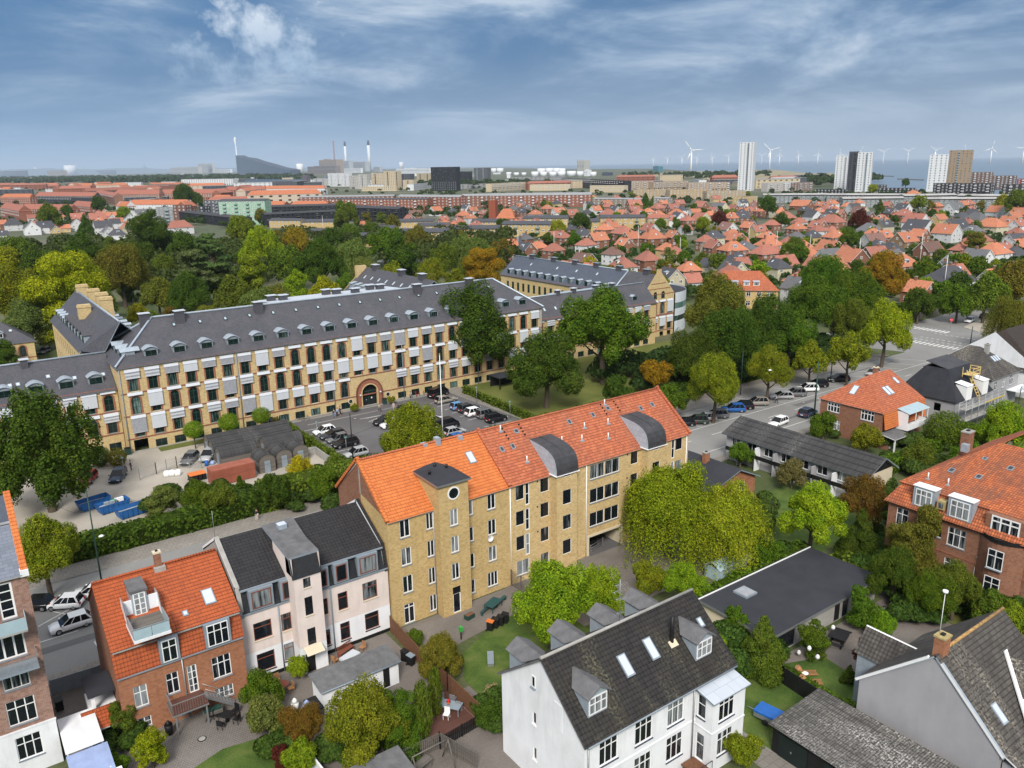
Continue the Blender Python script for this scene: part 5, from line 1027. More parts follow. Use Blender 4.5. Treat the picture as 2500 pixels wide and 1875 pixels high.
 b = MB();roof(b,X0,X1,Y0,Y1,ze,zr,m='slate',over=.4,edge='zinc',gv=0);b.tube((X0,147.5,zr+.1),(X1,147.5,zr+.1),.18,.18,'zinc',6);b.build('roof',r)
 for i in range(7):dormer(r,18.0-4.28*i,142.2,11.2,0,2.2,1.75,2.0,'arch','zinc','zincd2',.5,win=dict(cols=2,rows=2,fm='dgreen',gm='glass_s',sill=None),wsc=.85)
 n = (0,-(zr-ze),6.5);ks = (zr-ze)/6.5
 for x,y in ((19.4,143.6),(15.2,143.7),(11.6,144.6),(7.3,144),(6.2,144),(-1,144.5),(-6,144.5)):slope_obj(skylight_mesh(.6,.7),'skylight',r,(x,y,ze+(y-Y0)*ks),n,(1,0,0))
 o = MB();o.box(8.3,146.5,14.2,9.3,147.5,16.3,'slate');o.box(8.1,146.3,16.32,9.5,147.7,16.42,'skylr');o.build('roof_vent',r)
 pipe(r,13.0,Y0-.12,0,ze-.4,'wpaint');rebase(r,X0,Y0)
 X0,X1,Y0,Y1,ze,zr = 18.2,29.2,156.3,196.0,14.75,20.4
 r = root('school_wing','rear left wing of the school with many small gabled and zinc dormers','school')
 b = MB();H = {'w':[(2.5+3.05*i,z,1.3,2.3) for i in range(12) for z in (10.6,6.7,2.8)]};walls(b,X0,X1,Y0,Y1,0,ze,{'f':'slate','e':'br_sch','b':'br_sch','w':'br_sch'},H,zr=zr,axis='y');b.build('wall',r)
 for i in range(12):
  for z in (10.6,6.7,2.8):put_on(sch_win(1.3,2.3,False),'window',r,(X0,Y1),(X0,Y0),2.5+3.05*i,z,.12)
 b = MB();roof(b,X0,X1,Y0,Y1,ze,zr,axis='y',m='slate',over=.4,edge='zinc',gv=0.0);b.slab([(18.0,156.35,14.7),(20.8,150.0,14.9),(23.7,148.0,zr),(23.7,156.35,zr)],.14,'slate','zinc');b.slab([(26.9,156.35,17.2),(26.9,150,17.2),(23.7,148.0,zr),(23.7,156.35,zr)],.14,'slate','zinc');b.tube((23.7,Y0-8,zr+.1),(23.7,Y1,zr+.1),.16,.16,'zinc',6);b.build('roof',r)
 for i in range(6):dormer(r,X0+.9,158.5+3.8*i,15.2,-pi/2,1.7,1.9,1.6,'gable','slate','zinc',.9,win=dict(cols=2,fm='dgreen',gm='glass_s',sill=None))
 for i in range(5):dormer(r,X0+.9,179.5+3.3*i,15.4,-pi/2,1.5,1.5,1.4,'arch','zinc','zinc',.3,win=dict(cols=2,fm='dgreen',gm='glass_s',sill=None));dormer(r,X1-.9,166+4*i,15.4,pi/2,1.5,1.5,1.4,'arch','zinc','zinc',.3)
 for x,y in ((21.6,171),(24.6,193),(25.4,184),(25.8,177),(25.4,170)):o = MB();o.box(-1.1,-.7,-3.0,1.1,.7,2.3,'br_sch');o.box(-1.2,-.8,1.75,1.2,.8,2.0,'br_sch');o.build('chimney',r,loc=(x,y,19.6 if x > 22 else 18.4))
 n = (-(zr-ze),0,5.5)
 for y,x in ((163,20.9),(166.5,21.0),(159.5,20.8),(173,21.2),(177,21.4)):slope_obj(skylight_mesh(.5,.9),'skylight',r,(x,y,ze+(x-X0)*(zr-ze)/5.5),n,(0,-1,0))
 rebase(r,X0,Y0)
 X0,X1,Y0,Y1,ze,zr = 84.2,97.0,156.3,192.0,14.75,20.2
 r = root('school_wing','central rear wing of the school with slate roof and a row of roof windows','school')
 b = MB();walls(b,X0,X1,Y0,Y1,0,ze,'br_sch',{},zr=zr+.4,axis='y',gable=(0,1));b.build('wall',r);b = MB();roof(b,X0,X1,Y0,Y1,ze,zr,axis='y',m='slate',over=.4,edge='zinc',gv=-.3);b.build('roof',r)
 n = (-(zr-ze),0,6.4)
 for i in range(8):slope_obj(skylight_mesh(.6,1.1),'skylight',r,(88.2,160+3.9*i,ze+4.0*(zr-ze)/6.4),n,(0,-1,0))
 for i in range(5):dormer(r,X0+.8,176+3.3*i,15.2,-pi/2,1.6,1.5,1.5,'flat','zinc','zinc')
 for x,y in ((90.6,186),(90.6,172),(90.6,162)):o = MB();o.box(-.6,-.9,-1.4,.6,.9,1.0,'slate');o.box(-.8,-1.1,1.02,.8,1.1,1.12,'skylr');o.build('roof_vent',r,loc=(x,y,20.2))
 o = MB();o.box(-1.4,-.5,-2,1.4,.5,1.2,'br_sch');o.build('chimney',r,loc=(89,191.4,19.5));rebase(r,X0,Y0)
 X0,X1,Y0,Y1,ze,zr = 107.4,147.5,142.8,152.2,10.9,15.2
 r = root('school_wing','lower connecting wing of the school behind the big trees','school')
 cols = [2.6+3.1*i for i in range(12)];b = MB();H = sch_wall(r,b,(X0,Y0),(X1,Y0),cols,[(7.1,2.7),(3.3,2.7)],ze,["AsAwwswAwswg","wFwsAwswgwAs"]);wall(b,(X0,Y0),(X1,Y0),0,ze,H,'br_sch');wall(b,(X1,Y1),(X0,Y1),0,ze,[],'br_sch');b.box(X0,Y0-.15,ze-.5,X1,Y0-.002,ze-.02,'trim_red');b.build('wall',r)
 b = MB();roof(b,X0,X1,Y0,Y1,ze,zr,m='slate',over=.4,edge='zinc',gv=0.0);b.tube((X0-5,147.5,zr+.1),(X1,147.5,zr+.1),.16,.16,'zinc',6);b.slab([(120,147.5,14.9),(138,147.5,14.9),(138,153,14.6),(120,153,14.6)],.6,'zinc');b.build('roof',r)
 n = (0,-(zr-ze),4.7)
 for x in (109.5,112.7,116,118.4,121,123,131,133.5,136):slope_obj(skylight_mesh(.55,.9),'skylight',r,(x,144.6,ze+1.8*(zr-ze)/4.7),n,(1,0,0))
 dormer(r,141.0,143.9,11.6,0,1.7,1.2,1.3,'arch','zinc','zincd2',.4,win=dict(cols=2,fm='dgreen',gm='glass_s',sill=None))
 for x in (119,124,131,136.5):o = MB();o.box(-.5,-.5,-1,.5,.5,1.0,'slate');o.box(-.7,-.7,1.02,.7,.7,1.12,'skylr');o.build('roof_vent',r,loc=(x,147.6,15.1))
 rebase(r,X0,Y0)
 X0,X1,Y0,YM,Y1,ze,zr = 147.6,159.6,148.0,159.5,212.0,11.4,16.6
 r = root('school_gable_block','yellow brick school range with stepped gable end and blue slate roof with many dormers','school')
 cols = [1.85,4.75,7.6,10.4];b = MB();H = sch_wall(r,b,(X0,Y0),(X1,Y0),cols,[(6.2,2.9),(1.9,2.9)],ze,["AAAX","AsFw"],base=False)
 H += [(4.75,10.3,1.2,.9),(7.6,10.3,1.2,.9)];H = [h for h in H if h[1] < 10]
 H += [(7.6,.0,1.4,1.3),(10.4,0.0,1.4,1.3)]
 wall(b,(X0,Y0),(X1,Y0),0,ze,H,'br_sch',gable=[(6.9,zr+.6),(6.9,zr+1.5),(5.1,zr+1.5),(5.1,zr+.6)])
 for z in (5.6,9.6,11.4,12.9,14.3):b.box(X0+max(0,(z-ze)*1.15),Y0-.08,z,X1-max(0,(z-ze)*1.15),Y0-.003,z+.14,'trim_red')
 wall(b,(X1,Y0),(X1,Y1),0,ze,[],'br_sch');Hw = [(Y1-YM-2-2.75*i,6.8,1.2,2.6) for i in range(18)]
 wall(b,(X0,Y1),(X0,Y0),0,ze,[(u,z,w_,h) for u,z,w_,h in Hw],'br_sch');b.box(X0-.12,YM,ze-.55,X0-.003,Y1,ze-.02,'trim_red');wall(b,(X1,Y1),(X0,Y1),0,ze,[],'br_sch',gable=[(6,zr)]);b.build('wall',r)
 for h in Hw:put_on(sch_win(1.2,2.6,True),'window',r,(X0,Y1),(X0,Y0),h[0],h[1],.1)
 for x,z in ((152.4,10.3),(155.3,10.3)):ob('window',sch_win(1.2,1.9,True),r,(x,Y0-.05,z))
 b = MB();roof(b,X0,X1,Y0+.3,YM,ze,zr,axis='y',m='slate',over=.4,edge='zinc',gv=0);roof(b,X0,X1,YM+.02,Y1,ze,zr+.02,axis='y',m='slate_bl',over=.4,edge='zinc',gv=0)
 b.tube((X0-.4,YM,ze-.1),(153.6,YM,zr+.1),.2,.2,'zinc',6);b.tube((153.6,YM,zr+.1),(153.6,Y1,zr+.1),.16,.16,'zinc',6);b.build('roof',r)
 for i in range(13):dormer(r,X0+.4,163.2+3.75*i,11.6,-pi/2,1.5,1.5,1.9,'arch','zinc','gpaint',.3,win=dict(cols=2,fm='dgreen',gm='glass_s',sill=None))
 for y in (152.5,163.0,172.5,182,192,203):o = MB();o.box(-.5,-1.0,-1.2,.5,1.0,1.0,'slate');o.box(-.7,-1.2,1.02,.7,1.2,1.12,'gpaint');o.build('roof_vent',r,loc=(153.6,y,16.6))
 n = (-(zr-ze),0,6.0)
 for y in (201,188,179,170):slope_obj(skylight_mesh(.6,1.0),'skylight',r,(151.6,y,ze+4*(zr-ze)/6),n,(0,-1,0))
 rebase(r,X0,Y0)
 r = root('school_annex','white panelled annex with curved front and green glass band','school')
 cx,cy,R = 160.5,163.0,14.0;b = MB();n = 14;A0,A1 = -pi/2+.05,-.02
 pts = [(cx+R*cos(A0+(A1-A0)*i/n)*.95,cy+R*sin(A0+(A1-A0)*i/n)) for i in range(n+1)]
 for i in range(n):
  a,c = pts[i],pts[i+1]
  for z0,z1,m in ((0,3.2,'wpanel'),(3.2,4.6,'glass_s'),(4.6,6.6,'wpanel'),(6.6,8.2,'milkg'),(8.2,11.0,'wpanel')):b.poly([(a[0],a[1],z0),(c[0],c[1],z0),(c[0],c[1],z1),(a[0],a[1],z1)],m)
 b.poly([(pts[-1][0],pts[-1][1],0),(159.7,cy+1,0),(159.7,cy+1,11),(pts[-1][0],pts[-1][1],11)],'wpanel');b.build('wall',r)
 b = MB();b.poly([(159.7,pts[0][1],10.6)]+[(p[0]-.05,p[1]+.05,10.6) for p in pts]+[(159.7,cy+1,10.6)],'felt_dk');b.build('roof',r);rebase(r,cx,cy-R)
 X0,X1,Y0,Y1,ze,zr = -4.0,16.2,222.7,238.0,6.0,10.2
 r = root('school_pavilion','yellow brick pavilion with slate hipped roof and arched windows at left edge','school')
 cols = [17.6,13.0,8.4,3.8];b = MB();H = sch_wall(r,b,(X0,Y0),(X1,Y0),cols,[(2.2,2.7)],ze,["AAAA"],bl=False,base=False);wall(b,(X0,Y0),(X1,Y0),0,ze,H,'br_sch');wall(b,(X1,Y0),(X1,Y1),0,ze,[],'br_sch');wall(b,(X0,Y1),(X0,Y0),0,ze,[],'br_sch');b.build('wall',r)
 b = MB();roof(b,X0,X1,Y0,Y1,ze,zr,m='slate',h0=6,h1=6,over=.4,edge='zinc');b.build('roof',r)
 for x in (4.5,9.5):dormer(r,x,Y0+1.6,7.0,0,1.6,1.3,1.4,'arch','zinc','zincd2',.4,win=dict(cols=2,fm='wpaint',sill=None))
 n = (0,-(zr-ze),7.6);slope_obj(skylight_mesh(.7,.8),'skylight',r,(12,Y0+4,ze+4*(zr-ze)/7.6),n,(1,0,0));rebase(r,X0,Y0)
M_['trim_dk'] = plain('dark_brick_edge',(0.14,0.05,0.035),0.8,0.1)
M_['zincd2'] = plain('grey_dormer_cheek',(0.27,0.31,0.35),0.5,0.12,1.5,metal=0.2)
M_['wpanel'] = slatem('white_facade_panels',(0.62,0.66,0.70),(0.56,0.60,0.65),1.6,1.1,patch=0.05);M_['milkg'] = slatem('green_glass_band',(0.16,0.30,0.26),(0.05,0.10,0.09),1.6,1.6,patch=0.05)
school()
# ================================================================ ground, roads and water
def sheet(name,pts,m,z):return ground_poly(name,pts,m,z)
far = 60000
def rect(x0,y0,x1,y1):return [(x0,y0),(x1,y0),(x1,y1),(x0,y1)]
coast = [P(x,y)[:2] for x,y in ((-900,446),(-200,434),(600,419),(1200,408),(1320,412),(1420,413),(1600,412),(1700,418),(1850,430),(1990,432),(2090,440),(2110,452),(2200,462),(2300,470),(2420,478),(2560,486),(2900,505))]
_r = Vector((_Rv[0],_Rv[1])).normalized();_f = Vector((_F[0],_F[1])).normalized()
land = [tuple(_r*9000-_f*600),tuple(c for c in coast[-1])]+[tuple(c) for c in reversed(coast[:-1])]+[tuple(-_r*9000-_f*600)]
sheet('ground',land,'farland',-0.05)
b = MB();b.poly([(-far,-far,-0.6),(far,-far,-0.6),(far,far,-0.6),(-far,far,-0.6)],'water');tag(b.build('sea'),kind='structure')
sheet('near_ground',rect(-60,-20,420,330),'ground',-0.02)
sheet('road',rect(-60,77.6,300,97.2),'asph_l',0.0)
sheet('parking_lane',[(99,89.2),(186,89.2),(186,97.3),(99,97.3)],'asph_l',0.012)
sheet('side_road',[(190,60),(233,60),(233,103),(262,111.5),(330,118),(330,128),(262,117),(217,114.5),(200,112),(186,130),(176,130),(186,97)],'asph_l',0.006)
def kerbed(name,pts,m,h=.12):
 a = 0
 for i in range(len(pts)):j = (i+1) % len(pts);a += pts[i][0]*pts[j][1]-pts[j][0]*pts[i][1]
 if a < 0:pts = pts[::-1]
 b = MB();b.prism(pts,-.01,h,'concrete',m);return tag(b.build(name),kind='structure')
kerbed('pavement',rect(-60,97.2,176,100.9),'pave')
kerbed('pavement',[(109,98),(180,98),(176,103),(109,103)],'dirt',.115)
kerbed('pavement',rect(-60,76.0,190,77.6),'pave')
kerbed('traffic_island',[(222,97),(236,88),(262,80),(300,90),(300,105),(262,104.5),(236,104.5),(226,103)],'yard')
sheet('school_yard',[(-40,108.2),(30,108.2),(45.6,109.5),(45.6,138.5),(-40,140.8)],'yard',0.004)
sheet('parking_lot',rect(46.0,108.6,82.0,138.6),'asph_d',0.008)
kerbed('school_path',[(46.6,137.4),(81.5,137.4),(82.6,108.5),(85.2,108.5),(85.2,138.6),(46.6,138.6)],'pave')
kerbed('grass_strip',rect(25.2,136.2,46.0,138.5),'grass_y',.06)
sheet('side_driveway',rect(-4,140,17,260),'yard',0.003)
sheet('school_lawn',rect(86,101.5,175,142.7),'grass_y',0.003)
sheet('school_path_way',[(118,130),(128,126),(137,127),(137,128.5),(128,128),(119,132)],'pave',0.012)
sheet('lawn',[(5.8,50),(17,45),(17.5,57.2),(12.2,58.2),(5.8,56)],'grass',0.012)
sheet('patio',[(3.4,57),(17.8,54),(17.8,64),(3.4,64)],'cobble',0.006)
sheet('driveway',rect(1.8,64,6.1,77.6),'cobble',0.006)
sheet('terrace',rect(17.6,53.0,30.4,65.2),'dirt',0.006)
sheet('yard_paving',[(31,58.5),(45,60.5),(45,65),(31,65)],'dirt',0.008)
sheet('courtyard',rect(45,54,78,65.2),'dirt',0.007)
sheet('lawn',[(32.6,45.5),(47,45.5),(47,60.3),(40.5,60.0),(34.8,57.6),(32.6,54)],'grass',0.010)
sheet('garden_ground',rect(18,36,32.5,53),'dirt',0.004)
sheet('lawn',[(45.6,30.5),(56.2,33.2),(56.2,47),(45.6,46)],'grass',0.010)
sheet('garden_path',[(45.0,36),(47.2,36),(47.3,22),(45.0,22)],'pave',0.014)
sheet('garden_yard',[(58,36.2),(62,33.2),(76,31),(80,44),(75.4,38.9),(56.4,38.9)],'dirt',0.012)
sheet('lawn',[(56.4,38.6),(61.5,36.5),(60.5,29.3),(56.4,29.3)],'grass',0.016)
sheet('lawn',[(70,49),(96,49),(96,64),(80,64)],'grass',0.010)
sheet('lawn',rect(76.5,22,82.9,36),'grass_y',0.010)
b = MB()
def mk(pts,z=.02):b.poly([(p[0],p[1],z) for p in pts],'mark')
def ln(x0,y0,x1,y1,w_=.13,z=.02):
 L = hypot(x1-x0,y1-y0);nx,ny = -(y1-y0)/L*w_/2,(x1-x0)/L*w_/2;q = [(x0+nx,y0+ny),(x0-nx,y0-ny),(x1-nx,y1-ny),(x1+nx,y1+ny)];mk(q,z)
ln(96,89.15,186,88.75);ln(-40,84.6,5.5,84.6);ln(96,80.2,186,80.2)
for i in range(12):ln(95+i*7.7,85.45,97.6+i*7.7,85.45)
for i in range(14):ln(100+i*5.9,97.1,104.8+i*5.9,89.3,.1)
for i in range(5):ln(2.3-i*5,88.0,7.1-i*5,90.8,.12)
ln(3.2,91.4,5.0,88.8,.12);ln(6.5,81.4,8,81.4);ln(6.5,81.4,6.7,79.5);ln(6.7,79.5,8,79.5)
for i in range(13):mk([(197.2,103.6-i*1.16),(200.2,103.6-i*1.16),(200.2,103.1-i*1.16),(197.2,103.1-i*1.16)])
for i in range(9):mk([(214.5,112-i*1.15),(217.6,112-i*1.15),(217.6,111.4-i*1.15),(214.5,111.4-i*1.15)])
for i in range(10):
 for x in (202.5,205.5,212.5):ln(x,104-i*1.4,x,103.3-i*1.4,.3)
for i in range(6):ln(74.4,132.2-i*2.75,79.5,132.2-i*2.75,.1)
for i in range(7):ln(46.9,131.5-i*2.75,51.6,131.5-i*2.75,.1)
ln(74.5,113.3,80.5,113.3,.1);ln(79,112.9,81,110.5,.1)
for i in range(6):ln(60,131.3-i*2.75,69.5,131.3-i*2.75,.1)
ln(59.1,131.7,64.8,131.2,.12);ln(59.6,129.1,64.8,131.2,.12);ln(64.8,131.2,66.4,129.8,.12)
tag(b.build('road_markings'),kind='structure')
sheet('passage_floor',rect(57.3,64.9,62.4,76.5),'asph_d',0.016)  # dark asphalt colour chosen to paint in the gloom of the passage
for i,(x,y,w_,h,a) in enumerate(((-2,82,9,1.2,'asph'),(12,90,14,.7,'asph'),(40,86.8,30,.6,'asph'),(104,82.6,22,.7,'asph'),(128,86.3,7,1.3,'asph'),(140,83,18,.5,'asph'),(50,134.2,22,.5,'asph_l'),(66,116,1.0,9,'asph_l'),(84,93,12,.5,'asph'),(150,94,25,.5,'asph'))):sheet('asphalt_patch',rect(x,y,x+w_,y+h),a,0.013)
def hole(x,y):
 b = MB();b.tube((0,0,0),(0,0,.03),.36,.36,'black',12,smooth=False);b.tube((0,0,.03),(0,0,.035),.28,.28,'concrete',12,smooth=False);return b
for i,(x,y,l) in enumerate(((58.5,132.5,'round manhole cover near the arched entrance'),(11.2,60.4,'round manhole cover on the brick house patio'),(50.5,61.0,'round manhole cover in the courtyard'),(118,83.5,'round manhole cover on the street, left one'),(131,87.2,'round manhole cover on the street, right one'),(6.8,57.0,'light framed manhole cover at the patio corner'),(84,30,'round manhole cover by the villa'))):tag(hole(x,y).build('manhole_cover',loc=(x,y,.015)),l,'manhole cover')
# ================================================================ vegetation
AUTO = []          # (object, base label) named after where they stand, see the end of the script
def leafmesh(name,c,n,s,el=1.0,rng=None,up=None):
 """quads at c (N,3) facing n (N,3), size s, elongated el along 'up' when given"""
 k = len(c);r = rng.standard_normal((k,3)) if up is None else np.tile(np.array(up,float),(k,1))+rng.standard_normal((k,3))*.25
 n = n/np.linalg.norm(n,axis=1,keepdims=True);u = np.cross(n,r);u /= np.linalg.norm(u,axis=1,keepdims=True)+1e-9;v = np.cross(n,u)
 ss = (s*rng.uniform(.65,1.35,k))[:,None];u = u*ss*.5;v = v*ss*.5*el
 bend = n*ss*.12
 V = np.stack([c-u-v*.6-bend,c+u*.9-v-bend,c+u+v*.7-bend,c-u*.7+v-bend],1).reshape(-1,3)
 me = bpy.data.meshes.new(name);me.vertices.add(4*k);me.vertices.foreach_set('co',V.astype(np.float32).ravel())
 me.loops.add(4*k);me.loops.foreach_set('vertex_index',np.arange(4*k,dtype=np.int32));me.polygons.add(k);me.polygons.foreach_set('loop_start',np.arange(0,4*k,4,dtype=np.int32))
 me.materials.append(M_['leaf']);me.update(calc_edges=True);return me
def sph(rng,k):
 v = rng.standard_normal((k,3));return v/np.linalg.norm(v,axis=1,keepdims=True)
def crown(kind,n,s,seed):
 rng = np.random.default_rng(seed)
 if kind in ('round','oval','open','bush'):
  K = {'round':46,'oval':34,'open':40,'bush':26}[kind];d = sph(rng,K);d[:,2] = np.abs(d[:,2])*1.0-(.35 if kind != 'bush' else .15)
  rad = rng.uniform(.13,.34,K)*(1.0 if kind != 'open' else .85);cen = d*rng.uniform(.45,.86,K)[:,None]
  if kind == 'oval':cen[:,2] = rng.uniform(-.8,.95,K);cen[:,:2] = sph(rng,K)[:,:2]*(.62*np.sqrt(np.clip(1-cen[:,2:]**2*.8,.05,1)))
  cen = np.vstack([cen,[[0,0,.1]]]);rad = np.append(rad,.5)
 elif kind == 'conifer':
  K = 34;z = np.linspace(-1,1,K);a = rng.uniform(0,2*pi,K);w_ = (1-z)/2;cen = np.stack([cos_(a)*w_*.52,sin_(a)*w_*.52,z],1);rad = .10+w_*.30
 elif kind == 'column':
  K = 22;z = np.linspace(-1,.96,K);a = rng.uniform(0,2*pi,K);w_ = np.sqrt(np.clip(1-z**2*.75,.05,1));cen = np.stack([cos_(a)*w_*.35,sin_(a)*w_*.35,z],1);rad = .32+w_*.28
 elif kind == 'cedar':
  K = 30;z = rng.uniform(-.8,.9,K);a = rng.uniform(0,2*pi,K);w_ = (1.05-z)*.45+.1;cen = np.stack([cos_(a)*w_,sin_(a)*w_,z],1);rad = rng.uniform(.25,.4,K)
 elif kind == 'globe':cen = np.array([[0,0,0.]]);rad = np.array([.95]);K = 1
 elif kind == 'willow':
  K = 34;d = sph(rng,K);d[:,2] = np.abs(d[:,2])*.9+.05;cen = d*rng.uniform(.35,.85,K)[:,None];rad = rng.uniform(.16,.34,K)
 K = len(cen);pr = rad**2;pr = pr/pr.sum();m = int(n*1.7);bi = rng.choice(K,m,p=pr);dr = sph(rng,m);dr[:,2] = dr[:,2]*.9+.12
 if kind == 'cedar':dr[:,2] *= .22
 pos = cen[bi]+dr*(rad[bi]*rng.uniform(.72,1.06,m))[:,None]
 dd = np.min(np.linalg.norm(pos[:,None,:]-cen[None],axis=2)/rad[None],axis=1);keep = dd > .62
 keep |= rng.random(m) < .12
 ph = np.sin(pos[:,0]*9+seed)*np.sin(pos[:,1]*8+seed*2)*np.sin(pos[:,2]*10+1);keep &= (ph > -.42) | (rng.random(m) < .35)
 pos += .035*np.sin(pos[:,[1,2,0]]*23+seed)*np.sin(pos[:,[2,0,1]]*17);pos,dr = pos[keep][:n],dr[keep][:n];pr_ = np.percentile(np.hypot(pos[:,0],pos[:,1]),98.5);pos = pos/np.array([[pr_,pr_,np.percentile(np.abs(pos[:,2]),99)]]);nr = dr+rng.standard_normal(dr.shape)*.45;nr[:,2] += .25
 if kind == 'willow':
  m2 = int(n*.022);a = rng.uniform(0,2*pi,m2);rr = rng.uniform(.3,1.0,m2)*(1+.16*np.sin(a*5+seed)+.1*np.sin(a*11));rr = np.clip(rr,.1,1.15);top = np.stack([cos_(a)*rr,sin_(a)*rr,.75*np.sqrt(np.clip(1.05-rr**2*.8,0,1))+rng.uniform(-.45,.2,m2)],1)
  ln_ = rng.uniform(.3,1.3,m2);P_ = [];N_ = []
  for i in range(m2):
   t = np.arange(0,1,.03/ln_[i]);sw = rng.uniform(-.09,.09,2);q = top[i]+np.stack([sw[0]*t*t,sw[1]*t*t,-t*ln_[i]],1);q[:,:2] *= (1+.10*t[:,None]);q += rng.standard_normal(q.shape)*.02;P_.append(q);N_.append(np.stack([np.full_like(t,cos(a[i])),np.full_like(t,sin(a[i])),np.full_like(t,.2)],1)+rng.standard_normal(q.shape)*.5)
  k0 = int(n*.6);me = leafmesh('crown',np.vstack([pos[:k0]]+P_),np.vstack([nr[:k0]]+N_),s,1.8,rng,up=(0,0,.0) if False else None);return me
 return leafmesh('crown',pos,nr,s,1.0 if kind != 'cedar' else 1.4,rng)
cos_,sin_ = np.cos,np.sin
def trunk_mesh(seed):
 rng = random.Random(seed);b = MB();b.tube((0,0,0),(.03,0,.45),.05,.036,'bark',8,False);b.tube((.03,0,.45),(0,.03,.95),.036,.018,'bark',7,False)
 for i in range(7):
  a = i*2.4+rng.random();z = .38+.07*i;l = .34-.02*i;b.tube((.02,0,z),(cos(a)*l*.6,sin(a)*l*.6,z+.14),.02,.013,'bark',5,False);b.tube((cos(a)*l*.6,sin(a)*l*.6,z+.14),(cos(a)*l*1.2,sin(a)*l*1.2,z+.34),.013,.006,'bark',5,False)
 return b.data('trunk')
LOD = {'n':(42000,.030),'m':(13000,.052),'f':(3200,.10),'x':(900,.2)}
def crown_of(kind,lod,v):
 n,s = LOD[lod]
 if kind == 'willow':s *= .62;n = int(n*1.7)
 if kind == 'globe':n = int(n*.6)
 return cached(('crown',kind,lod,v),lambda:crown(kind,n,s,hash((len(kind),ord(kind[0]),v)) % 9999))
def solve(px,py,rpx,ratio):
 zc = 5.0
 for _ in range(12):
  p = P(px,py,zc);d = (Vector((p.x,p.y,zc))-Vector((0,0,CH))).length;R_ = rpx*.93*d/FPX;zc = min(R_*ratio*.94,30)
 return p,R_,zc,d
_tn = [0]
def tree_at(x,y,zc,R_,kind,col,asp=1.0,label=None,cat='tree',group=None,lod=None,name='tree',trunk=True,auto=None):
 _tn[0] += 1;k = _tn[0];d = sqrt(x*x+y*y+(CH-zc)**2);rpx = R_*FPX/d
 lod = lod or ('n' if rpx > 48 else 'm' if rpx > 22 else 'f' if rpx > 9 else 'x')
 rg = random.Random(k*7+3);cc = tuple(c*rg.uniform(.9,1.1) for c in col)+(1,)
 me = crown_of(kind,lod,k % (3 if lod in 'nm' else 2));rz = rg.uniform(0,2*pi)
 if lod == 'x' or not trunk:
  o = ob(name,me,None,(x,y,zc),rz);o.scale = (R_,R_,R_*asp);o.color = cc
  tag(o,label,cat,group)
 else:
  o = ob(name,None,None,(x,y,0),rz);o.empty_display_size = .1;tag(o,label,cat,group)
  c = ob('crown',me,o,(0,0,zc));c.scale = (R_,R_,R_*asp);c.color = cc
  t = ob('trunk',cached(('trunk',k % 3),lambda:trunk_mesh(k)),o);h = zc+R_*asp*.35;t.scale = (max(R_*1.5,1.5),)*2+(h,)
 if auto:AUTO.append((o,auto))
 return o
def tree(px,py,rpx,kind,col,label=None,ratio=1.3,asp=1.0,**kw):
 p,R_,zc,d = solve(px*1.1302,py*1.1302,rpx*1.1302,ratio);return tree_at(p.x,p.y,zc,R_,kind,C_[col] if isinstance(col,str) else col,asp,label,**kw)
C_ = dict(dk=(.028,.060,.012),gr=(.040,.085,.012),md=(.050,.088,.018),ol=(.095,.105,.014),ye=(.140,.142,.013),br=(.135,.155,.014),lg=(.105,.140,.014),or_=(.150,.095,.014),rb=(.085,.052,.018),mr=(.050,.015,.018),
   bl=(.060,.085,.062),gy=(.085,.075,.055),bg=(.070,.115,.012),wl=(.145,.145,.018),yw=(.22,.17,.015),sg=(.075,.095,.045),bn=(.085,.075,.022))
C_ = {k:(v[0]*(2.0 if v[0] < .06 else 1.75),v[1]*(1.68 if v[0] < .06 else 1.85),v[2]*.8) for k,v in C_.items()}
T = tree
T(92,985,118,'open','dk','big dark green tree on the left hiding part of the school wing',1.08,1.05)
T(92,1190,70,'round','ol','olive-yellow street tree beside the brick block with orange coping',1.5)
T(885,945,78,'open','ol','yellow-green tree over the parked cars behind the orange roof',1.55)
T(1022,715,102,'round','dk','tall dark green tree standing at the school facade',1.2,1.0)
T(1180,800,92,'open','dk','dark spreading tree right of the parking lot hedge',1.05,.95)
T(1305,715,108,'open','gr','broad tree with a forked trunk before the connecting wing',1.25,.85)
T(1500,775,62,'round','dk','dark tree standing left of the brown-leaved park tree',1.4)
T(1548,665,72,'round','bn','yellow-brown tree beside the round white annex',1.4)
T(1570,745,78,'round','dk','dense dark green tree behind the yellow-green street trees',1.4)
T(1655,715,75,'open','dk','dark green tree in the middle of the wooded strip',1.4)
T(1705,735,62,'round','gr','mid green tree in the right of the wooded strip',1.4)
T(1765,665,66,'open','gr','loose green tree above the street junction',1.4)
T(1850,640,55,'round','gr','dark green tree before the orange-roofed houses near the junction',1.4)
T(1910,600,52,'open','or_','orange-tinged tree near the road junction',1.4)
T(1780,610,55,'round','gr','green tree below the white gabled house',1.4)
T(1845,700,48,'open','md','leaning green tree left of the bright yellow-green one',1.4)
T(1912,715,54,'round','br','bright yellow-green tree right beside the junction',1.55,1.1)
T(1545,828,62,'round','ol','olive-yellow street tree above the dark green parked car',1.6)
T(1660,800,50,'round','ol','round olive street tree above the blue parked car',1.7)
T(1752,778,40,'open','ol','small olive street tree behind the silver car',1.7)
T(1835,765,44,'open','ol','thin olive street tree next to the bright one',1.7)
T(1415,815,38,'bush','or_','low rusty-leaved tree on the school lawn',1.2)
T(1330,850,40,'bush','dk','dark shrub behind the orange roof ridge',1.0)
T(1448,870,42,'bush','gr','low green shrub behind the right end of the orange roof',1.0)
T(418,930,22,'globe','bg','small clipped round tree, leftmost of three at the facade',2.0,.9,group=None)
T(494,914,23,'globe','bg','small clipped round tree, middle of three at the facade',2.0,.9)
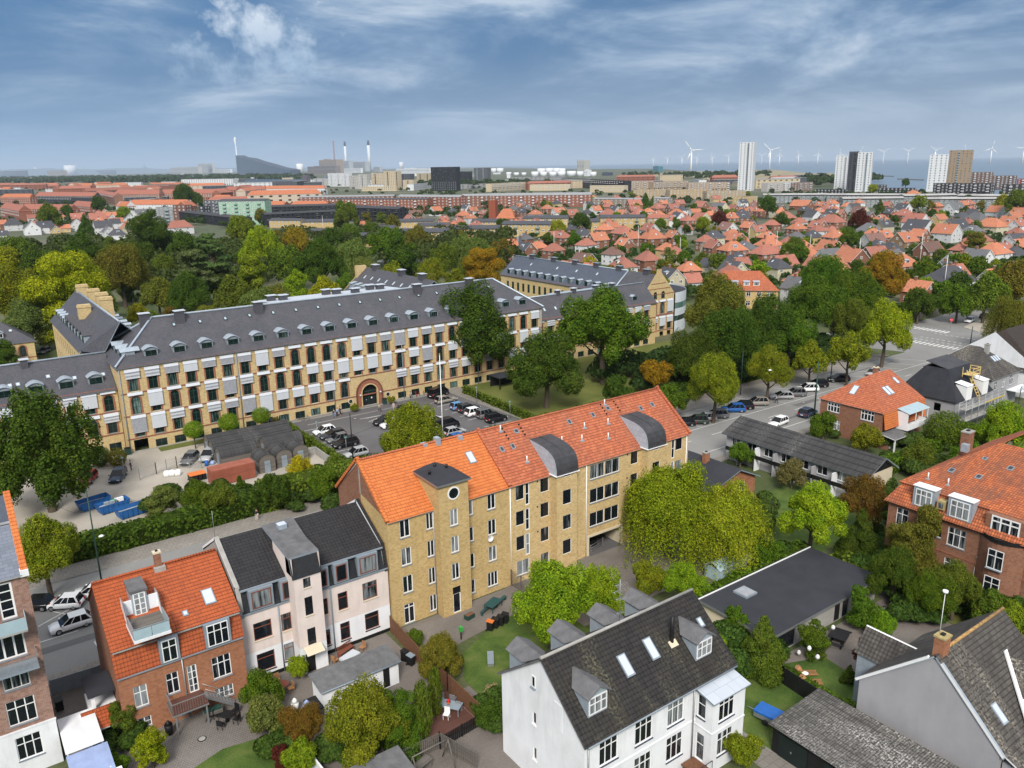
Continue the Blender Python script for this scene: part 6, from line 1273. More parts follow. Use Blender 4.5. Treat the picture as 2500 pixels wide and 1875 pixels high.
T(564,899,21,'globe','bg','small clipped round tree, rightmost of three at the facade',2.0,.9)
T(253,990,20,'globe','bn','rust-green clipped round bush at the low school wing',.95,trunk=False,cat='bush',name='bush')
T(215,988,22,'globe','dk','dark clipped bush beside the rust-green one',.95,trunk=False,cat='bush',name='bush')
T(597,912,12,'bush','bn','small brown-green bush right of the clipped trees',.9,trunk=False,cat='bush',name='bush')
T(1448,1105,100,'willow','lg','tall feathery green birch right of the covered passage',1.2,1.1)
T(1568,1140,88,'willow','wl','weeping willow with yellow hanging branches',1.15,1.05)
T(1190,1300,96,'open','lg','bright yellow-green tree behind the white house dormers',1.3)
T(1290,1285,62,'open','lg','smaller bright tree right of the yellow-green one',1.3)
T(1400,1262,48,'bush','ol','olive shrub below the birch',1.1)
T(1475,1265,50,'bush','lg','light green shrub left of the dark flat roof',1.1)
T(1650,1200,38,'bush','gr','green shrub at the far edge of the flat roof',1.1)
T(1755,1115,72,'open','br','bright yellow-green tree beyond the flat roof',1.5)
T(1862,1080,54,'open','rb','red-brown tree between the long terrace and the villa',1.5)
T(1860,1150,46,'conifer','dk','dark conifer before the brick villa',1.6,1.3)
T(1712,1025,34,'open','gy','bare greyish shrub at the long terrace',1.1)
T(1600,985,30,'bush','gr','green shrub before the long terrace',1.1)
T(1975,1180,62,'oval','bn','brown-green tall tree before the villa windows',1.6,1.35)
T(1935,1240,55,'round','dk','dark tree right of the flat roof corner',1.4)
T(2065,1275,55,'open','md','green tree below the villa bay',1.3)
T(2010,1290,50,'round','gr','dense green tree left of the villa bay',1.2)
T(2140,1320,42,'open','md','loose green tree at the villa garden path',1.2)
T(2190,1345,40,'open','ol','yellowing tree at the right edge below the villa',1.2)
T(1648,1390,58,'conifer','md','apple tree with dark foliage at the flat building',1.35,1.25)
T(1590,1350,36,'bush','gr','green shrub between white house and flat roof',1.2)
T(1757,1385,34,'oval','gr','small green garden tree hung with white globes',1.3,1.2)
T(1862,1312,36,'oval','gr','fastigiate green tree at the flat building door',1.4,1.3)
T(1905,1350,30,'round','bg','fresh green small tree in the paved yard',1.3)
T(1878,1415,36,'open','mr','dark purple-leaved small tree by the grey house',1.4)
T(1835,1455,18,'conifer','dk','small dark conifer left of the grey house',1.3,1.3)
T(562,1490,45,'round','gr','round dark green tree in front of the brick house',1.2)
T(572,1548,45,'round','sg','grey-green shrub below the dark green tree',1.0)
T(655,1572,46,'bush','rb','red-brown shrub left of the big olive tree',1.1)
T(790,1560,88,'round','ol','big olive-green tree before the white shed',1.2)
T(858,1560,56,'oval','gr','green tree between the olive tree and the cypresses',1.3,1.2)
T(914,1535,20,'column','md','tall narrow cypress, front one of the pair',4.2,3.6,name='cypress')
T(938,1495,18,'column','md','tall narrow cypress, rear one of the pair',4.2,3.4,name='cypress')
T(608,1637,26,'bush','mr','maroon shrub at the bottom left',1.0,trunk=False,cat='bush',name='bush')
T(648,1640,36,'bush','lg','light green shrub right of the maroon one',1.0)
T(325,1622,34,'oval','ye','yellow-flecked small tree on the left lawn',1.3,1.2)
T(272,1557,30,'oval','md','ivy-like green shrub climbing the brick house corner',1.3,1.5)
T(255,1655,22,'bush','gr','low shrub at the bottom edge left of the lawn tree',.9,trunk=False,cat='bush',name='bush')
T(953,1418,50,'round','bn','brown-green spreading tree beside the brown fence',1.25)
T(895,1380,22,'bush','md','small shrub at the yellow block corner',1.0)
T(645,1445,26,'bush','lg','leafy shrub at the pink terrace door',1.0)
T(1062,1500,20,'bush',(.30,.24,.13),'faded cream hydrangea bush beside the white house',.9,trunk=False,cat='bush',name='bush')
T(1055,1545,34,'bush','dk','dark green bush against the white gable',.9,trunk=False,cat='bush',name='bush')
T(1600,1625,40,'bush','ol','flowering olive-green bush right of the white bay',.9,trunk=False,cat='bush',name='bush')
T(1545,1400,30,'bush','lg','bright shrub behind the right dormer',1.2)
T(640,1625,20,'bush','gr','low green shrub by the bottom left wall',.8,trunk=False,cat='bush',name='bush')
T(455,1482,14,'column','gr','green creeper on the brick house wall',1.6,1.5,trunk=False,cat='creeper',name='creeper')
T(350,1088,34,'oval','sg','pale grey-green tree in the yard hedge',1.3)
T(425,1075,36,'bush','gr','green shrub in the yard hedge near the container',1.1)
T(475,1085,40,'bush','md','mid green shrub in the yard hedge',1.1)
T(520,1055,28,'conifer','dk','small dark conifer beside the red container',1.3,1.2)
T(590,1065,42,'bush','dk','dark shrub below the barrel-roofed huts',1.1)
T(648,1015,32,'open','yw','thin yellow-leaved shrub right of the small huts',1.3)
T(700,1050,38,'bush','gr','green shrub left of the orange-roofed gable',1.1)
T(725,1010,28,'bush','md','small shrub at the foot of the lot hedge',1.1)
T(2040,932,40,'globe','gr','dense round dark green bush by the hipped brick house',.95,trunk=False,cat='bush',name='bush')
T(2165,930,55,'open','lg','light green tree before the scaffolded house',1.3)
T(1985,985,34,'bush','md','clipped shrub below the hipped brick house',.9)
T(1870,955,36,'bush','ol','olive shrub before the hipped brick house',.9)
T(1780,925,34,'bush','gr','green shrub behind the long terrace roof',.9)
T(2090,1000,40,'bush','gr','green shrub between villa and scaffolded house',.9)
T(2190,700,50,'willow','bn','drooping willow at the right edge by the side road',1.2)
T(2130,640,45,'round','md','green tree at the right edge above the side road',1.3)
T(2190,615,45,'round','bn','brownish tree at the far right edge',1.3)
T(2070,655,36,'open','gr','green tree behind the side road fence',1.2)
T(1985,660,34,'round','dk','dark tree by the side road corner',1.2)
PARK = [(38,560,44,'md'),(20,640,60,'ol'),(145,652,78,'ye'),(262,592,60,'bn'),(60,700,50,'sg'),(180,548,40,'dk'),(330,520,48,'dk'),(300,560,36,'dk'),(400,540,40,'dk'),(420,598,58,'bl'),(455,560,55,'bl'),(405,640,50,'dk'),(520,500,34,'ol'),(568,540,50,'br'),(545,600,40,'ol'),(640,525,34,'or_'),(625,575,44,'md'),(690,575,60,'dk'),(745,468,27,'md'),(760,555,40,'sg'),(790,590,36,'sg'),(830,530,40,'gr'),(870,560,42,'dk'),(905,520,34,'bn'),(930,590,34,'ol'),(960,560,36,'md'),(1045,590,46,'or_'),(1010,545,40,'sg'),(600,650,36,'bn'),(700,640,44,'ye'),(730,665,30,'ol'),(560,660,40,'sg'),(500,640,44,'md'),(340,640,40,'bn'),(380,700,30,'rb'),(330,700,28,'md'),(450,690,30,'ol'),(300,680,24,'ye'),(10,770,26,'dk'),(220,655,30,'md'),(80,585,40,'dk'),(150,590,32,'md'),(640,620,30,'lg'),(850,600,34,'ol'),(890,640,20,'ol'),(1085,545,30,'bn'),(980,610,26,'ol'),(930,620,30,'bn'),(460,620,28,'dk'),(530,560,28,'dk'),(5,590,40,'ye'),(720,520,30,'dk'),(800,500,22,'gr'),(848,480,18,'bn'),(280,620,26,'gr'),(1000,590,24,'md'),(750,620,30,'md'),(350,580,30,'md'),(250,545,26,'md'),(600,520,24,'bn')]
CW = dict(dk='dark green',gr='green',md='mid green',ol='olive',ye='bright yellow-green',br='bright green',lg='light green',or_='orange-brown',rb='red-brown',bl='blue-grey cedar-like',bn='brown-green',sg='grey-green',yw='yellow',mr='maroon')
for i,(x,y,r_,c) in enumerate(PARK):
 kd = 'cedar' if c == 'bl' else ('willow' if c == 'sg' and r_ < 50 else ('round','open','oval','round')[i % 4])
 T(x,y,r_,kd,c,None,1.25,.95 if kd != 'oval' else 1.2,auto='%s park tree' % CW[c],group='trees of the park behind the school')
def hedge(name,pts,w_,h,col,label,dens=55,s=.28):
 rng = np.random.default_rng(len(label));Ps = [];Ns = [];b = MB()
 for (xa,ya),(xb,yb) in zip(pts[:-1],pts[1:]):
  L = hypot(xb-xa,yb-ya);k = int(L*dens*(w_+2*h)/3);dx,dy = (xb-xa)/L,(yb-ya)/L;t = rng.uniform(0,L,k);q = rng.uniform(-h,w_+h,k)
  off = np.clip(q,0,w_)-w_/2;z = np.where(q < 0,h+q,np.where(q > w_,h-(q-w_),h));nn = np.where(q < 0,-1.,np.where(q > w_,1.,0.))
  wob = .12*np.sin(t*1.7)+.1*np.sin(t*.6+1)+.08*rng.standard_normal(k)
  Ps.append(np.stack([xa+dx*t-dy*(off+nn*wob),ya+dy*t+dx*(off+nn*wob),z+np.where(nn == 0,wob,0)],1));Ns.append(np.stack([-dy*nn,dx*nn,np.where(nn == 0,1.,.3)],1)+rng.standard_normal((k,3))*.4)
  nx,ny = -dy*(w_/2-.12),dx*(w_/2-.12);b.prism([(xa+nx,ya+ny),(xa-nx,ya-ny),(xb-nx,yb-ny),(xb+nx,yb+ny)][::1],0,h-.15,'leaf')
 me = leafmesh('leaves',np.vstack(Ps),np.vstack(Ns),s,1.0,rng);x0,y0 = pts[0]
 r = root(name,label,'hedge',(x0,y0,0));me.transform(Matrix.Translation((-x0,-y0,0)));o = ob('foliage',me,r);o.color = (*col,1);c = b.build('shade_core',r);c.data.transform(Matrix.Translation((-x0,-y0,0)));c.color = (*c3(col,.4),1);return r  # solid inner core, colour darkened to stand for the shade inside the hedge
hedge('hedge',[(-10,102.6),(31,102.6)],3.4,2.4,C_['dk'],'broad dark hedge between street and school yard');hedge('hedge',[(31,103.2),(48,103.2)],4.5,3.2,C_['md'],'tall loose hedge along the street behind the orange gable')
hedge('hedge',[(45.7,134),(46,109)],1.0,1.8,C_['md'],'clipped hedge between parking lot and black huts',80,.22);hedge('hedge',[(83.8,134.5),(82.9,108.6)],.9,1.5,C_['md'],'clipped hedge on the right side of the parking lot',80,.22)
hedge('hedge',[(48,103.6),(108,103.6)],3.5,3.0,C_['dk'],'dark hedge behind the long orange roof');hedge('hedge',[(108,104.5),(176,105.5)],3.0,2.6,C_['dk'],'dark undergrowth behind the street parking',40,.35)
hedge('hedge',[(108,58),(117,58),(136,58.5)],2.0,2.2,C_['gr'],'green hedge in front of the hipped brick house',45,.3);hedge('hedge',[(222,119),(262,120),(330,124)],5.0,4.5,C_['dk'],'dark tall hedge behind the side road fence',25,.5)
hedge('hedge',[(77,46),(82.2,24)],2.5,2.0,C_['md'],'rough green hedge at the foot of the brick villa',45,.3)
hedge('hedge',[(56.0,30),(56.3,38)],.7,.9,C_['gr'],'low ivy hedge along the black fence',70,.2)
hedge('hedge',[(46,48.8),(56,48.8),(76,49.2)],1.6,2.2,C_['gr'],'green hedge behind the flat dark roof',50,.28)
# ================================================================ vehicles
CT = dict(hatch=(4.0,1.74,1.46),small=(3.6,1.64,1.48),suv=(4.5,1.86,1.64),estate=(4.65,1.82,1.46),van=(5.1,1.96,2.0),jeep=(4.2,1.8,1.8))
def car_parts(kind):
 L,W_,H = CT[kind];hl,hw = L/2,W_/2;belt = H*.60;hood = H*(.56 if kind != 'van' else .62);zl = .22
 st = [(-hl,zl+.18,belt*.70,hw*.80),(-hl+.06,zl,belt*.90,hw*.92),(-hl+.35,zl,belt,hw*.99),(-hl*.35,zl,belt,hw),(hl*.25,zl,belt*.985,hw),(hl*.48,zl,hood,hw*.99),(hl*.80,zl,hood*.94,hw*.96),(hl-.10,zl,hood*.80,hw*.86),(hl,zl+.15,hood*.58,hw*.70)]
 b = MB();mi = b.mat('carp');n = 9;ns = len(st)
 for x,z0,z1,w_ in st:
  zm = z0+(z1-z0)*.55
  b.v += [(x,-w_*.9,z0),(x,-w_,z0+.12),(x,-w_,zm),(x,-w_*.93,z1-.03),(x,0,z1+.02),(x,w_*.93,z1-.03),(x,w_,zm),(x,w_,z0+.12),(x,w_*.9,z0)]
 for i in range(ns-1):
  for j in range(n):k = (j+1) % n;b.f.append((i*n+j,(i+1)*n+j,(i+1)*n+k,i*n+k));b.mi.append(mi);b.sm.append(True)
 b.f.append(tuple(range(n)));b.mi.append(mi);b.sm.append(False);b.f.append(tuple(reversed(range((ns-1)*n,ns*n))));b.mi.append(mi);b.sm.append(False)
 cab = {'hatch':(-hl+.12,-hl+.55,.15,hl*.50),'small':(-hl+.10,-hl+.40,.2,hl*.55),'suv':(-hl+.12,-hl+.50,.12,hl*.46),'estate':(-hl+.15,-hl+.55,.0,hl*.42),'van':(-hl+.04,-hl+.14,hl*.45,hl*.78),'jeep':(-hl+.08,-hl+.14,.25,hl*.42)}[kind]
 xb0,xt0,xt1,xb1 = cab;tb,tt = hw*.93,hw*.74;zt = H-.05
 def ring(f):return [(xb0+(xt0-xb0)*f,-(tb+(tt-tb)*f)),(xb1+(xt1-xb1)*f,-(tb+(tt-tb)*f)),(xb1+(xt1-xb1)*f,tb+(tt-tb)*f),(xb0+(xt0-xb0)*f,tb+(tt-tb)*f)]
 r0,r1 = ring(-.05),ring(1)
 g = MB();z0 = belt-.05
 for i in range(4):j = (i+1) % 4;g.poly([(*r0[i],z0),(*r0[j],z0),(*r1[j],zt),(*r1[i],zt)],'cglass')
 ro = [(x*1.0,y*1.03) for x,y in r1];b.poly([(*p,zt+.005) for p in ro],'carp');xc = (xt0+xt1)/2
 m_ = [(xt0+.12,-tt*.85),(xt1-.1,-tt*.85),(xt1-.1,tt*.85),(xt0+.12,tt*.85)]
 for i in range(4):j = (i+1) % 4;b.poly([(*ro[i],zt+.004),(*ro[j],zt+.004),(*m_[j],H),(*m_[i],H)],'carp',True)
 b.poly([(*p,H) for p in m_],'carp',True)
 def pillar(fx,wd):
  for s in (-1,1):
   xa = xb0+(xb1-xb0)*fx;xt = xt0+(xt1-xt0)*fx
   b.poly([(xa-wd,s*(tb+.012),z0+.04),(xa+wd,s*(tb+.012),z0+.04),(xt+wd,s*(tt+.012),zt),(xt-wd,s*(tt+.012),zt)][::(1 if s < 0 else -1)],'carp')
 for fx,wd in ((.03,.10),(.36 if kind != 'small' else .42,.04),(.68,.04),(.97,.05)):pillar(fx,wd)
 if kind == 'van':[pillar(fx,.22) for fx in (.1,.25,.4,.5)]
 if kind == 'jeep':b.tube((xb0-.12,0,.95),(xb0+.02,0,.95),.33,.33,'tyre',10)
 b.box(-hl-.01,-hw*.55,.30,-hl+.06,hw*.55,.42,'black');b.box(hl-.12,-hw*.5,.28,hl+.01,hw*.5,.42,'black')
 b.box(-hl-.02,-.25,.55,-hl+.02,.25,.66,'wpaint')
 wm = MB();R_ = .31 if kind in ('hatch','small','estate') else .35
 wm.tube((0,-.11,0),(0,.11,0),R_,R_,'tyre',12,smooth=False);wm.tube((0,-.125,0),(0,.125,0),R_*.62,R_*.62,'rim',10,smooth=False)
 hd = MB();hd.box(-.16,-.17,-.07,.05,.17,.07,'lampg');td = MB();td.box(-.05,-.13,-.12,.10,.13,.12,'tail')
 mr = MB();mr.box(-.08,-.09,-.06,.08,.09,.06,'carp')
 return dict(body=b.data('body'),glass=g.data('windows'),wheel=wm.data('wheel'),head=hd.data('headlight'),tail=td.data('tail_light'),mirror=mr.data('wing_mirror'),dims=(L,W_,H,belt,hood,R_,xb1))
def car(x,y,ang,kind,col,label,group='parked cars',z=0.02,cat=None):
 p = cached(('car',kind),lambda:car_parts(kind));L,W_,H,belt,hood,R_,xb1 = p['dims'];c4 = (*col,1)
 r = root('parked_van' if kind == 'van' else 'parked_car',label,cat or ('van' if kind == 'van' else 'car'),(x,y,z),ang,group)
 o = ob('body',p['body'],r);o.color = c4;ob('windows',p['glass'],r)
 for sx in (-1,1):
  for sy in (-1,1):ob('wheel',p['wheel'],r,(sx*L*.31,sy*(W_/2-.12),R_))
 for s in (-1,1):ob('headlight',p['head'],r,(L/2-.10,s*W_*.33,hood*.68));ob('tail_light',p['tail'],r,(-L/2+.02,s*W_*.36,belt*.78));m_ = ob('wing_mirror',p['mirror'],r,(xb1-.15,s*(W_/2+.06),belt+.05));m_.color = c4
 return r
KC = dict(white=(.78,.79,.80),black=(.012,.012,.014),dark=(.035,.038,.045),silver=(.36,.37,.38),grey=(.13,.135,.14),blue=(.02,.10,.32),lblue=(.12,.27,.48),navy=(.04,.06,.10),green=(.035,.05,.042),gold=(.26,.24,.21),red=(.25,.01,.015))
def cx(px,py,ang,kind,col,label,**kw):p = P(px,py,.5);return car(p.x,p.y,radians(ang),kind,KC[col],label,**kw)
def A_(x,y):return x/2.654,1250+y/2.654
def E_(x,y):return x/2.765,650+y/2.765
def F_(x,y):return 600+x/2.765,600+y/2.765
def G_(x,y):return 1200+x/2.765,600+y/2.765
def H_(x,y):return 1900+x/2.552,600+y/2.552
def D_(x,y):return 1800+x/2.457,1200+y/2.457
def C2(x,y):return 1100+x/2.458,1200+y/2.458
def B2(x,y):return 500+x/2.4576,1200+y/2.4576
def Z2(x,y):return 700+x/4.022,1500+y/4.022
cx(*A_(460,722),182,'hatch','white','white hatchback facing left, nearest car on the street');cx(*A_(422,590),150,'small','white','small white car seen from behind, beside the brick block');cx(*A_(595,520),150,'hatch','white','white car half hidden by the red tiled roof');cx(*A_(215,600),150,'hatch','black','black car half hidden by the mottled brick block')
for px,py,k,c,l in ((530,1250,'hatch','white','white hatchback, topmost of the row by the hedge'),(585,1277,'estate','dark','dark blue-grey car, second of the row by the hedge'),(622,1303,'hatch','grey','grey car, third of the row by the hedge'),(672,1335,'suv','black','black car, fourth of the row by the hedge'),(745,1400,'hatch','silver','silver car half under the yellow-green tree')):cx(*F_(px,py),180,k,c,l,group='cars in the school parking lot')
for px,py,a,k,c,l in ((1095,1110,0,'suv','black','black car alone at the top of the middle rows'),(1180,1130,0,'estate','silver','silver car next to the lone black car'),(940,1185,180,'suv','black','black car at the left end of the middle row'),(990,1205,180,'suv','white','white car behind the top of the tree'),(1275,1175,0,'hatch','white','white car left of the flagpole'),(1350,1215,0,'van','black','long black van behind the flagpole'),(1410,1255,0,'hatch','silver','pale silver car above the bright blue one'),(1450,1295,0,'estate','blue','bright blue car just above the orange roof'),(1300,1000,20,'van','black','big black van parked by the school facade'),(1350,1040,0,'estate','gold','grey-beige car beside the big black van'),(1440,1085,0,'small','lblue','small light blue car at the top of the right row'),(1505,1100,0,'suv','dark','dark car second in the right row'),(1555,1125,0,'suv','white','white SUV third in the right row'),(1630,1140,0,'jeep','grey','boxy grey-green car fourth in the right row'),(1690,1168,0,'jeep','black','boxy black car with a spare wheel, last of the right row')):cx(*F_(px,py),a,k,c,l,group='cars in the school parking lot')
cx(*E_(795,1415),245,'estate','navy','dark blue car beside the wire gate in the yard');cx(*E_(1280,1300),235,'estate','grey','blue-grey car in the yard left of the black huts');cx(*E_(1408,1280),235,'suv','silver','silver car next to the black huts');cx(*E_(305,510),240,'suv','navy','dark car on the side driveway, farther one');cx(*E_(300,572),240,'estate','grey','grey car on the side driveway, nearer one');cx(*E_(600,1430),245,'hatch','red','dark red car half hidden by the big dark tree')
SR = ((1380,1182,'suv','green','dark green SUV, first of the angled cars'),(1443,1160,'hatch','silver','pale car behind the dark green SUV'),(1515,1143,'suv','grey','dark grey crossover, third of the angled cars'),(1630,1103,'suv','blue','bright blue car among the angled cars'),(1688,1085,'suv','black','black car behind the bright blue one'),(1790,1058,'suv','gold','grey-beige car right of the black one'),(1955,1015,'estate','silver','silver car behind the person crossing'),(2045,998,'suv','grey','dark grey car right of the silver one'),(2130,965,'suv','white','white car with its door side towards the pole'),(2195,938,'suv','black','black car right of the white one'),(1300,1195,'hatch','black','black car half hidden by the orange gable end'))
for px,py,k,c,l in SR:cx(*G_(px,py),144,k,c,l,group='cars parked along the street')
cx(*H_(375,832),144,'suv','black','black car farthest along the angled row',group='cars parked along the street');cx(*H_(185,1042),6,'suv','navy','dark blue-grey car driving in the near lane');cx(*G_(1935,1192),186,'estate','white','white car behind the long terrace roof');cx(*H_(590,792),186,'hatch','silver','silver car behind the hipped roof chimney');cx(*H_(1190,465),190,'estate','white','white car on the side road');cx(*H_(1285,438),10,'estate','dark','dark car parked farther up the side road')
cx(*G_(1770,475),144,'suv','dark','dark car behind the trees near the white gabled house')
# ================================================================ people
def person_mesh(pose):
 def skin(vs,es,rs,mat,name,sub=1):
  me = bpy.data.meshes.new(name+'_raw');me.from_pydata(vs,es,[]);o = bpy.data.objects.new(name,me);COL.objects.link(o)
  m_ = o.modifiers.new('s','SKIN');m_.use_smooth_shade = True;o.modifiers.new('u','SUBSURF').levels = sub
  for i,r_ in enumerate(rs):me.skin_vertices[0].data[i].radius = (r_,r_)
  me.skin_vertices[0].data[0].use_root = True
  dg = bpy.context.evaluated_depsgraph_get();dg.update();me2 = bpy.data.meshes.new_from_object(o.evaluated_get(dg));bpy.data.objects.remove(o);me2.materials.clear();me2.materials.append(M_[mat]);me2.name = name;return me2
 s = .18 if pose == 'walk' else .04
 hip,chest,neck,head = (0,0,.95),(.0,0,1.35),(.0,0,1.50),(.02,0,1.66)
 LJ = [((0,.10,.90),(s,.10,.50),(s*1.3 if pose == 'walk' else s,.10,.08)),((0,-.10,.90),(-s*.5,-.10,.50),(-s*1.8,-.10,.10))]
 AJ = [((0,.20,1.42),(-s*.6,.26,1.15),(.05,.24,.93)),((0,-.20,1.42),(s*.6,-.26,1.15),(.18,-.22,.98))]
 if pose == 'bend':chest,neck,head = (.18,0,1.28),(.28,0,1.40),(.36,0,1.53);AJ = [((.2,.20,1.33),(.38,.22,1.12),(.55,.18,1.0)),((.2,-.20,1.33),(.38,-.22,1.12),(.55,-.18,1.0))]
 vs = [hip,(hip[0]*.5+chest[0]*.5,0,1.13),chest,neck,head,(head[0]+.01,0,head[2]+.10)];es = [(0,1),(1,2),(2,3),(3,4),(4,5)];rs = [.12,.11,.13,.055,.095,.075]
 for a,k,f in LJ:i = len(vs);vs += [a,k,f,(f[0]+.16,f[1],.04)];es += [(0,i),(i,i+1),(i+1,i+2),(i+2,i+3)];rs += [.085,.055,.04,.04]
 hands = []
 for a,k,f in AJ:
  i = len(vs);h = (f[0]+.05,f[1],f[2]-.07);vs += [a,k,f,h];es += [(2,i),(i,i+1),(i+1,i+2),(i+2,i+3)];rs += [.06,.042,.03,.03];hands.append((i+3,h))
 for i,h in hands:
  for q,(dy,l) in enumerate(((-.03,.06),(-.012,.075),(.008,.08),(.026,.07),(.04,.03))):j = len(vs);vs += [(h[0]+.02+.01*q*(q < 4),h[1]+dy,h[2]-l*.6)];es += [(i,j)];rs += [.009]
 body = skin(vs,es,rs,'skin','person')
 i0 = [hip,(hip[0]*.5+chest[0]*.5,0,1.13),chest];vs = list(i0);es = [(0,1),(1,2)];rs = [.15,.14,.155]
 for a,k,f in AJ:i = len(vs);vs += [a,k,(f[0]*.95+k[0]*.05,f[1],f[2]+.03)];es += [(2,i),(i,i+1),(i+1,i+2)];rs += [.078,.058,.048]
 top = skin(vs,es,rs,'obj','jacket')
 vs = [hip];es = [];rs = [.145]
 for a,k,f in LJ:i = len(vs);vs += [a,k,(f[0],f[1],.12)];es += [(0,i),(i,i+1),(i+1,i+2)];rs += [.105,.075,.06]
 tr = skin(vs,es,rs,'obj','trousers')
 hb = MB();hb.tube((head[0]-.03,0,head[2]),(head[0]-.015,0,head[2]+.15),.112,.10,'obj',10);hb.tube((head[0]-.015,0,head[2]+.15),(head[0]-.01,0,head[2]+.2),.10,.04,'obj',10);hair = hb.data('hair')
 fb = MB()
 for y in (-.035,.035):fb.box(head[0]+.088,y-.012,head[2]+.015,head[0]+.098,y+.012,head[2]+.03,'black')
 fb.box(head[0]+.08,-.012,head[2]-.02,head[0]+.11,.012,head[2]+.01,'skin');fb.box(head[0]+.082,-.025,head[2]-.05,head[0]+.093,.025,head[2]-.04,'tail');face = fb.data('face')
 return body,top,tr,hair,face
def person(px,py,ang,pose,ct,cb,ch,label,sc=1.0,xy=None):
 ms = cached(('person',pose),lambda:person_mesh(pose));p = P(px,py,0) if xy is None else Vector((*xy,0));o = ob('person',ms[0],None,(p.x,p.y,.02),radians(ang));o.scale = (sc,)*3;tag(o,label,'person')
 for m_,c,nm in ((ms[1],ct,'jacket'),(ms[2],cb,'trousers'),(ms[3],ch,'hair')):q = ob(nm,m_,o);q.color = (*c,1)
 ob('face',ms[4],o);return o
dk_,bl_ = (.03,.03,.035),(.15,.22,.33)
person(628,1272,-60,'stand',dk_,(.6,.56,.5),dk_,'person in black jacket and pale trousers on the street pavement')
person(*F_(905,1125),-80,'walk',(.42,.33,.2),dk_,(.15,.1,.05),'person in tan jacket walking from the arched entrance')
person(*F_(1000,1115),200,'walk',(.5,.4,.38),(.45,.35,.33),(.12,.08,.05),'person in pale clothes walking right of the entrance')
person(*F_(597,1163),100,'walk',dk_,bl_,(.1,.07,.05),'person in black top and jeans beside the pram')
person(*F_(617,1155),40,'bend',(.12,.3,.6),dk_,(.2,.15,.1),'person in light blue top bending over at the facade');person(*F_(640,1145),200,'stand',dk_,dk_,dk_,'person dressed in black at the facade bench')
person(*F_(1120,1035),200,'bend',(.45,.42,.3),bl_,(.1,.07,.05),'person in light top and jeans at the bicycle stand')
person(*E_(888,1382),180,'stand',(.04,.05,.12),dk_,(.15,.1,.06),'person in dark clothes inside the yard by the gate')
person(*G_(1922,1066),100,'walk',(.5,.5,.52),dk_,(.2,.15,.1),'person crossing in front of the silver car')
# ================================================================ street furniture
def pole(px,py,h,label,col='dgreen',lamp=None,rad=.09,cat='lamp post',name='street_lamp'):
 p = P(px,py,0);r = root(name,label,cat,(p.x,p.y,0));b = MB();b.tube((0,0,0),(0,0,h),rad,rad*.6,col,8);b.build('pole',r)
 if lamp == 'disc':b = MB();b.tube((0,0,h-.05),(0,0,h+.12),.32,.12,'milkg',10);b.tube((0,0,h-.15),(0,0,h-.05),.13,.3,'wpaint',10);b.build('lamp',r)
 if lamp == 'arm':b = MB();b.tube((0,0,h-.1),(1.6,.3,h+.1),.04,.03,'metal',5);b.tube((1.6,.3,h-.08),(1.6,.3,h+.1),.3,.15,'wpaint',10);b.build('lamp',r)
 return r
q = root('flagpole','tall white flagpole standing in the parking lot','flagpole',(62.9,108.0,0));b = MB();b.tube((0,0,0),(0,0,16.0),.11,.05,'wpaint',10);b.build('pole',q);b = MB();b.tube((0,0,16),(0,0,16.2),.12,.06,'yellow',8);b.build('finial',q)
for x,y,h,l in ((*F_(1560,1062),3.2,'green-topped lamp post by the right lot hedge, farther one'),(*F_(1785,1165),3.2,'green-topped lamp post by the right lot hedge, nearer one'),(*F_(487,1310),3.2,'green-topped lamp post beside the topmost white hatchback'),(*F_(683,1420),3.2,'green-topped lamp post at the lower left lot corner'),(*E_(845,1435),3.4,'lamp post beside the yard gate')):pole(x,y,h,l,'metal','disc',.05)
pole(*A_(662,470),11.5,'tall dark green wire mast left of the red tiled house','dgreen',None,.1,'mast','mast');pole(*H_(222,1075),10.5,'dark green lattice mast beside the near street lane','dgreen',None,.16,'mast','mast')
pole(*H_(325,850),10.5,'green mast behind the black parked car','dgreen',None,.12,'mast','mast');pole(*G_(1680,1010),9.5,'slim green mast between the street trees','dgreen',None,.09,'mast','mast');pole(*H_(1195,625),5.0,'traffic signal post at the zebra crossing','dgreen',None,.14,'traffic signal','traffic_signal')
pole(*F_(728,1480),8.5,'dark mast left of the orange gable ridge','black',None,.12,'mast','mast');pole(*A_(1395,180),4.0,'thin sign pole on the pavement left of the pink terrace','metal',None,.04,'pole','pole')
s = P(*A_(657,155),8.0);b = MB();b.tube((0,0,0),(0,0,.12),.32,.08,'wpaint',10);o = b.build('street_lamp',loc=(s.x,s.y,8.0));tag(o,'white hanging street lamp above the hedge','street lamp')
s = P(*G_(1880,840),8.5);b = MB();b.tube((0,0,0),(0,0,.15),.38,.1,'wpaint',10);o = b.build('street_lamp',loc=(s.x,s.y,8.5));tag(o,'white hanging street lamp over the right street trees','street lamp')
def wire(a,c,label):
 b = MB();n = 8;a = Vector(a);c = Vector(c);pts = [a.lerp(c,i/n)-Vector((0,0,.9*4*(i/n)*(1-i/n))) for i in range(n+1)]
 for i in range(n):b.tube(pts[i]-a,pts[i+1]-a,.013,.013,'black',4,False)
 o = b.build('overhead_wire',loc=a);tag(o,label,'wire')
m1 = P(*A_(662,470),0);m2 = P(*H_(222,1075),0);m3 = P(*G_(1680,1010),0);m4 = P(*H_(325,850),0)
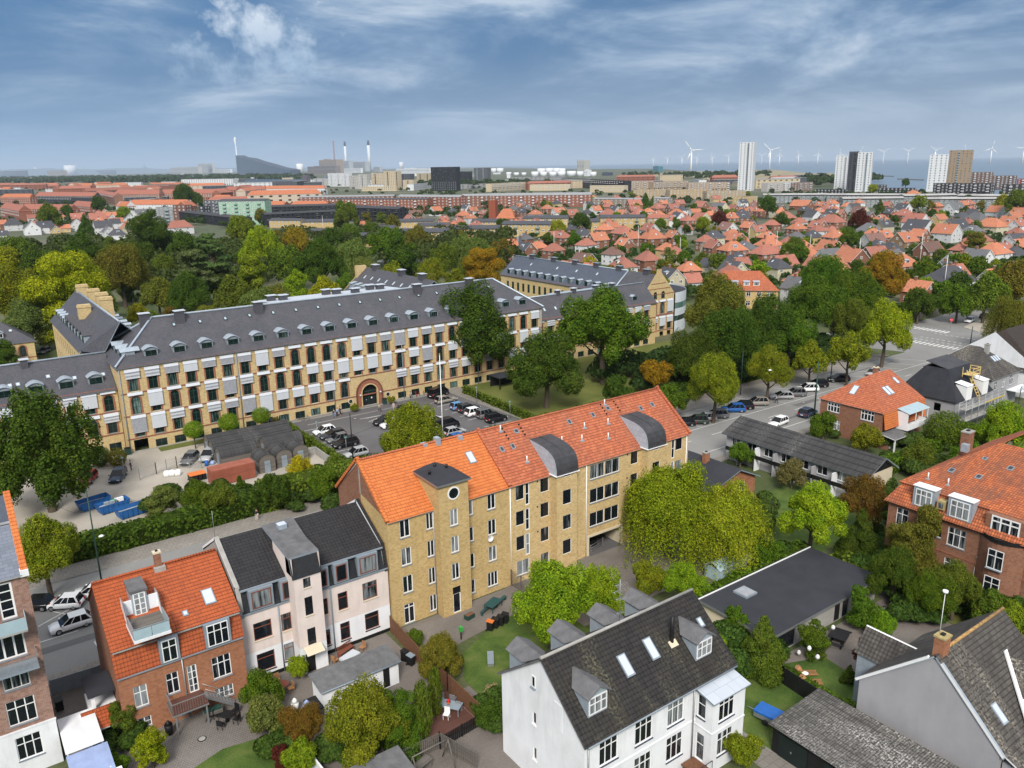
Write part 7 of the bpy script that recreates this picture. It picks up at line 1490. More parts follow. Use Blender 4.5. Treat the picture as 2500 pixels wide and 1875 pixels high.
wire((m1.x,m1.y,9),(50,103,8.5),'thin overhead wire running from the left mast along the hedge');wire((m1.x,m1.y,9),(6,104,8.0),'thin overhead wire crossing the street at the left mast');wire((m2.x,m2.y,9.5),(m3.x,m3.y,9),'overhead wire crossing the street between right masts');wire((m2.x,m2.y,9),(m4.x,m4.y,9.5),'overhead wire beside the angled parked cars');wire((76,76.5,12),(m3.x,m3.y,9),'overhead wire from the orange gable end')
p = P(*H_(1070,530));r = root('road_sign','round red no-entry sign on the traffic island','road sign',(p.x,p.y,0.1));b = MB();b.tube((0,0,0),(0,0,2.8),.04,.04,'metal',6);b.build('post',r)
b = MB();d = Vector((-p.x,-p.y,0)).normalized();a = Vector((0,0,2.9));b.tube(a,a+d*.05,.42,.42,'signred',16,smooth=False) if 'signred' in M_ else None
M_['signred'] = plain('sign_red',(.6,.02,.02),.5,0);b = MB();b.tube(a,a+d*.05,.45,.45,'signred',16,smooth=False);e = Vector((-d.y,d.x,0));c0 = a+d*.06;b.poly([c0-e*.3-Vector((0,0,.08)),c0+e*.3-Vector((0,0,.08)),c0+e*.3+Vector((0,0,.08)),c0-e*.3+Vector((0,0,.08))],'wpaint');b.poly([c0-e*.3+Vector((0,0,.08)),c0+e*.3+Vector((0,0,.08)),c0+e*.3-Vector((0,0,.08)),c0-e*.3-Vector((0,0,.08))],'wpaint');b.build('sign_plate',r)
def fence(name,pts,h,m,label,gap=None,t=.05,z0=0,slat=None,cat='fence'):
 r = root(name,label,cat,(pts[0][0],pts[0][1],0));b = MB();ox,oy = pts[0]
 for (xa,ya),(xb,yb) in zip(pts[:-1],pts[1:]):
  L = hypot(xb-xa,yb-ya);dx,dy = (xb-xa)/L,(yb-ya)/L;n = max(1,round(L/2.0))
  for i in range(n+1):px_,py_ = xa+dx*L*i/n-ox,ya+dy*L*i/n-oy;b.box(px_-.05,py_-.05,z0,px_+.05,py_+.05,h+.05,m)
  q = MB() if False else b
  k = slat or 0
  if k:
   c = int(L/(k*1.5))
   for i in range(c):u = i*L/c;x,y = xa+dx*u-ox,ya+dy*u-oy;b.prism([(x-dy*t/2,y+dx*t/2),(x+dy*t/2,y-dx*t/2),(x+dy*t/2+dx*k,y-dx*t/2+dy*k),(x-dy*t/2+dx*k,y+dx*t/2+dy*k)],z0+.05,h,m)
  elif gap:
   for z in np.arange(z0+.2,h,gap):b.tube((xa-ox,ya-oy,z),(xb-ox,yb-oy,z),.02,.02,m,4)
  else:b.prism([(xa-ox-dy*t/2,ya-oy+dx*t/2),(xa-ox+dy*t/2,ya-oy-dx*t/2),(xb-ox+dy*t/2,yb-oy-dx*t/2),(xb-ox-dy*t/2,yb-oy+dx*t/2)],z0,h,m)
 b.build('boards',r);return r
fence('wooden_fence',[(30.9,65.0),(30.5,57.5),(30.6,53.5),(30.6,48.4)],1.8,'wood','brown board fence from the yellow block down to the deck');fence('picket_fence',[(26.3,47.6),(30.7,48.0)],1.15,'black','black picket fence in front of the deck',slat=.12);fence('black_fence',[(56.3,38.2),(55.0,36.4),(54.4,29.2)],1.7,'black','long black board fence between two lawns')
fence('wooden_fence',[(22.3,47.7),(26.3,47.7),(27.4,44.0)],1.5,'greywood','weathered grey picket fence beside the felt roofed shed',slat=.12);fence('wooden_fence',[(221,116.6),(244,116.8),(275,119),(320,122)],2.0,'greywood','grey board fence along the side road');fence('blue_gate_fence',[(2.0,74.4),(6.0,74.2)],1.5,'zincd2','grey-blue panel fence between the two brick houses');fence('blue_gate',[(4.7,65.0),(6.1,66.5)],1.9,'zincd2','grey-blue diagonal-boarded gate beside the brick house',cat='gate')
fence('wire_gate',[(19.6,124.8),(22.2,125.9),(25.4,126.6),(28.5,124.0)],1.9,'metal','galvanised wire gate across the school yard',gap=.25,cat='gate');fence('concrete_wall',[(41,119.5),(45.2,119.0),(45.2,112)],1.3,'concrete','low concrete retaining wall beside the huts',cat='wall',t=.2);fence('wooden_fence',[(45.8,65.0),(45.9,61.5)],2.0,'greywood','slatted grey screen between the two courtyards',gap=.16)
fence('garden_wall',[(17.6,45),(17.0,57.5)],1.2,'white','thin white garden wall beside the left lawn',cat='wall',t=.15)
fence('steel_frame_fence',[(41.5,136.2),(45.6,136.4),(45.8,134.2)],2.0,'gpaint','blue-grey steel frame fence behind the black huts',gap=.5)
def barrel(x0,x1,y0,y1,hgt,axis,label,m='corr_dk',door=True):
 r = root('barrel_roofed_hut',label,'hut',(x0,y0,0));b = MB();n = 10;W_ = (y1-y0) if axis == 'x' else (x1-x0);L = (x1-x0) if axis == 'x' else (y1-y0);hw = W_/2;zb = hgt-hw*.9
 pr = [(hw-hw*cos(pi*i/n),zb+hw*.9*sin(pi*i/n)) for i in range(n+1)]
 def pt(l,c,z):return (l,c,z) if axis == 'x' else (c,l,z)
 for i in range(n):
  (ca,za),(cb,zb_) = pr[i],pr[i+1];f = [pt(0,ca,za),pt(L,ca,za),pt(L,cb,zb_),pt(0,cb,zb_)];b.poly(f if axis == 'x' else f[::-1],m,True)
 b.build('roof',r);b = MB()
 for l,s in ((0.08,1),(L-.08,-1)):
  f = [pt(l,0,0),pt(l,0,zb)]+[pt(l,c,z) for c,z in pr[1:-1]]+[pt(l,W_,zb),pt(l,W_,0)];b.poly(f if s > 0 else f[::-1],'greywood')
 for c in (0.03,W_-.03):b.poly([pt(0,c,0),pt(L,c,0),pt(L,c,zb),pt(0,c,zb)],'greywood')
 b.build('wall',r)
 if door:b = MB();q = [pt(-.01 if axis == 'x' else -.01,hw-.45,0),pt(-.01,hw+.45,0),pt(-.01,hw+.45,1.9),pt(-.01,hw-.45,1.9)];b.box(*( (-.02,hw-.45,0,0.07,hw+.45,1.9) if axis == 'x' else (hw-.45,-.02,0,hw+.45,.07,1.9)),'gpaint');b.build('door',r)
 return r
barrel(31.2,45.0,129.2,132.4,3.0,'x','long black barrel-roofed hut, rearmost by the school');barrel(31.0,44.2,125.8,129.0,3.0,'x','long black barrel-roofed hut, middle one');barrel(31.0,36.8,122.2,125.4,2.9,'x','short black barrel-roofed hut, front left');barrel(38.2,44.6,122.4,125.5,2.9,'x','short black barrel-roofed hut, front right')
for i,l in enumerate(('leftmost','middle','rightmost')):barrel(34.9+i*2.9,37.5+i*2.9,115.8+i*.6,119.8+i*.6,2.9,'y','small barrel-roofed timber hut, %s of three' % l)
M_['contr'] = plain('container_red',(.30,.095,.06),.6,.15,1,stain=.2)
r = root('shipping_container','rust-red shipping container beside the small huts','container',(27.6,114.9,0));b = MB();b.box(0,0,.1,6.4,2.4,2.5,'contr');
for i in range(32):b.box(.1+i*.195,-.04,.25,.19+i*.195,-.002,2.35,'contr')
b.build('body',r);b = MB();b.box(6.41,.1,.2,6.46,2.3,2.4,'contr');b.tube((6.5,1.2,.2),(6.5,1.2,2.4),.03,.03,'metal',5);b.build('door',r)
# ================================================================ garden things
def simple(name,label,cat,loc,rz,parts,group=None):
 """parts: list of (part name, [boxes (x0,y0,z0,x1,y1,z1,m) or tubes ((a),(b),r0,r1,m)])"""
 r = root(name,label,cat,loc,rz,group)
 for pn,prim in parts:
  b = MB()
  for q in prim:
   if len(q) == 7:b.box(*q)
   elif isinstance(q[0],tuple):b.tube(*q)
  b.build(pn,r)
 return r
def chair(x,y,rz,m,label,group=None,z=0.02):
 return simple('garden_chair',label,'chair',(x,y,z),rz,[('seat',[(-.25,-.25,.42,.25,.25,.46,m)]),('backrest',[(-.25,.22,.46,.25,.27,.95,m)])]+[('leg',[(sx*.22-.02,sy*.22-.02,0,sx*.22+.02,sy*.22+.02,.42,m)]) for sx in (-1,1) for sy in (-1,1)],group)
def table(x,y,rz,w_,d,m,label,z=0.02,h=.74):
 return simple('garden_table',label,'table',(x,y,z),rz,[('tabletop',[(-w_/2,-d/2,h-.04,w_/2,d/2,h,m)])]+[('leg',[(sx*(w_/2-.1)-.03,sy*(d/2-.1)-.03,0,sx*(w_/2-.1)+.03,sy*(d/2-.1)+.03,h-.04,m)]) for sx in (-1,1) for sy in (-1,1)])
def bin_(x,y,label,lid='black',rz=0,group='wheeled bins'):
 b = MB();r = root('wheeled_bin',label,'bin',(x,y,.02),rz,group)
 b.prism([(-.25,-.3),(.25,-.3),(.28,.3),(-.28,.3)],.08,1.0,'black');b.build('body',r);b = MB();b.slab([(-.3,-.36,1.02),(.3,-.36,1.02),(.3,.36,1.1),(-.3,.36,1.1)],.06,lid);b.build('lid',r)
 for s in (-1,1):b = MB();b.tube((s*.27,.3,.1),(s*.33,.3,.1),.1,.1,'tyre',8);b.build('wheel',r)
 return r
M_['orange'] = plain('orange_plastic',(.62,.17,.04),.5,.05);M_['tarpb'] = plain('blue_tarpaulin',(.02,.12,.42),.5,.12,1.5);M_['skipb'] = plain('blue_skip_paint',(.02,.11,.32),.55,.2,1);M_['teal'] = plain('teal_paint',(.02,.07,.07),.6,.1)
pp = lambda px,py,z=0.:P(px,py,z)
b = MB();b.box(26.3,48.4,0,30.4,53.8,.16,'deck');o = b.build('deck');tag(o,'red-brown timber deck enclosed by the brown fence','deck')
p = pp(*B2(1468,1275),.9);table(p.x,p.y,radians(-54),2.1,1.05,'gpaint','grey slatted garden table on the red-brown deck',.16)
for px,py,a,l in ((1490,1240,130,'grey chair at the deck table, farther one beside the fence'),(1525,1278,130,'grey chair at the deck table, nearer one beside the fence'),(1415,1245,-50,'pale chair at the head of the deck table')):p = pp(*B2(px,py),.6);chair(p.x,p.y,radians(a),'metal',l,'chairs around the deck table',.16)
p = pp(*B2(1450,1340),.5);chair(p.x,p.y,radians(-50),'wpaint','white chair in front of the deck table','chairs around the deck table',.16)
b = MB();b.tube((0,0,0),(0,0,.25),.12,.18,'orange',8);b.tube((0,0,.25),(0,0,.45),.2,.05,'signred',8);p = pp(*B2(1462,1275),.9);tag(b.build('flower_pot',loc=(p.x,p.y,.92)),'red flower pot standing on the grey deck table','flower pot')
p = pp(*B2(870,985),.75);r = table(p.x,p.y,.35,1.7,.9,'teak','garden table under a patterned cloth by the pink terrace',.02);b = MB();b.slab([(-.9,-.5,.78),(.9,-.5,.78),(.9,.5,.78),(-.9,.5,.78)],.22,'blind');tag(b.build('tablecloth',loc=(p.x,p.y,.02),rz=.35),'pale patterned tablecloth draped over the terrace table','tablecloth')
p = pp(*B2(845,945),.5);simple('garden_bench','brown slatted garden bench against the white wall','bench',(p.x,p.y,.02),.35,[('seat',[(-.9,-.25,.42,.9,.25,.46,'brownw')]),('backrest',[(-.9,.22,.85,.9,.27,.95,'brownw')]+[(-.85+i*.15,.23,.46,-.79+i*.15,.26,.86,'brownw') for i in range(12)])]+[('leg',[(s*.85-.03,-.25,0,s*.85+.03,.25,.42,'brownw')]) for s in (-1,1)])
p = pp(*B2(780,1005),.5);chair(p.x,p.y,1.9,'teak','brown wooden chair left of the clothed table');p = pp(*B2(945,930),.5);chair(p.x,p.y,-1.3,'teak','brown wooden chair right of the clothed table')
p = pp(*B2(465,1155),.75);simple('round_table','round brown garden table left of the white shed','table',(p.x,p.y,.02),0,[('tabletop',[((0,0,.7),(0,0,.75),.6,.6,'brownw')]),('pedestal',[((0,0,0),(0,0,.7),.08,.05,'brownw')])])
for i,(px,py,l) in enumerate(((435,1130,'wooden chair behind the round table'),(515,1180,'wooden chair right of the round table'),(460,1225,'wooden chair in front of the round table'))):p = pp(*B2(px,py),.4);chair(p.x,p.y,(0,-1.5,3.1)[i],'teak',l,'chairs around the round table')
p = pp(*B2(655,1300),.4);simple('storage_box','dark garden storage box at the corner of the white shed','box',(p.x,p.y,.02),0,[('box',[(-.5,-.9,0,.5,.9,.75,'greywood')]),('lid',[(-.55,-.95,.76,.55,.95,.86,'black')])])
def parasolc(px,py,c,l):
 p = pp(px,py,.8);b = MB();b.tube((0,0,.1),(0,0,1.0),.28,.34,c,9);b.tube((0,0,1.0),(0,0,1.35),.34,.06,c,9);tag(b.build('covered_barbecue',loc=(p.x,p.y,.02)),l,'cover')
parasolc(*B2(540,1275),'wpaint','white cloth-covered thing beside the blue one');parasolc(*B2(612,1285),'bluep','pale blue cloth-covered thing left of the storage box');parasolc(*A_(1092,1390),'black','black covered barbecue before the brick house')
for i,(px,py) in enumerate(((1200,965),(1235,990))):p = pp(*B2(px,py),.9);bin_(p.x,p.y,('dark bin behind the brown fence, farther one','grey-lidded bin behind the brown fence, nearer one')[i],'black' if i == 0 else 'gpaint',.3)
for i,(px,py) in enumerate(((238,790),(268,775),(300,760),(328,745))):p = pp(*C2(px,py),.8);bin_(p.x,p.y,'wheeled bin with an orange lid, leftmost of the courtyard bins' if i == 0 else ('black courtyard bin second from the left','black courtyard bin third from the left','black courtyard bin nearest the bright tree')[i-1],'orange' if i == 0 else 'black',.6)
p = pp(*C2(255,665),.75);table(p.x,p.y,.4,2.0,1.2,'teal','big dark green picnic table in the courtyard');p = pp(*C2(215,700),.45);simple('bench','dark green bench in front of the green table','bench',(p.x,p.y,.02),.4,[('seat',[(-1,-.15,.4,1,.15,.45,'teal')]),('leg',[(-.9,-.14,0,-.84,.14,.4,'teal')]),('leg',[(.84,-.14,0,.9,.14,.4,'teal')])]);p = pp(*C2(300,650),.45);simple('bench','dark green bench behind the green table','bench',(p.x,p.y,.02),.4,[('seat',[(-1,-.2,.4,1,.2,.45,'teal')]),('leg',[(-.9,-.14,0,-.84,.14,.4,'teal')]),('leg',[(.84,-.14,0,.9,.14,.4,'teal')])])
p = pp(*C2(113,745),.3);simple('planter','dark green planter box beside the tower door','planter',(p.x,p.y,.02),.2,[('box',[(-.5,-.3,0,.5,.3,.45,'dgreen')]),('soil',[(-.44,-.24,.4,.44,.24,.47,'wood')])])
p = pp(*C2(62,845),.8);simple('dog_waste_post','green box on a black post at the lawn edge','post',(p.x,p.y,.02),0,[('post',[(-.05,-.05,0,.05,.05,1.2,'black')]),('box',[(-.15,-.15,.9,.15,.15,1.4,'bgreen')])])
p = pp(*C2(240,995),.4);simple('sun_lounger','grey sun lounger on the dark green lawn','sun lounger',(p.x,p.y,.02),1.0,[('bed',[(-.95,-.3,.30,.5,.3,.34,'gpaint')]),('backrest',[(.5,-.3,.32,1.05,.3,.36,'gpaint')]),('leg',[(-.9,-.28,0,-.86,.28,.3,'metal')]),('leg',[(.6,-.28,0,.64,.28,.3,'metal')])])
for px,py,l in ((430,1085,'teak deckchair on the lawn, farther one'),(458,1140,'teak deckchair on the lawn, nearer one by the black fence')):p = pp(*D_(px,py),.3);simple('deckchair',l,'deckchair',(p.x,p.y,.02),radians(-35),[('seat',[(-.7+i*.1,-.3,.3,-.64+i*.1,.3,.33,'teak') for i in range(14)]),('backrest',[((-.7,0,.32),(-1.1,0,.9),.25,.25,'teak')]),('frame',[(-.7,-.32,.2,.75,-.27,.3,'teak'),(-.7,.27,.2,.75,.32,.3,'teak')])],'teak deckchairs')
p = pp(*D_(407,1093),.4);simple('side_table','small round white table by the deckchairs','table',(p.x,p.y,.02),0,[('tabletop',[((0,0,.42),(0,0,.46),.3,.3,'wpaint')]),('stem',[((0,0,0),(0,0,.42),.04,.04,'wpaint')])])
p = pp(*D_(610,870),.5);simple('picnic_table','black picnic table at the flat dark building','picnic table',(p.x,p.y,.02),.3,[('tabletop',[(-.9+i*.2,-.8,.7,-.74+i*.2,.8,.74,'black') for i in range(10)]),('bench',[(-1.5,-.8,.4,-1.2,.8,.44,'black')]),('bench',[(1.3,-.8,.4,1.6,.8,.44,'black')]),('frame',[(-1.4,-.6,0,1.5,-.5,.4,'black'),(-1.4,.5,0,1.5,.6,.4,'black'),(-.1,-.6,.4,.1,.6,.7,'black')])])
for px,py,zz,l in ((432,940,2.2,'white globe lantern, topmost in the small garden tree'),(482,992,1.4,'white globe lantern hanging low in the garden tree'),(370,965,.6,'white globe lantern on the ground left of the tree'),(575,815,.9,'white globe beside the black picnic table')):p = pp(*D_(px,py),zz);b = MB();[b.tube((0,0,z0),(0,0,z1),r0,r1,'wpaint',10) for z0,z1,r0,r1 in ((-.22,-.12,.08,.19),(-.12,.12,.19,.19),(.12,.22,.19,.08))];tag(b.build('globe_lantern',loc=(p.x,p.y,zz)),l,'lantern','white globe lanterns')
p = pp(*D_(195,1340),.6);simple('car_trailer','small car trailer with bright blue tarpaulin beside the garage row','trailer',(p.x,p.y,.02),radians(100),[('body',[(-1.1,-.7,.35,1.1,.7,.75,'metal'),(-1.15,-.3,.5,-1.11,.3,.6,'yellow')]),('tarpaulin',[(-1.13,-.73,.76,1.13,.73,.95,'tarpb')]),('wheel',[((0,-.85,.25),(0,-.72,.25),.25,.25,'tyre')]),('wheel',[((0,.72,.25),(0,.85,.25),.25,.25,'tyre')]),('drawbar',[((1.1,0,.4),(2.0,0,.4),.04,.04,'metal')])])
def bike(px,py,ang,label,m='black',group=None):
 p = pp(px,py,.4)
 def mkb():
  b = MB();n = 14
  for cx_ in (-.52,.52):
   for i in range(n):a,c = 2*pi*i/n,2*pi*(i+1)/n;b.tube((cx_+.33*cos(a),0,.34+.33*sin(a)),(cx_+.33*cos(c),0,.34+.33*sin(c)),.02,.02,'tyre',4,False)
  return b.data('wheels')
 fr = MB()
 for a,c in (((-.52,0,.34),(-.1,0,.3)),((-.1,0,.3),(-.2,0,.85)),((-.52,0,.34),(-.18,0,.75)),((-.1,0,.3),(.38,0,.8)),((-.18,0,.75),(.38,0,.82)),((.52,0,.34),(.36,0,.95)),((.36,-.25,1.0),(.36,.25,1.0))):fr.tube(a,c,.022,.022,m,5)
 r = root('bicycle',label,'bicycle',(p.x,p.y,.02),radians(ang),group);ob('wheels',cached('bkw',mkb),r);fr.build('frame',r);b = MB();b.box(-.35,-.08,.88,-.1,.08,.94,'black');b.build('saddle',r)
bike(*F_(365,1165),5,'bicycle leaning at the school wall, left one of two');bike(*F_(405,1165),0,'bicycle leaning at the school wall, right one of two');bike(*D_(893,720),-60,'silver bicycle at the flat building by the hedge','metal')
for i,(px,py) in enumerate(((1110,1020),(1150,1010),(1170,1000),(1200,995))):bike(*F_(px,py),70,'bicycle in the rack before the bright-framed windows, %s' % ('first from left','second from left','third from left','rightmost')[i],('black','signred','signred','metal')[i],'bicycles in the rack')
def sack(px,py,l):
 p = pp(px,py,.5);b = MB();
 for i in range(5):a = i*1.25;b.tube((.25*cos(a),.25*sin(a),0),(.2*cos(a),.2*sin(a),.75),.38,.2,'wpaint',8)
 tag(b.build('big_bag',loc=(p.x,p.y,.02)),l,'sack','white big bags')
sack(*E_(1125,1395),'white bulk bag by the wire gate, leftmost of three');sack(*E_(1160,1390),'white bulk bag by the wire gate, middle of three');sack(*E_(1200,1388),'white bulk bag by the wire gate, rightmost of three')
for i in range(4):
 for j in range(2):p = pp(*E_(1330,1420),.5);bin_(p.x-.9+i*.62+.0,p.y-.4+j*.8,'navy bin with orange lid in the yard, %s row, %s from left' % (('front','back')[j],('first','second','third','fourth')[i]),'orange',0,'orange-lidded bins in the yard')
def skip(px,py,ang,l,fill=True):
 p = pp(px,py,.8);r = root('skip_container',l,'skip',(p.x,p.y,.02),radians(ang));b = MB();L,W_,H = 2.1,.95,1.3
 o = [(-L,-W_),(L,-W_),(L,W_),(-L,W_)];q = [(-L+.35,-W_+.1),(L-.35,-W_+.1),(L-.35,W_-.1),(-L+.35,W_-.1)]
 for i in range(4):j = (i+1) % 4;b.poly([(*q[i],.1),(*q[j],.1),(*o[j],H),(*o[i],H)],'skipb');b.poly([(*q[j],.4),(*q[i],.4),(*[v*.97 for v in o[i]],H),(*[v*.97 for v in o[j]],H)],'skipb')
 b.poly([(*v,.7) for v in q],'concrete')
 for i in range(6):x = -L+.4+i*.66;b.box(x-.05,-W_-.06,.2,x+.05,-W_+.02,H,'skipb')
 b.build('body',r)
 if fill:b = MB();rg = random.Random(5);[b.box(x-.3,y-.2,.7,x+.3,y+.2,1.0+.5*rg.random(),('wpaint','zinc','bgreen','wood')[rg.randrange(4)]) for x,y in [(rg.uniform(-1.4,1.4),rg.uniform(-.5,.5)) for _ in range(10)]];b.build('rubble',r)
skip(*E_(760,1610),12,'open bright blue skip filled with scrap in the lower yard');skip(*E_(890,1640),12,'bright blue skip right of the scrap-filled one',False);skip(*E_(630,1590),12,'bright blue skip half hidden by the big dark tree',False)
p = pp(*E_(1395,1335),.3);simple('blue_barrels','blue drums and sacks beside the silver car','drums',(p.x,p.y,.02),0,[('drum',[((0,0,0),(0,0,.8),.3,.3,'tarpb')]),('sack',[((.9,.2,0),(1.0,.2,.5),.45,.3,'bluep')])]);p = pp(*E_(863,1252),.5);simple('waste_box','dark green box at the corner of the school','bin',(p.x,p.y,.02),0,[('box',[(-.45,-.35,0,.45,.35,1.1,'dgreen')]),('lid',[(-.48,-.38,1.1,.48,.38,1.2,'black')])]);p = pp(*F_(937,1052),.5);simple('waste_box','dark green litter box right of the arched entrance','bin',(p.x,p.y,.02),0,[('box',[(-.4,-.3,0,.4,.3,1.1,'dgreen')]),('lid',[(-.42,-.32,1.1,.42,.32,1.18,'black')])])
for px,py,l in ((735,1095,'flowering pot shrub left of the entrance'),(985,1045,'leafy pot shrub right of the entrance')):p = pp(*F_(px,py),.8);tree_at(p.x,p.y,.8,.9,'bush',C_['ol'],.9,l,'bush',lod='f',trunk=False,name='bush')
p = pp(*F_(1755,900),1.5);simple('bicycle_shed','small dark-roofed open shelter under the trees','shelter',(p.x,p.y,0),0,[('roof',[(-3,-2,2.4,3,2,2.6,'felt_dk')]),('post',[(-2.8,-1.8,0,-2.6,-1.6,2.4,'black')]),('post',[(2.6,-1.8,0,2.8,-1.6,2.4,'black')]),('back_wall',[(-2.8,1.6,0,2.8,1.75,2.4,'black')])])
p = pp(*A_(1470,1330),.4);simple('patio_table','dark round metal table with chairs on the patio','table',(p.x,p.y,.02),0,[('tabletop',[((0,0,.68),(0,0,.72),.55,.55,'black')]),('pedestal',[((0,0,0),(0,0,.68),.2,.05,'black')])])
for i,a in enumerate((.5,2.2,3.9,5.4)):chair(p.x+cos(a)*.95,p.y+sin(a)*.95,a-pi/2,'black','black metal chair at the patio table, %s' % ('on its right','behind it','on its left','in front of it')[i],'black patio chairs')
p = pp(*A_(1378,1300),.5);simple('plant_bench','raised timber plant bench on the patio','planter',(p.x,p.y,.02),-.1,[('box',[(-.8,-.35,.5,.8,.35,.8,'greywood')]),('plants',[(-.7,-.28,.8,.7,.28,.95,'dgreen')])]+[('leg',[(sx*.72-.04,sy*.3-.04,0,sx*.72+.04,sy*.3+.04,.5,'greywood')]) for sx in (-1,1) for sy in (-1,1)])
p = pp(*A_(945,1390),.4);simple('garden_bench','dark bench under the brick house basement window','bench',(p.x,p.y,.02),.1,[('seat',[(-.8,-.2,.4,.8,.2,.45,'black')]),('backrest',[(-.8,.18,.5,.8,.22,.85,'black')]),('leg',[(-.7,-.2,0,-.64,.2,.4,'black')]),('leg',[(.64,-.2,0,.7,.2,.4,'black')])])
p = pp(*A_(385,1250),.5);bin_(p.x,p.y,'dark bin on the grey driveway by the brick block','black',.1,None)
p = pp(*Z2(1330,1455),.7);table(p.x,p.y,.3,1.6,.8,'greywood','weathered wooden table beside the swing frame')
r = root('swing_frame','pale timber swing frame behind the weathered table','swing',(22.8,45.8,0));b = MB();b.tube((0,0,2.2),(3.3,.1,2.2),.06,.06,'greywood',6);b.build('beam',r)
for x in (0.1,3.2):
 for s in (-1,1):b = MB();b.tube((x,0,2.2),(x,s*1.0,0),.05,.05,'greywood',6);b.build('leg',r)
p = pp(1480,1345,0);b = MB();b.box(-.5,-.4,0,.5,.4,.8,'black');tag(b.build('waste_container',loc=(p.x-.4,p.y+2.2,.02)),'dark waste container inside the covered passage','bin')
fence('passage_barrier',[(57.9,65.6),(60.4,66.2)],1.0,'metal','galvanised barrier inside the covered passage',gap=.35,cat='barrier')
r = root('raised_greenhouse','low greenhouse with blue-green glass beyond the flat roof','greenhouse',(64.5,51.5,0));b = MB();b.box(0,0,0,6.5,2.2,1.4,'milk');b.build('glazing',r);b = MB();b.slab([(-.1,-.1,1.45),(6.6,-.1,1.45),(6.6,1.1,2.1),(-.1,1.1,2.1)],.06,'milk','wpaint');b.slab([(6.6,2.3,1.45),(-.1,2.3,1.45),(-.1,1.1,2.1),(6.6,1.1,2.1)],.06,'milk','wpaint');b.build('roof',r)
pole(1880,1290,4.0,'black post on the lawn beyond the flat dark roof','black',None,.12,'post','post')
# ================================================================ suburb houses
def K_(x,y):return 1200+x/3.539,320+y/3.539
def I_(x,y):return x/3.539,320+y/3.539
def J_(x,y):return 600+x/3.539,320+y/3.539
def L_(x,y):return 1800+x/3.16,320+y/3.16
RC = dict(o=(.57,.20,.10),r=(.42,.15,.10),d=(.060,.065,.080),b=(.19,.10,.075),g=(.14,.145,.155),p=(.28,.14,.11));WC = dict(b=(.27,.125,.08),w=(.72,.73,.74),y=(.62,.46,.22),c=(.60,.55,.40),g=(.42,.43,.44),k=(.30,.20,.12))
RN = dict(o='orange-tiled',r='red-tiled',d='dark-roofed',b='brown-roofed',g='grey-roofed',p='dull red-roofed');WN = dict(b='brick',w='white',y='yellow',c='cream',g='grey',k='brown brick')
def hmesh(kind,Lq,Wq,he,hr):
 def mk():
  x0,x1,y0,y1 = -Lq/2,Lq/2,-Wq/2,Wq/2;b = MB();walls(b,x0,x1,y0,y1,0,he,'far_brick',{},zr=None if kind == 'h' else hr,axis='x')
  r_ = MB();hp = Wq*.42 if kind == 'h' else 0
  roof(r_,x0,x1,y0,y1,he,hr,m='far_tile',h0=hp,h1=hp,over=.45,gv=.35,edge='wpaint');c = MB();c.box(-.4,-.35,hr-1.2,.4,.35,hr+.9,'br_red');c.box(-.46,-.41,hr+.9,.46,.41,hr+1.0,'concrete')
  return b.data('wall'),r_.data('roof'),c.data('chimney')
 return cached(('hm',kind,Lq,Wq,he,hr),mk)
def fw(w_,h):return win_mesh(w_,h,2,1,'wpaint','glass',.13,None)
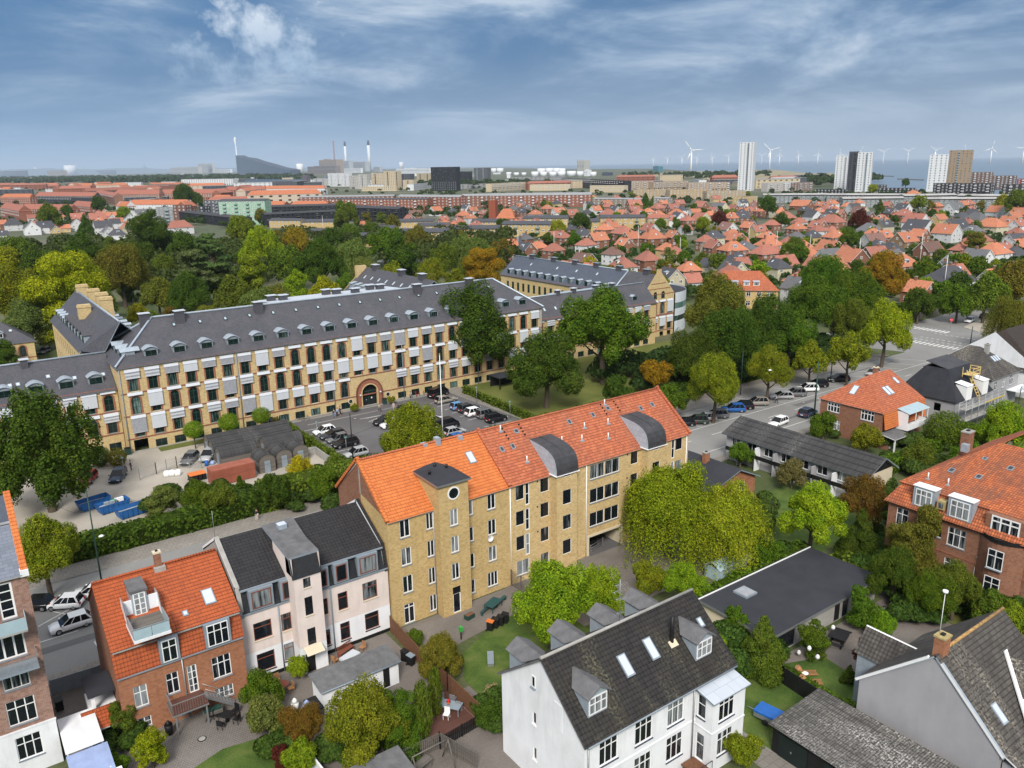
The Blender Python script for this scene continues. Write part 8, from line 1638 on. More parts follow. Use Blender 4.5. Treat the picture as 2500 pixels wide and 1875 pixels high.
def house(px,py,wpx,kind,rc,wc,auto,ang=None,dorm=None,k=0):
 rg = random.Random(int(px*3+py*7));z = 7.0;p = P(px,py,z);d = sqrt(p.x**2+p.y**2+(CH-z)**2);Wd = wpx*d/FPX
 ang = ang if ang is not None else (rg.choice((0,90))+rg.uniform(-7,7)-12*(px > 1500))
 a = radians(ang);ca = atan2(-_Rv[1],-_Rv[0])+pi;rel = abs(cos(a-(ca)));srel = sqrt(max(0,1-rel*rel));Lq = Wd/(rel+.82*srel);Lq = min(max(round(Lq),6),22);Wq = min(max(round(Lq*.82),6),11)
 he = 3.4 if Lq < 8 else (5.2 if rg.random() < .7 else 4.2);hr = he+Wq*.5*(.95 if kind == 'g' else .85)
 w_,r_,c_ = hmesh(kind,Lq,Wq,he,round(hr,1));rt = ob('house',None,None,(p.x,p.y,0),a);rt.empty_display_size = .1;tag(rt,None,'house','suburb houses');AUTO.append((rt,auto))
 jit = rg.uniform(.85,1.12);o = ob('wall',w_,rt);o.color = (*[v*jit for v in WC[wc]],1);o = ob('roof',r_,rt);o.color = (*[v*jit for v in RC[rc]],1);ob('chimney',c_,rt,(Lq*rg.uniform(-.25,.25),0,0))
 big = d < 420
 for side in range(4):
  nx,ny = ((0,-1),(1,0),(0,1),(-1,0))[side];wx,wy = nx*cos(a)-ny*sin(a),nx*sin(a)+ny*cos(a)
  if wx*(-p.x)+wy*(-p.y) <= d*.12:continue
  ln_ = Lq if side in (0,2) else Wq;n = max(2,int(ln_/3.2)) if big else 2;A,B_ = SIDES['febw'['fe b w'.replace(' ','').index('febw'[side])] if False else ('f','e','b','w')[side]](-Lq/2,Lq/2,-Wq/2,Wq/2)
  for zz in ([1.0,3.3] if he > 4.5 else [1.1]):
   for i in range(n):
    if rg.random() < .85:put_on(fw(1.3,1.25),'window',rt,A,B_,ln_*(i+.5)/n,zz,-.04)
  if side in (1,3) and kind == 'g':put_on(fw(1.1,1.1),'window',rt,A,B_,ln_/2,he+.7,-.04)
  if side in (0,2) and (rg.random() < .6 or dorm):
   y = -Wq/2+1.3;s = -1 if side == 0 else 1
   if rg.random() < .5:
    sl_ = (hr-he)/(Wq/2);slope_obj(skylight_mesh(.8,1.2),'skylight',rt,(Lq*rg.uniform(-.25,.25),s*(Wq/2-2.2),he+2.2*sl_),(0,s*(hr-he),Wq/2),(-s,0,0))
   else:dormer(rt,Lq*rg.uniform(-.12,.12),s*(Wq/2-1.1),he+.7,0 if s < 0 else pi,1.9,1.2,1.3,'flat','zinc','wpaint',win=dict(cols=2,sill=None),wsc=.9)
 return rt
def hl(fn,txt):
 for t in txt.split(';'):
  t = t.split()
  if not t:continue
  x,y,w_ = float(t[0]),float(t[1]),float(t[2]);k,rc,wc = t[3];px,py = fn(x,y);sc = 3.539 if fn is not L_ else 3.16
  house(px,py,w_/sc,k,rc,wc,('%s %s house' % (RN[rc],WN[wc])))
hl(K_,"150 940 160 gob;150 1045 150 grb;250 900 140 hdb;300 985 180 gdb;455 905 140 gbb;535 990 200 hrb;615 885 160 hrb;790 860 170 hdw;915 905 190 gob;1140 850 200 hrb;1150 930 160 gob;1050 1020 190 hbw;1350 1065 200 hrb;1390 890 220 hob;1570 880 140 gob;1520 985 180 hoy;1575 1020 200 hrc;1680 800 120 grw;800 1060 210 gbb;660 1105 170 gob;850 1120 120 gob;1125 1175 180 hdw;1545 1215 220 gdc;1730 1205 170 grg;2040 805 160 gpw;1920 870 200 hdc;1850 915 160 hrb;2120 890 170 gob;2085 985 230 hob;1920 965 160 grb;1880 1080 150 gdc;2160 1070 110 grb;380 695 130 how;250 680 110 gdb;480 650 110 hob;610 660 100 gdb;690 690 140 grb;830 690 110 hdw;900 655 120 gow;1010 695 150 hrb;1060 660 110 gdw;1140 695 100 gob;1280 685 150 hrb;1230 620 140 grb;1440 645 140 hrb;1440 700 120 hob;1570 650 130 grb;1600 695 150 hob;1640 660 110 hdw;1760 685 110 gow;1690 745 130 hrb;1810 725 150 grc;1810 625 130 grb;1970 650 160 ggc;2090 650 110 grb;2080 725 120 hob;2165 690 110 hdb;840 620 100 gdw;990 610 110 gob;1480 600 90 gob;1620 600 100 grb;1985 610 90 gow;2170 600 90 gdw;1380 1160 120 hrb")
hl(L_,"55 605 100 gob;150 570 100 gpc;370 635 150 hrb;270 685 120 hrb;90 715 120 gob;460 725 150 hob;580 625 120 gdw;500 550 180 gob;690 585 130 hrb;780 620 110 grb;730 675 180 hrb;625 740 130 hrw;235 775 150 hob;245 845 190 how;215 905 230 hrb;500 845 150 hoc;455 785 160 hgk;750 785 160 hob;715 865 190 goy;30 805 120 gob;310 1005 200 hdc;710 930 170 ggw;690 1035 290 gok;880 955 220 gob;1060 1060 200 grb;1270 990 240 hob;1180 930 200 ggk;1020 725 170 hgw;1140 695 120 gdc;1110 655 100 hob;1050 815 160 gpw;1130 785 130 gob;1290 815 190 gok;1400 725 190 gdw;1380 675 160 grw;1290 625 130 hrb;1410 775 120 gob;1620 755 170 gow;1480 885 190 gbb;1720 850 130 hrb;1680 705 190 gdc;1530 610 90 grb;1850 645 150 hgc;1960 705 190 hoc;2000 600 100 gow;2110 660 90 hrb;2170 700 100 grw;2160 745 100 hrb;2150 795 140 gdw;2060 845 130 grw;1980 900 230 how;2130 1000 140 hob;1700 965 180 gpw;1640 1075 300 hdw;1610 985 140 gdw;1410 1160 200 gob;480 1160 240 ggw;900 575 100 gdw;950 605 120 gbc;1280 580 110 gdw;1185 600 80 gdb;1160 555 70 grb;1800 580 90 hrb;1680 580 130 ggw;110 685 130 hdw;40 645 110 gdb;1360 475 100 hob;1560 655 110 goy")
hl(I_,"110 785 150 hdw;270 815 150 gdw;380 805 140 gdw;470 805 90 gdy;555 795 90 goy;660 785 130 gdw;670 725 120 grb;840 730 150 grb;950 712 110 gob;885 805 150 gdw;990 772 90 gdw;1010 865 150 hdw;930 840 120 ggw;1105 805 160 goc;1545 805 240 hrw;900 935 110 grb;205 712 110 gdb;275 722 90 grw;20 850 70 gdw;1130 705 120 gdw;1220 690 120 ggw")
hl(J_,"1640 668 110 gow;1790 668 110 hdb;1415 738 110 grb;1705 723 90 grb;1880 705 130 hob;1905 645 100 gdw;1690 995 180 hrw;1460 692 120 gbb;2060 683 90 grb;990 768 50 gob;1960 668 90 gob;1430 1020 60 gdw;2180 700 90 grb;1200 1005 50 gow")
p = P(*G_(1690,215),9.0);r = root('apartment_villa','big brown brick villa with long hipped orange roof and four dormers','villa',(p.x,p.y,0),radians(-45));b = MB();H = {'f':[(2.5+3.2*i,z,1.3,1.5,WT2) for i in range(6) for z in (1.0,4.0)],'w':[(2.5+3*i,z,1.3,1.5,WT2) for i in range(3) for z in (1.0,4.0)]}
walls(b,-10.5,10.5,-6,6,0,6.2,'br_yel',H);b.build('wall',r);put_windows(r,-10.5,10.5,-6,6,H);b = MB();roof(b,-10.5,10.5,-6,6,6.2,11.2,m='tile_or2',h0=5,h1=5,over=.5);b.build('roof',r)
for x in (-5.5,-2.5,1.0,4.0):dormer(r,x,-4.9,7.1,0,1.8,1.2,1.3,'flat','zinc','wpaint',win=dict(cols=3,sill=None))
# ================================================================ apartment blocks farther off
def topz(p,y):
 lo,hi = 0.,900.
 for _ in range(30):
  m_ = (lo+hi)/2
  if Q(p.x,p.y,m_)[1] > y:lo = m_
  else:hi = m_
 return lo
def fwin(w_,h,m='glass',f='wpaint',t=.18):return win_mesh(w_,h,2,1,f,m,t,None)
def blk(fn,x0,y0,x1,y1,zt,depth,wall_c,label,roofc=None,rise=0.,st=3.0,pitch=3.4,win=(1.5,1.4),bal=None,name='apartment_block',cat='apartment block',wmat='far_brick',maxw=96,fr='wpaint',flat='felt',over=.4,rmat='far_tile',end=True):
 """block whose top front edge runs between two photo points at height zt; it extends away from the camera"""
 if zt < 0:a,c = P(*fn(x0,-zt)),P(*fn(x1,-zt));zt = topz(a,fn(x0,y0)[1])
 else:a,c = P(*fn(x0,y0),zt),P(*fn(x1,y1),zt)
 L = hypot(c.x-a.x,c.y-a.y);ang = atan2(c.y-a.y,c.x-a.x);r = root(name,label,cat,(a.x,a.y,0),ang)
 b = MB();walls(b,0,L,0,depth,0,zt,wmat,{},zr=(zt+rise if rise else None),axis='x')
 if not rise:b.poly([(0,0,zt-.4),(L,0,zt-.4),(L,depth,zt-.4),(0,depth,zt-.4)],flat)
 o = b.build('wall',r);o.color = (*wall_c,1)
 if rise:b = MB();roof(b,0,L,0,depth,zt,zt+rise,m=rmat,over=over,gv=.2,h0=depth*.4 if rise > 3 else 0,h1=depth*.4 if rise > 3 else 0,edge=flat);o = b.build('roof',r);o.color = (*(roofc or RC['g']),1)
 nf = max(1,int(zt/st));nc = max(1,int(L/pitch));pitch = L/nc;cols = [(i+.5)*pitch for i in range(nc)];tot = nf*nc;lst = [(u,(zt-(j+1)*st)+.9) for j in range(nf) for u in cols if zt-(j+1)*st+.9 > .3]
 me = fwin(win[0],win[1],f=fr)
 for u,z in lst[:maxw]:put_on(me,'window',r,(0,0),(L,0),u,z,-.03)
 if len(lst) > maxw:
  b = MB()
  for u,z in lst[maxw:]:b.box(u-win[0]/2,-.12,z,u+win[0]/2,-.03,z+win[1],'glass')
  q = b.build('windows',r);q['kind'] = 'stuff'
 if end and depth > 6:
  for A,B_ in (((0,depth),(0,0)),((L,0),(L,depth))):
   for z in [zt-(j+1)*st+.9 for j in range(min(nf,5))]:
    for u in (depth*.3,depth*.7):put_on(me,'window',r,A,B_,u,z,-.03) if tot < 80 else None
 if bal:
  bm_ = cached(('balc',bal[1],bal[2]),lambda:balm(bal[1],bal[2]));k = 0
  for j in range(nf):
   for i in range(bal[0]//2,nc,bal[0]):
    z = zt-(j+1)*st
    if z > 1 and k < 60:put_on(bm_,'balcony',r,(0,0),(L,0),cols[i],z,-.05);k += 1
 return r
def balm(w_,m):
 b = MB();b.box(-w_/2,-1.3,0,w_/2,0,.18,'concrete');b.box(-w_/2,-1.32,.18,w_/2,-1.25,1.1,m);b.box(-w_/2,-1.25,.18,-w_/2+.07,0,1.1,m);b.box(w_/2-.07,-1.25,.18,w_/2,0,1.1,m);return b.data('balcony')
BR,YB,CR,WH,BK,GY = (.30,.12,.08),(.55,.40,.18),(.62,.52,.36),(.72,.74,.76),(.028,.032,.040),(.33,.34,.35)
OR = (.54,.17,.07);RD = (.40,.135,.085);DG = (.055,.062,.078)
for i,(fn,a,l) in enumerate(((J_,(1480,815,1755,812,6.5),'yellow terrace with dark roof behind the park, left step'),(J_,(1795,840,2190,838,8.5),'yellow terrace with balconies right of the tall park tree'),(J_,(1330,868,1740,868,9.0),'yellow terrace front block with green balconies'),(J_,(730,905,1150,905,6.5),'low yellow terrace peeping over the park trees'),(J_,(545,868,830,866,6.5),'yellow terrace beside the white flagpole'),(J_,(850,835,1270,838,6.5),'yellow terrace behind the low front one'),(J_,(1220,782,1620,775,6.5),'yellow terrace rear row left'),(J_,(1950,780,2210,778,6.5),'yellow terrace rear row right'),(J_,(470,782,760,778,5),'yellow terrace left of the round crowned tree'),(K_,(90,800,520,802,8.5),'yellow terrace with green balconies left of the olive tree'),(K_,(260,752,660,748,7.5),'yellow terrace behind the balcony one'),(K_,(940,745,1330,742,8.5),'yellow terrace below the brick houses'),(K_,(860,778,935,776,8),'short yellow terrace left of the long one'))):
 blk(fn,*a,9.5,YB,l,DG,1.6,st=2.9,pitch=3.6,win=(1.7,1.3),bal=(4,2.6,'sagebal') if a[4] > 7 else None,over=.7)
blk(K_,1350,750,1530,750,7,9,(.45,.33,.2),'yellow-brown terrace with red roof right of the dark roofed one',RD,2.0,name='terraced_row')
blk(J_,690,585,1570,588,13,10,BR,'long red brick block with small windows behind the black housing',DG,1.0,pitch=4.2,win=(1.4,1.3),bal=(5,2.2,'whbal'));blk(J_,460,572,1280,560,13,10,(.28,.13,.1),'red brick block with grey roof behind the long one',GY,1.5,pitch=5);blk(J_,1310,565,1850,570,14,10,BR,'red brick block with grey roof right of the long one',GY,2,pitch=5,bal=(4,2.4,'whbal'));blk(J_,1870,560,2212,555,13,10,(.26,.13,.09),'brown brick block with grey roof and balconies',GY,2,pitch=4.5,bal=(3,2.4,'whbal'));blk(K_,0,558,865,548,13,10,BR,'wide red brick block with white balconies above the suburb',GY,2.4,pitch=4.4,bal=(3,2.4,'whbal'));blk(K_,870,585,1290,590,9,10,(.30,.25,.2),'low grey-roofed block before the tan terraces',GY,1.2,pitch=5);blk(K_,1400,580,1530,582,8,9,(.3,.28,.25),'small grey block left of the tall fir',GY,1.2)
blk(J_,165,655,800,640,10,12,BK,'long black-clad housing block, rear tier',BK,1.5,pitch=4,fr='black',bal=(4,2.6,'black'));blk(J_,165,720,800,690,10,9,BK,'long black-clad housing block, front tier',BK,1.2,pitch=4,fr='black',bal=(4,2.6,'black'));blk(J_,820,655,1315,672,12,11,BK,'black-clad block right of the round crowned tree',BK,1.6,pitch=4.5,fr='black',bal=(3,2.6,'black'))
blk(J_,200,770,470,772,6,9,YB,'low yellow terrace below the black housing',DG,1.4)
blk(I_,1885,605,2285,600,20,13,(.36,.56,.42),'pale green apartment block with green balconies',DG,1.5,pitch=3.4,bal=(3,2.8,'sagebal2'))
blk(I_,1760,600,1885,600,17,12,(.12,.13,.15),'dark grey block left of the pale green one',pitch=4,bal=(2,2.5,'gpaint'));blk(I_,1295,680,1370,680,13,9,GY,'light grey stair block left of the black long roof',pitch=4);blk(I_,1370,660,1490,655,15,11,GY,'grey modern block with glass balconies',pitch=3.5,bal=(2,2.6,'milk'));blk(I_,1490,690,2050,752,8,12,BK,'long low black-roofed building before the green block',BK,1.4,pitch=4,fr='black');blk(I_,1490,640,1600,640,14,9,(.20,.10,.08),'reddish block behind the grey modern one',pitch=4)
blk(I_,1715,650,1760,650,13,9,DG,'narrow dark block beside the dark grey one')
for fn,a,w_,l,rf,rs in ((I_,(165,672,600,680,9),BR,'long mansarded brick block with dormers',RD,5),(I_,(620,640,775,655,9),BR,'short brick block right of the mansarded one',RD,5),(I_,(0,660,160,690,11),BR,'tall brick gable block at the left edge',RD,5),(I_,(0,572,260,572,12),BR,'red-roofed brick block far left',OR,5),(I_,(300,558,815,562,12),DG,'red-roofed block wrapped in grey scaffolding',RD,5.5),(I_,(980,545,1375,543,13),(.33,.18,.13),'broad red-roofed brick block facing the camera',RD,6.5),(I_,(820,530,985,560,13),(.28,.15,.11),'red-roofed brick block, its side facing left',RD,4),(I_,(1375,540,1960,535,12),(.36,.18,.13),'long red-roofed range behind the tree clump',RD,6),(I_,(1960,510,2300,500,12),BR,'far red-roofed range before the white building',RD,6),(I_,(750,520,1400,490,12),BR,'far long red roof behind the broad one',RD,5),(I_,(1000,645,1090,650,8),WH,'white block with orange roof, left end',OR,5),(I_,(1100,632,1620,632,9),WH,'white block with orange roof and white gables',OR,5),(I_,(1610,650,1700,640,9),BR,'orange-roofed block right of the white gables',OR,5),(I_,(1290,455,1565,455,14),BR,'orange-red hall left of the white office',OR,3),(I_,(585,470,790,470,13),BR,'far orange-red roof right of the small one',OR,6),(I_,(360,460,490,460,12),BR,'far small orange roof on the left horizon',OR,4),(I_,(0,500,80,500,12),BR,'far orange roof at the left edge',OR,4),(I_,(1820,585,1985,585,8),BR,'orange roof left of the pale green block',OR,5),(J_,(0,500,680,493,11),WH,'long orange roof above the tree row',OR,5),(J_,(155,640,330,640,9),BR,'orange roof above the black housing, left',OR,4),(J_,(375,640,700,640,9),BR,'orange roof above the black housing, right',OR,4),(K_,(40,750,200,750,5),BR,'orange-roofed church hall beside the brick tower',OR,7),(K_,(2165,570,2300,560,9),YB,'tan block at the left of the grey terraces',None,0)):
 blk(fn,*a,11,w_,l,rf,rs,pitch=4.2,win=(1.4,1.5),maxw=60)
blk(J_,2097,600,2155,600,17,6,(.33,.09,.05),'slender red brick tower with slanted top',st=30,pitch=20,name='church_tower',cat='tower')
for fn,a,w_,l,bl in ((J_,(1090,365,1190,365,-495),CR,'cream apartment block, left of the tall one','black'),(J_,(1195,347,1318,347,-500),CR,'tall cream apartment tower','black'),(J_,(1480,365,1605,365,-470),(.5,.42,.28),'cream-brown block left of the black tower','black'),(J_,(1360,422,1450,422,-500),CR,'small cream block before the cream tower','black'),(J_,(715,365,895,362,-480),WH,'white and grey block with strong balconies','whbal'),(J_,(900,385,975,385,-500),(.5,.48,.45),'pale grey block right of the balcony one','whbal'),(J_,(975,375,1050,375,-500),(.55,.54,.5),'pale grey-green tower behind the pale block','gpaint'),(J_,(1605,312,1825,318,-518),BK,'black apartment tower rising above the brick blocks','black'),(J_,(1830,350,1932,350,-460),BK,'dark block right of the black tower','black'),(J_,(1975,318,2092,318,-440),(.10,.11,.12),'dark grey tower with flat top','whbal'),(J_,(1325,370,1428,372,-480),(.08,.085,.1),'dark block between cream blocks','black'),(J_,(1000,480,1300,478,9),CR,'low cream row before the cream towers',None),(J_,(590,410,710,410,-470),(.5,.5,.5),'pale block left of the balcony block','gpaint'),(J_,(490,380,532,380,-465),(.14,.12,.15),'narrow dark block by the stadium roof',None),(J_,(1450,460,1610,445,12),WH,'white stepped block at the foot of the black tower',None),
 (L_,(0,88,108,88,-462),WH,'tall white high-rise tower','gpaint'),(L_,(742,192,832,195,-455),WH,'white tower left of the dark-edged one','whbal'),(L_,(905,165,1018,162,-468),WH,'white high-rise with a dark left side','milk'),(L_,(1455,182,1600,178,-468),WH,'white banded high-rise beside the brown one',None),(L_,(1600,148,1785,135,-462),(.34,.25,.16),'brown high-rise right of the banded one','milk')):
 blk(fn,*a,18 if a[3] < 300 else 13,w_,l,None,0,st=3.3,pitch=4.8,win=(1.7,1.4),bal=(5,2.8,bl) if bl else None,fr='black' if w_ == BK else 'gpaint',name='tower_block' if fn is L_ else 'apartment_block',cat='tower block' if fn is L_ else 'apartment block')
blk(L_,838,158,905,160,-468,18,(.06,.065,.075),'dark half of the white high-rise pair',pitch=4,bal=(2,3.0,'black'),name='tower_block',cat='tower block',fr='black')
for fn,a,w_,l in ((K_,(0,455,300,440,14),CR,'cream row with dark windows left of the dark blocks'),(K_,(300,425,600,425,15),BK,'dark row behind the cream houses'),(K_,(600,405,1150,430,17),BK,'long dark row above the cream facades'),(K_,(330,462,680,458,11),CR,'cream facade row before dark blocks, left'),(K_,(850,470,1150,470,11),CR,'cream facade row, right'),(K_,(1160,438,1400,432,15),(.42,.31,.22),'tan terrace row, left'),(K_,(1400,440,1700,430,15),(.40,.30,.21),'tan terrace row, middle'),(K_,(1700,445,2060,440,15),(.40,.30,.22),'tan terrace row, right'),(K_,(1225,505,1540,505,12),(.48,.36,.22),'tan front row, left'),(K_,(1540,508,1860,500,12),(.46,.34,.2),'tan front row, middle'),(K_,(1860,520,2200,512,12),(.42,.33,.22),'tan front row, right'),(L_,(95,372,240,368,14),WH,'white low-rise right of the white high-rise'),(L_,(300,358,465,352,15),WH,'white stepped low-rise near the beach'),(L_,(235,400,370,395,13),(.5,.47,.45),'grey low-rise before the white ones'),(L_,(375,395,470,390,13),WH,'white end block of the low-rise row'),(L_,(470,398,585,392,13),(.25,.17,.14),'brown low-rise with white edge'),(L_,(590,450,830,452,9),BK,'low black row left of the dark-edged towers'),(L_,(990,412,1100,415,9),(.06,.07,.09),'black hall before the beach'),(L_,(1090,440,1370,440,8),BK,'dark low row before the shore'),(L_,(1515,402,1955,405,17),(.05,.05,.055),'black block with white balconies at the banded tower'),(L_,(2045,412,2230,412,17),(.05,.05,.055),'black block with white balconies at the right edge'),(L_,(1775,318,1960,320,-450),(.17,.11,.09),'dark brown block with roof terraces, left'),(L_,(1960,345,2145,350,-450),(.14,.10,.09),'dark brown block with roof terraces, right'),(L_,(2150,368,2240,368,-450),(.25,.06,.05),'dark red block at the right edge')):
 blk(fn,*a,12,w_,l,None,0,pitch=4.4,win=(1.7,1.6),bal=(3,2.8,'whbal') if abs(a[4]) > 12 else None,maxw=50)
for a,l in (((200,492,700,488,9),'long grey-roofed terrace, far left part'),((690,490,1290,492,9),'long grey-roofed terrace, middle part'),((1290,498,1700,490,9),'long grey-roofed terrace, right of the middle'),((1700,495,2230,500,9),'long grey-roofed terrace, right part'),((815,520,1290,515,9),'front grey terrace with glass bays, left'),((1400,522,2010,520,9),'front grey terrace with glass bays, right')):
 blk(L_,*a,12,(.22,.25,.26),l,(.36,.35,.34),1.2,pitch=4.2,win=(2.2,1.8),maxw=60,over=1.2,rmat='objr')
# ================================================================ harbour, power plant, tanks
def far_root(fn,x,y,z=0):p = P(*fn(x,y),z);return p
def box_px(fn,x0,x1,ytop,yb,depth,m,label,name,cat,zc=None):
 """plain-walled industrial block standing between photo columns x0-x1 with its base at row yb"""
 a,c = P(*fn(x0,yb),0),P(*fn(x1,yb),0);h = topz(a,fn(x0,ytop)[1]);L = hypot(c.x-a.x,c.y-a.y);ang = atan2(c.y-a.y,c.x-a.x);r = root(name,label,cat,(a.x,a.y,0),ang);b = MB();b.box(0,0,0,L,depth,h,m);b.build('hall',r)
 b = MB();k = max(2,int(L/12));[b.box(L*(i+.3)/k,-.3,h*.55,L*(i+.6)/k,-.02,h*.72,'gpaint') for i in range(k)];b.box(L*.2,depth*.2,h,L*.45,depth*.7,h*1.06,m);b.build('roof_plant',r);return r,L,h
FM = {}
def fmt(name,c):M_[name] = plain(name,c,.8,.08,.02);return name
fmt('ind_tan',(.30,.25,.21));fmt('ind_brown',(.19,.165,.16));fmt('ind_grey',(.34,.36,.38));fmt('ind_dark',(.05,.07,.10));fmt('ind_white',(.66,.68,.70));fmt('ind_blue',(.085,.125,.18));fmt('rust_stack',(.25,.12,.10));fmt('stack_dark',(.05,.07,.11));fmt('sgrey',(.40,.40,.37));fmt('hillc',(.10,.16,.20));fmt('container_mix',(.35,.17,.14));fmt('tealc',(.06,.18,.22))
for a,m,l in (((640,790,252,372,60),'ind_tan','tan boiler house of the power station'),((538,780,308,374,40),'ind_brown','grey-brown hall at the foot of the boiler house'),((782,895,262,350,60),'ind_grey','pale grey turbine hall left part'),((895,1035,272,348,60),'ind_grey','pale grey turbine hall right part'),((715,995,325,362,20),'ind_white','low white hall before the turbine halls'),((1018,1040,270,345,30),'ind_dark','dark service tower of the power station'),((1300,1590,325,370,60),'ind_white','long white warehouse by the black tower'),((1105,1158,310,355,30),'ind_grey','grey silo pair right of the white chimneys'),((0,385,388,415,15),'ind_dark','dark stand roof left of the pale blocks'),((0,490,420,460,30),'ind_blue','long blue-grey hall below the artificial slope')):box_px(J_,*a,m,l,'industrial_hall','industrial building')
for a,m,l in (((1475,1715,318,368,60),'sgrey','large grey hall with curved roof'),((1715,1835,288,362,60),'sgrey','tall grey end of the curved hall'),((1802,1835,300,362,10),'ind_dark','dark sign wall of the curved hall'),((1840,1990,332,360,40),'ind_white','low white hall right of the grey one'),((1440,1570,355,380,30),'ind_grey','small pale hall left of the curved one'),((0,230,350,392,30),'ind_blue','far blue warehouse at the left edge'),((410,570,345,385,30),'ind_tan','far rusty shed beside the white ship'),((100,160,305,355,20),'ind_grey','far grey silo group, left part'),((165,225,308,355,20),'ind_grey','far grey silo group, right'),((262,315,290,350,25),'tealc','far teal tower block on the skyline'),((660,1000,350,372,20),'ind_blue','far container quay at the left skyline'),((860,1130,345,365,15),'container_mix','stacked containers at the quay')):box_px(I_,*a,m,l,'industrial_hall','industrial building')
box_px(K_,737,800,255,385,30,'sgrey','grey concrete silo tower among the white tanks','silo_tower','tower');box_px(K_,955,1015,357,385,20,'ind_dark','small dark block by the shore','industrial_hall','industrial building');box_px(K_,1395,1440,305,350,30,'tealc','teal harbour structure behind the turbines','industrial_hall','industrial building');box_px(K_,800,830,335,390,20,'ind_white','slim white block right of the silo tower','industrial_hall','industrial building')
blk(I_,1565,418,2010,412,24,20,WH,'long white office block with rows of dark windows',None,0,pitch=7,win=(3.0,1.9),maxw=96,end=False);box_px(I_,1570,2160,450,478,30,'ind_white','low white base of the office block','industrial_hall','industrial building');box_px(I_,1800,1850,452,476,2,'yellow','small yellow panel wall before the white office','sign_wall','sign')
def tube_px(fn,x,ytop,yb,rpx,m,label,name,cat,top=None,taper=.8):
 p = P(*fn(x,yb),0);lo = topz(p,fn(x,ytop)[1]);d = hypot(p.x,p.y);R_ = rpx*d/FPX/3.539;r = root(name,label,cat,(p.x,p.y,0));b = MB();b.tube((0,0,0),(0,0,lo*(1 if not top else .84)),R_,R_*(taper*.3+.7),m,14);b.build('shaft' if top else 'body',r)
 if top:b = MB();b.tube((0,0,lo*.84),(0,0,lo),R_*(taper*.3+.7)*1.02,R_*taper,top,14);b.build('top',r)
 return r,lo
tube_px(J_,773,85,340,6,'rust_stack','thin grey-brown chimney of the power station','chimney_stack','chimney');tube_px(J_,871,90,345,10,'ind_white','white chimney with dark blue top, shorter one','chimney_stack','chimney','stack_dark',.7);tube_px(J_,1072,80,340,13,'ind_white','white chimney with dark blue top, right one','chimney_stack','chimney','stack_dark',.6);tube_px(J_,472,282,372,27,'ind_white','white round silo right of the slope','silo','silo',None,1);tube_px(J_,1345,268,330,17,'ind_white','small white round silo','silo','silo',None,1);tube_px(I_,615,296,378,42,'ind_white','pale round tank tower on the left skyline','silo','silo',None,1)
for x,yt,yb,rr in ((430,322,372,33),(500,320,370,33),(565,320,370,33),(610,322,370,28),(375,350,395,30),(450,352,392,28),(530,352,392,30),(605,348,390,34),(690,345,392,38),(765,348,392,28),(20,322,362,22),(75,320,362,28),(150,355,385,22),(215,358,385,22),(280,358,385,20),(880,352,395,25)):tube_px(K_,x,yt,yb,rr,'ind_white','white oil storage tank at the harbour','oil_tank','tank',None,1)[0]['group'] = 'white harbour oil tanks'
for o in [o for o in COL.objects if o.get('label') == 'white oil storage tank at the harbour']:AUTO.append((o,'white oil storage tank'))
a,c = P(*I_(2052,378),0),P(*J_(385,378),0);L = hypot(c.x-a.x,c.y-a.y);r = root('waste_to_energy_plant','dark blue-grey power plant with a long sloping roof','power plant',(a.x,a.y,0),atan2(c.y-a.y,c.x-a.x));b = MB()
def hh_(fn,x,y,f):return topz(a.lerp(c,f),fn(x,y)[1])
pr = [(0,hh_(I_,2052,210,0)),(.08,hh_(I_,2100,225,.1)),(.25,hh_(J_,20,235,.25)),(.42,hh_(J_,110,262,.42)),(.6,hh_(J_,190,285,.6)),(.8,hh_(J_,290,315,.8)),(1,hh_(J_,385,335,1))]
for (f0,z0),(f1,z1) in zip(pr[:-1],pr[1:]):b.poly([(L*f0,0,0),(L*f1,0,0),(L*f1,0,z1),(L*f0,0,z0)],'ind_blue');b.poly([(L*f0,0,z0),(L*f1,0,z1),(L*f1,90,z1),(L*f0,90,z0)],'ind_dark');b.poly([(L*f1,90,0),(L*f0,90,0),(L*f0,90,z0),(L*f1,90,z1)],'ind_blue')
b.poly([(0,90,0),(0,0,0),(0,0,pr[0][1]),(0,90,pr[0][1])],'ind_dark');b.poly([(L,0,0),(L,90,0),(L,90,pr[-1][1]),(L,0,pr[-1][1])],'ind_dark');b.build('hall',r)
b = MB();hc = hh_(I_,2030,122,0);b.tube((-2,12,0),(-2,12,hc),7,4.5,'ind_white',14);b.tube((-2,12,hc),(-2,12,hc+3),5,5,'stack_dark',14);b.build('chimney',r)
b = MB();rg = random.Random(2)
for i in range(14):
 z = hc+6+i*4.2;R_ = 4+i*.55+rg.random()*2;q = Vector((-4-i*.25+rg.uniform(-2,2),12+rg.uniform(-3,3),z));b.tube(q-Vector((0,0,R_)),q,R_*.35,R_,'steam',10);b.tube(q,q+Vector((0,0,R_)),R_,R_*.35,'steam',10)
o = b.build('steam');o.matrix_world = Matrix.Translation(r.location) @ Matrix.Rotation(r.rotation_euler.z,4,'Z');tag(o,'puff of white steam rising from the plant chimney','steam',kind='stuff')
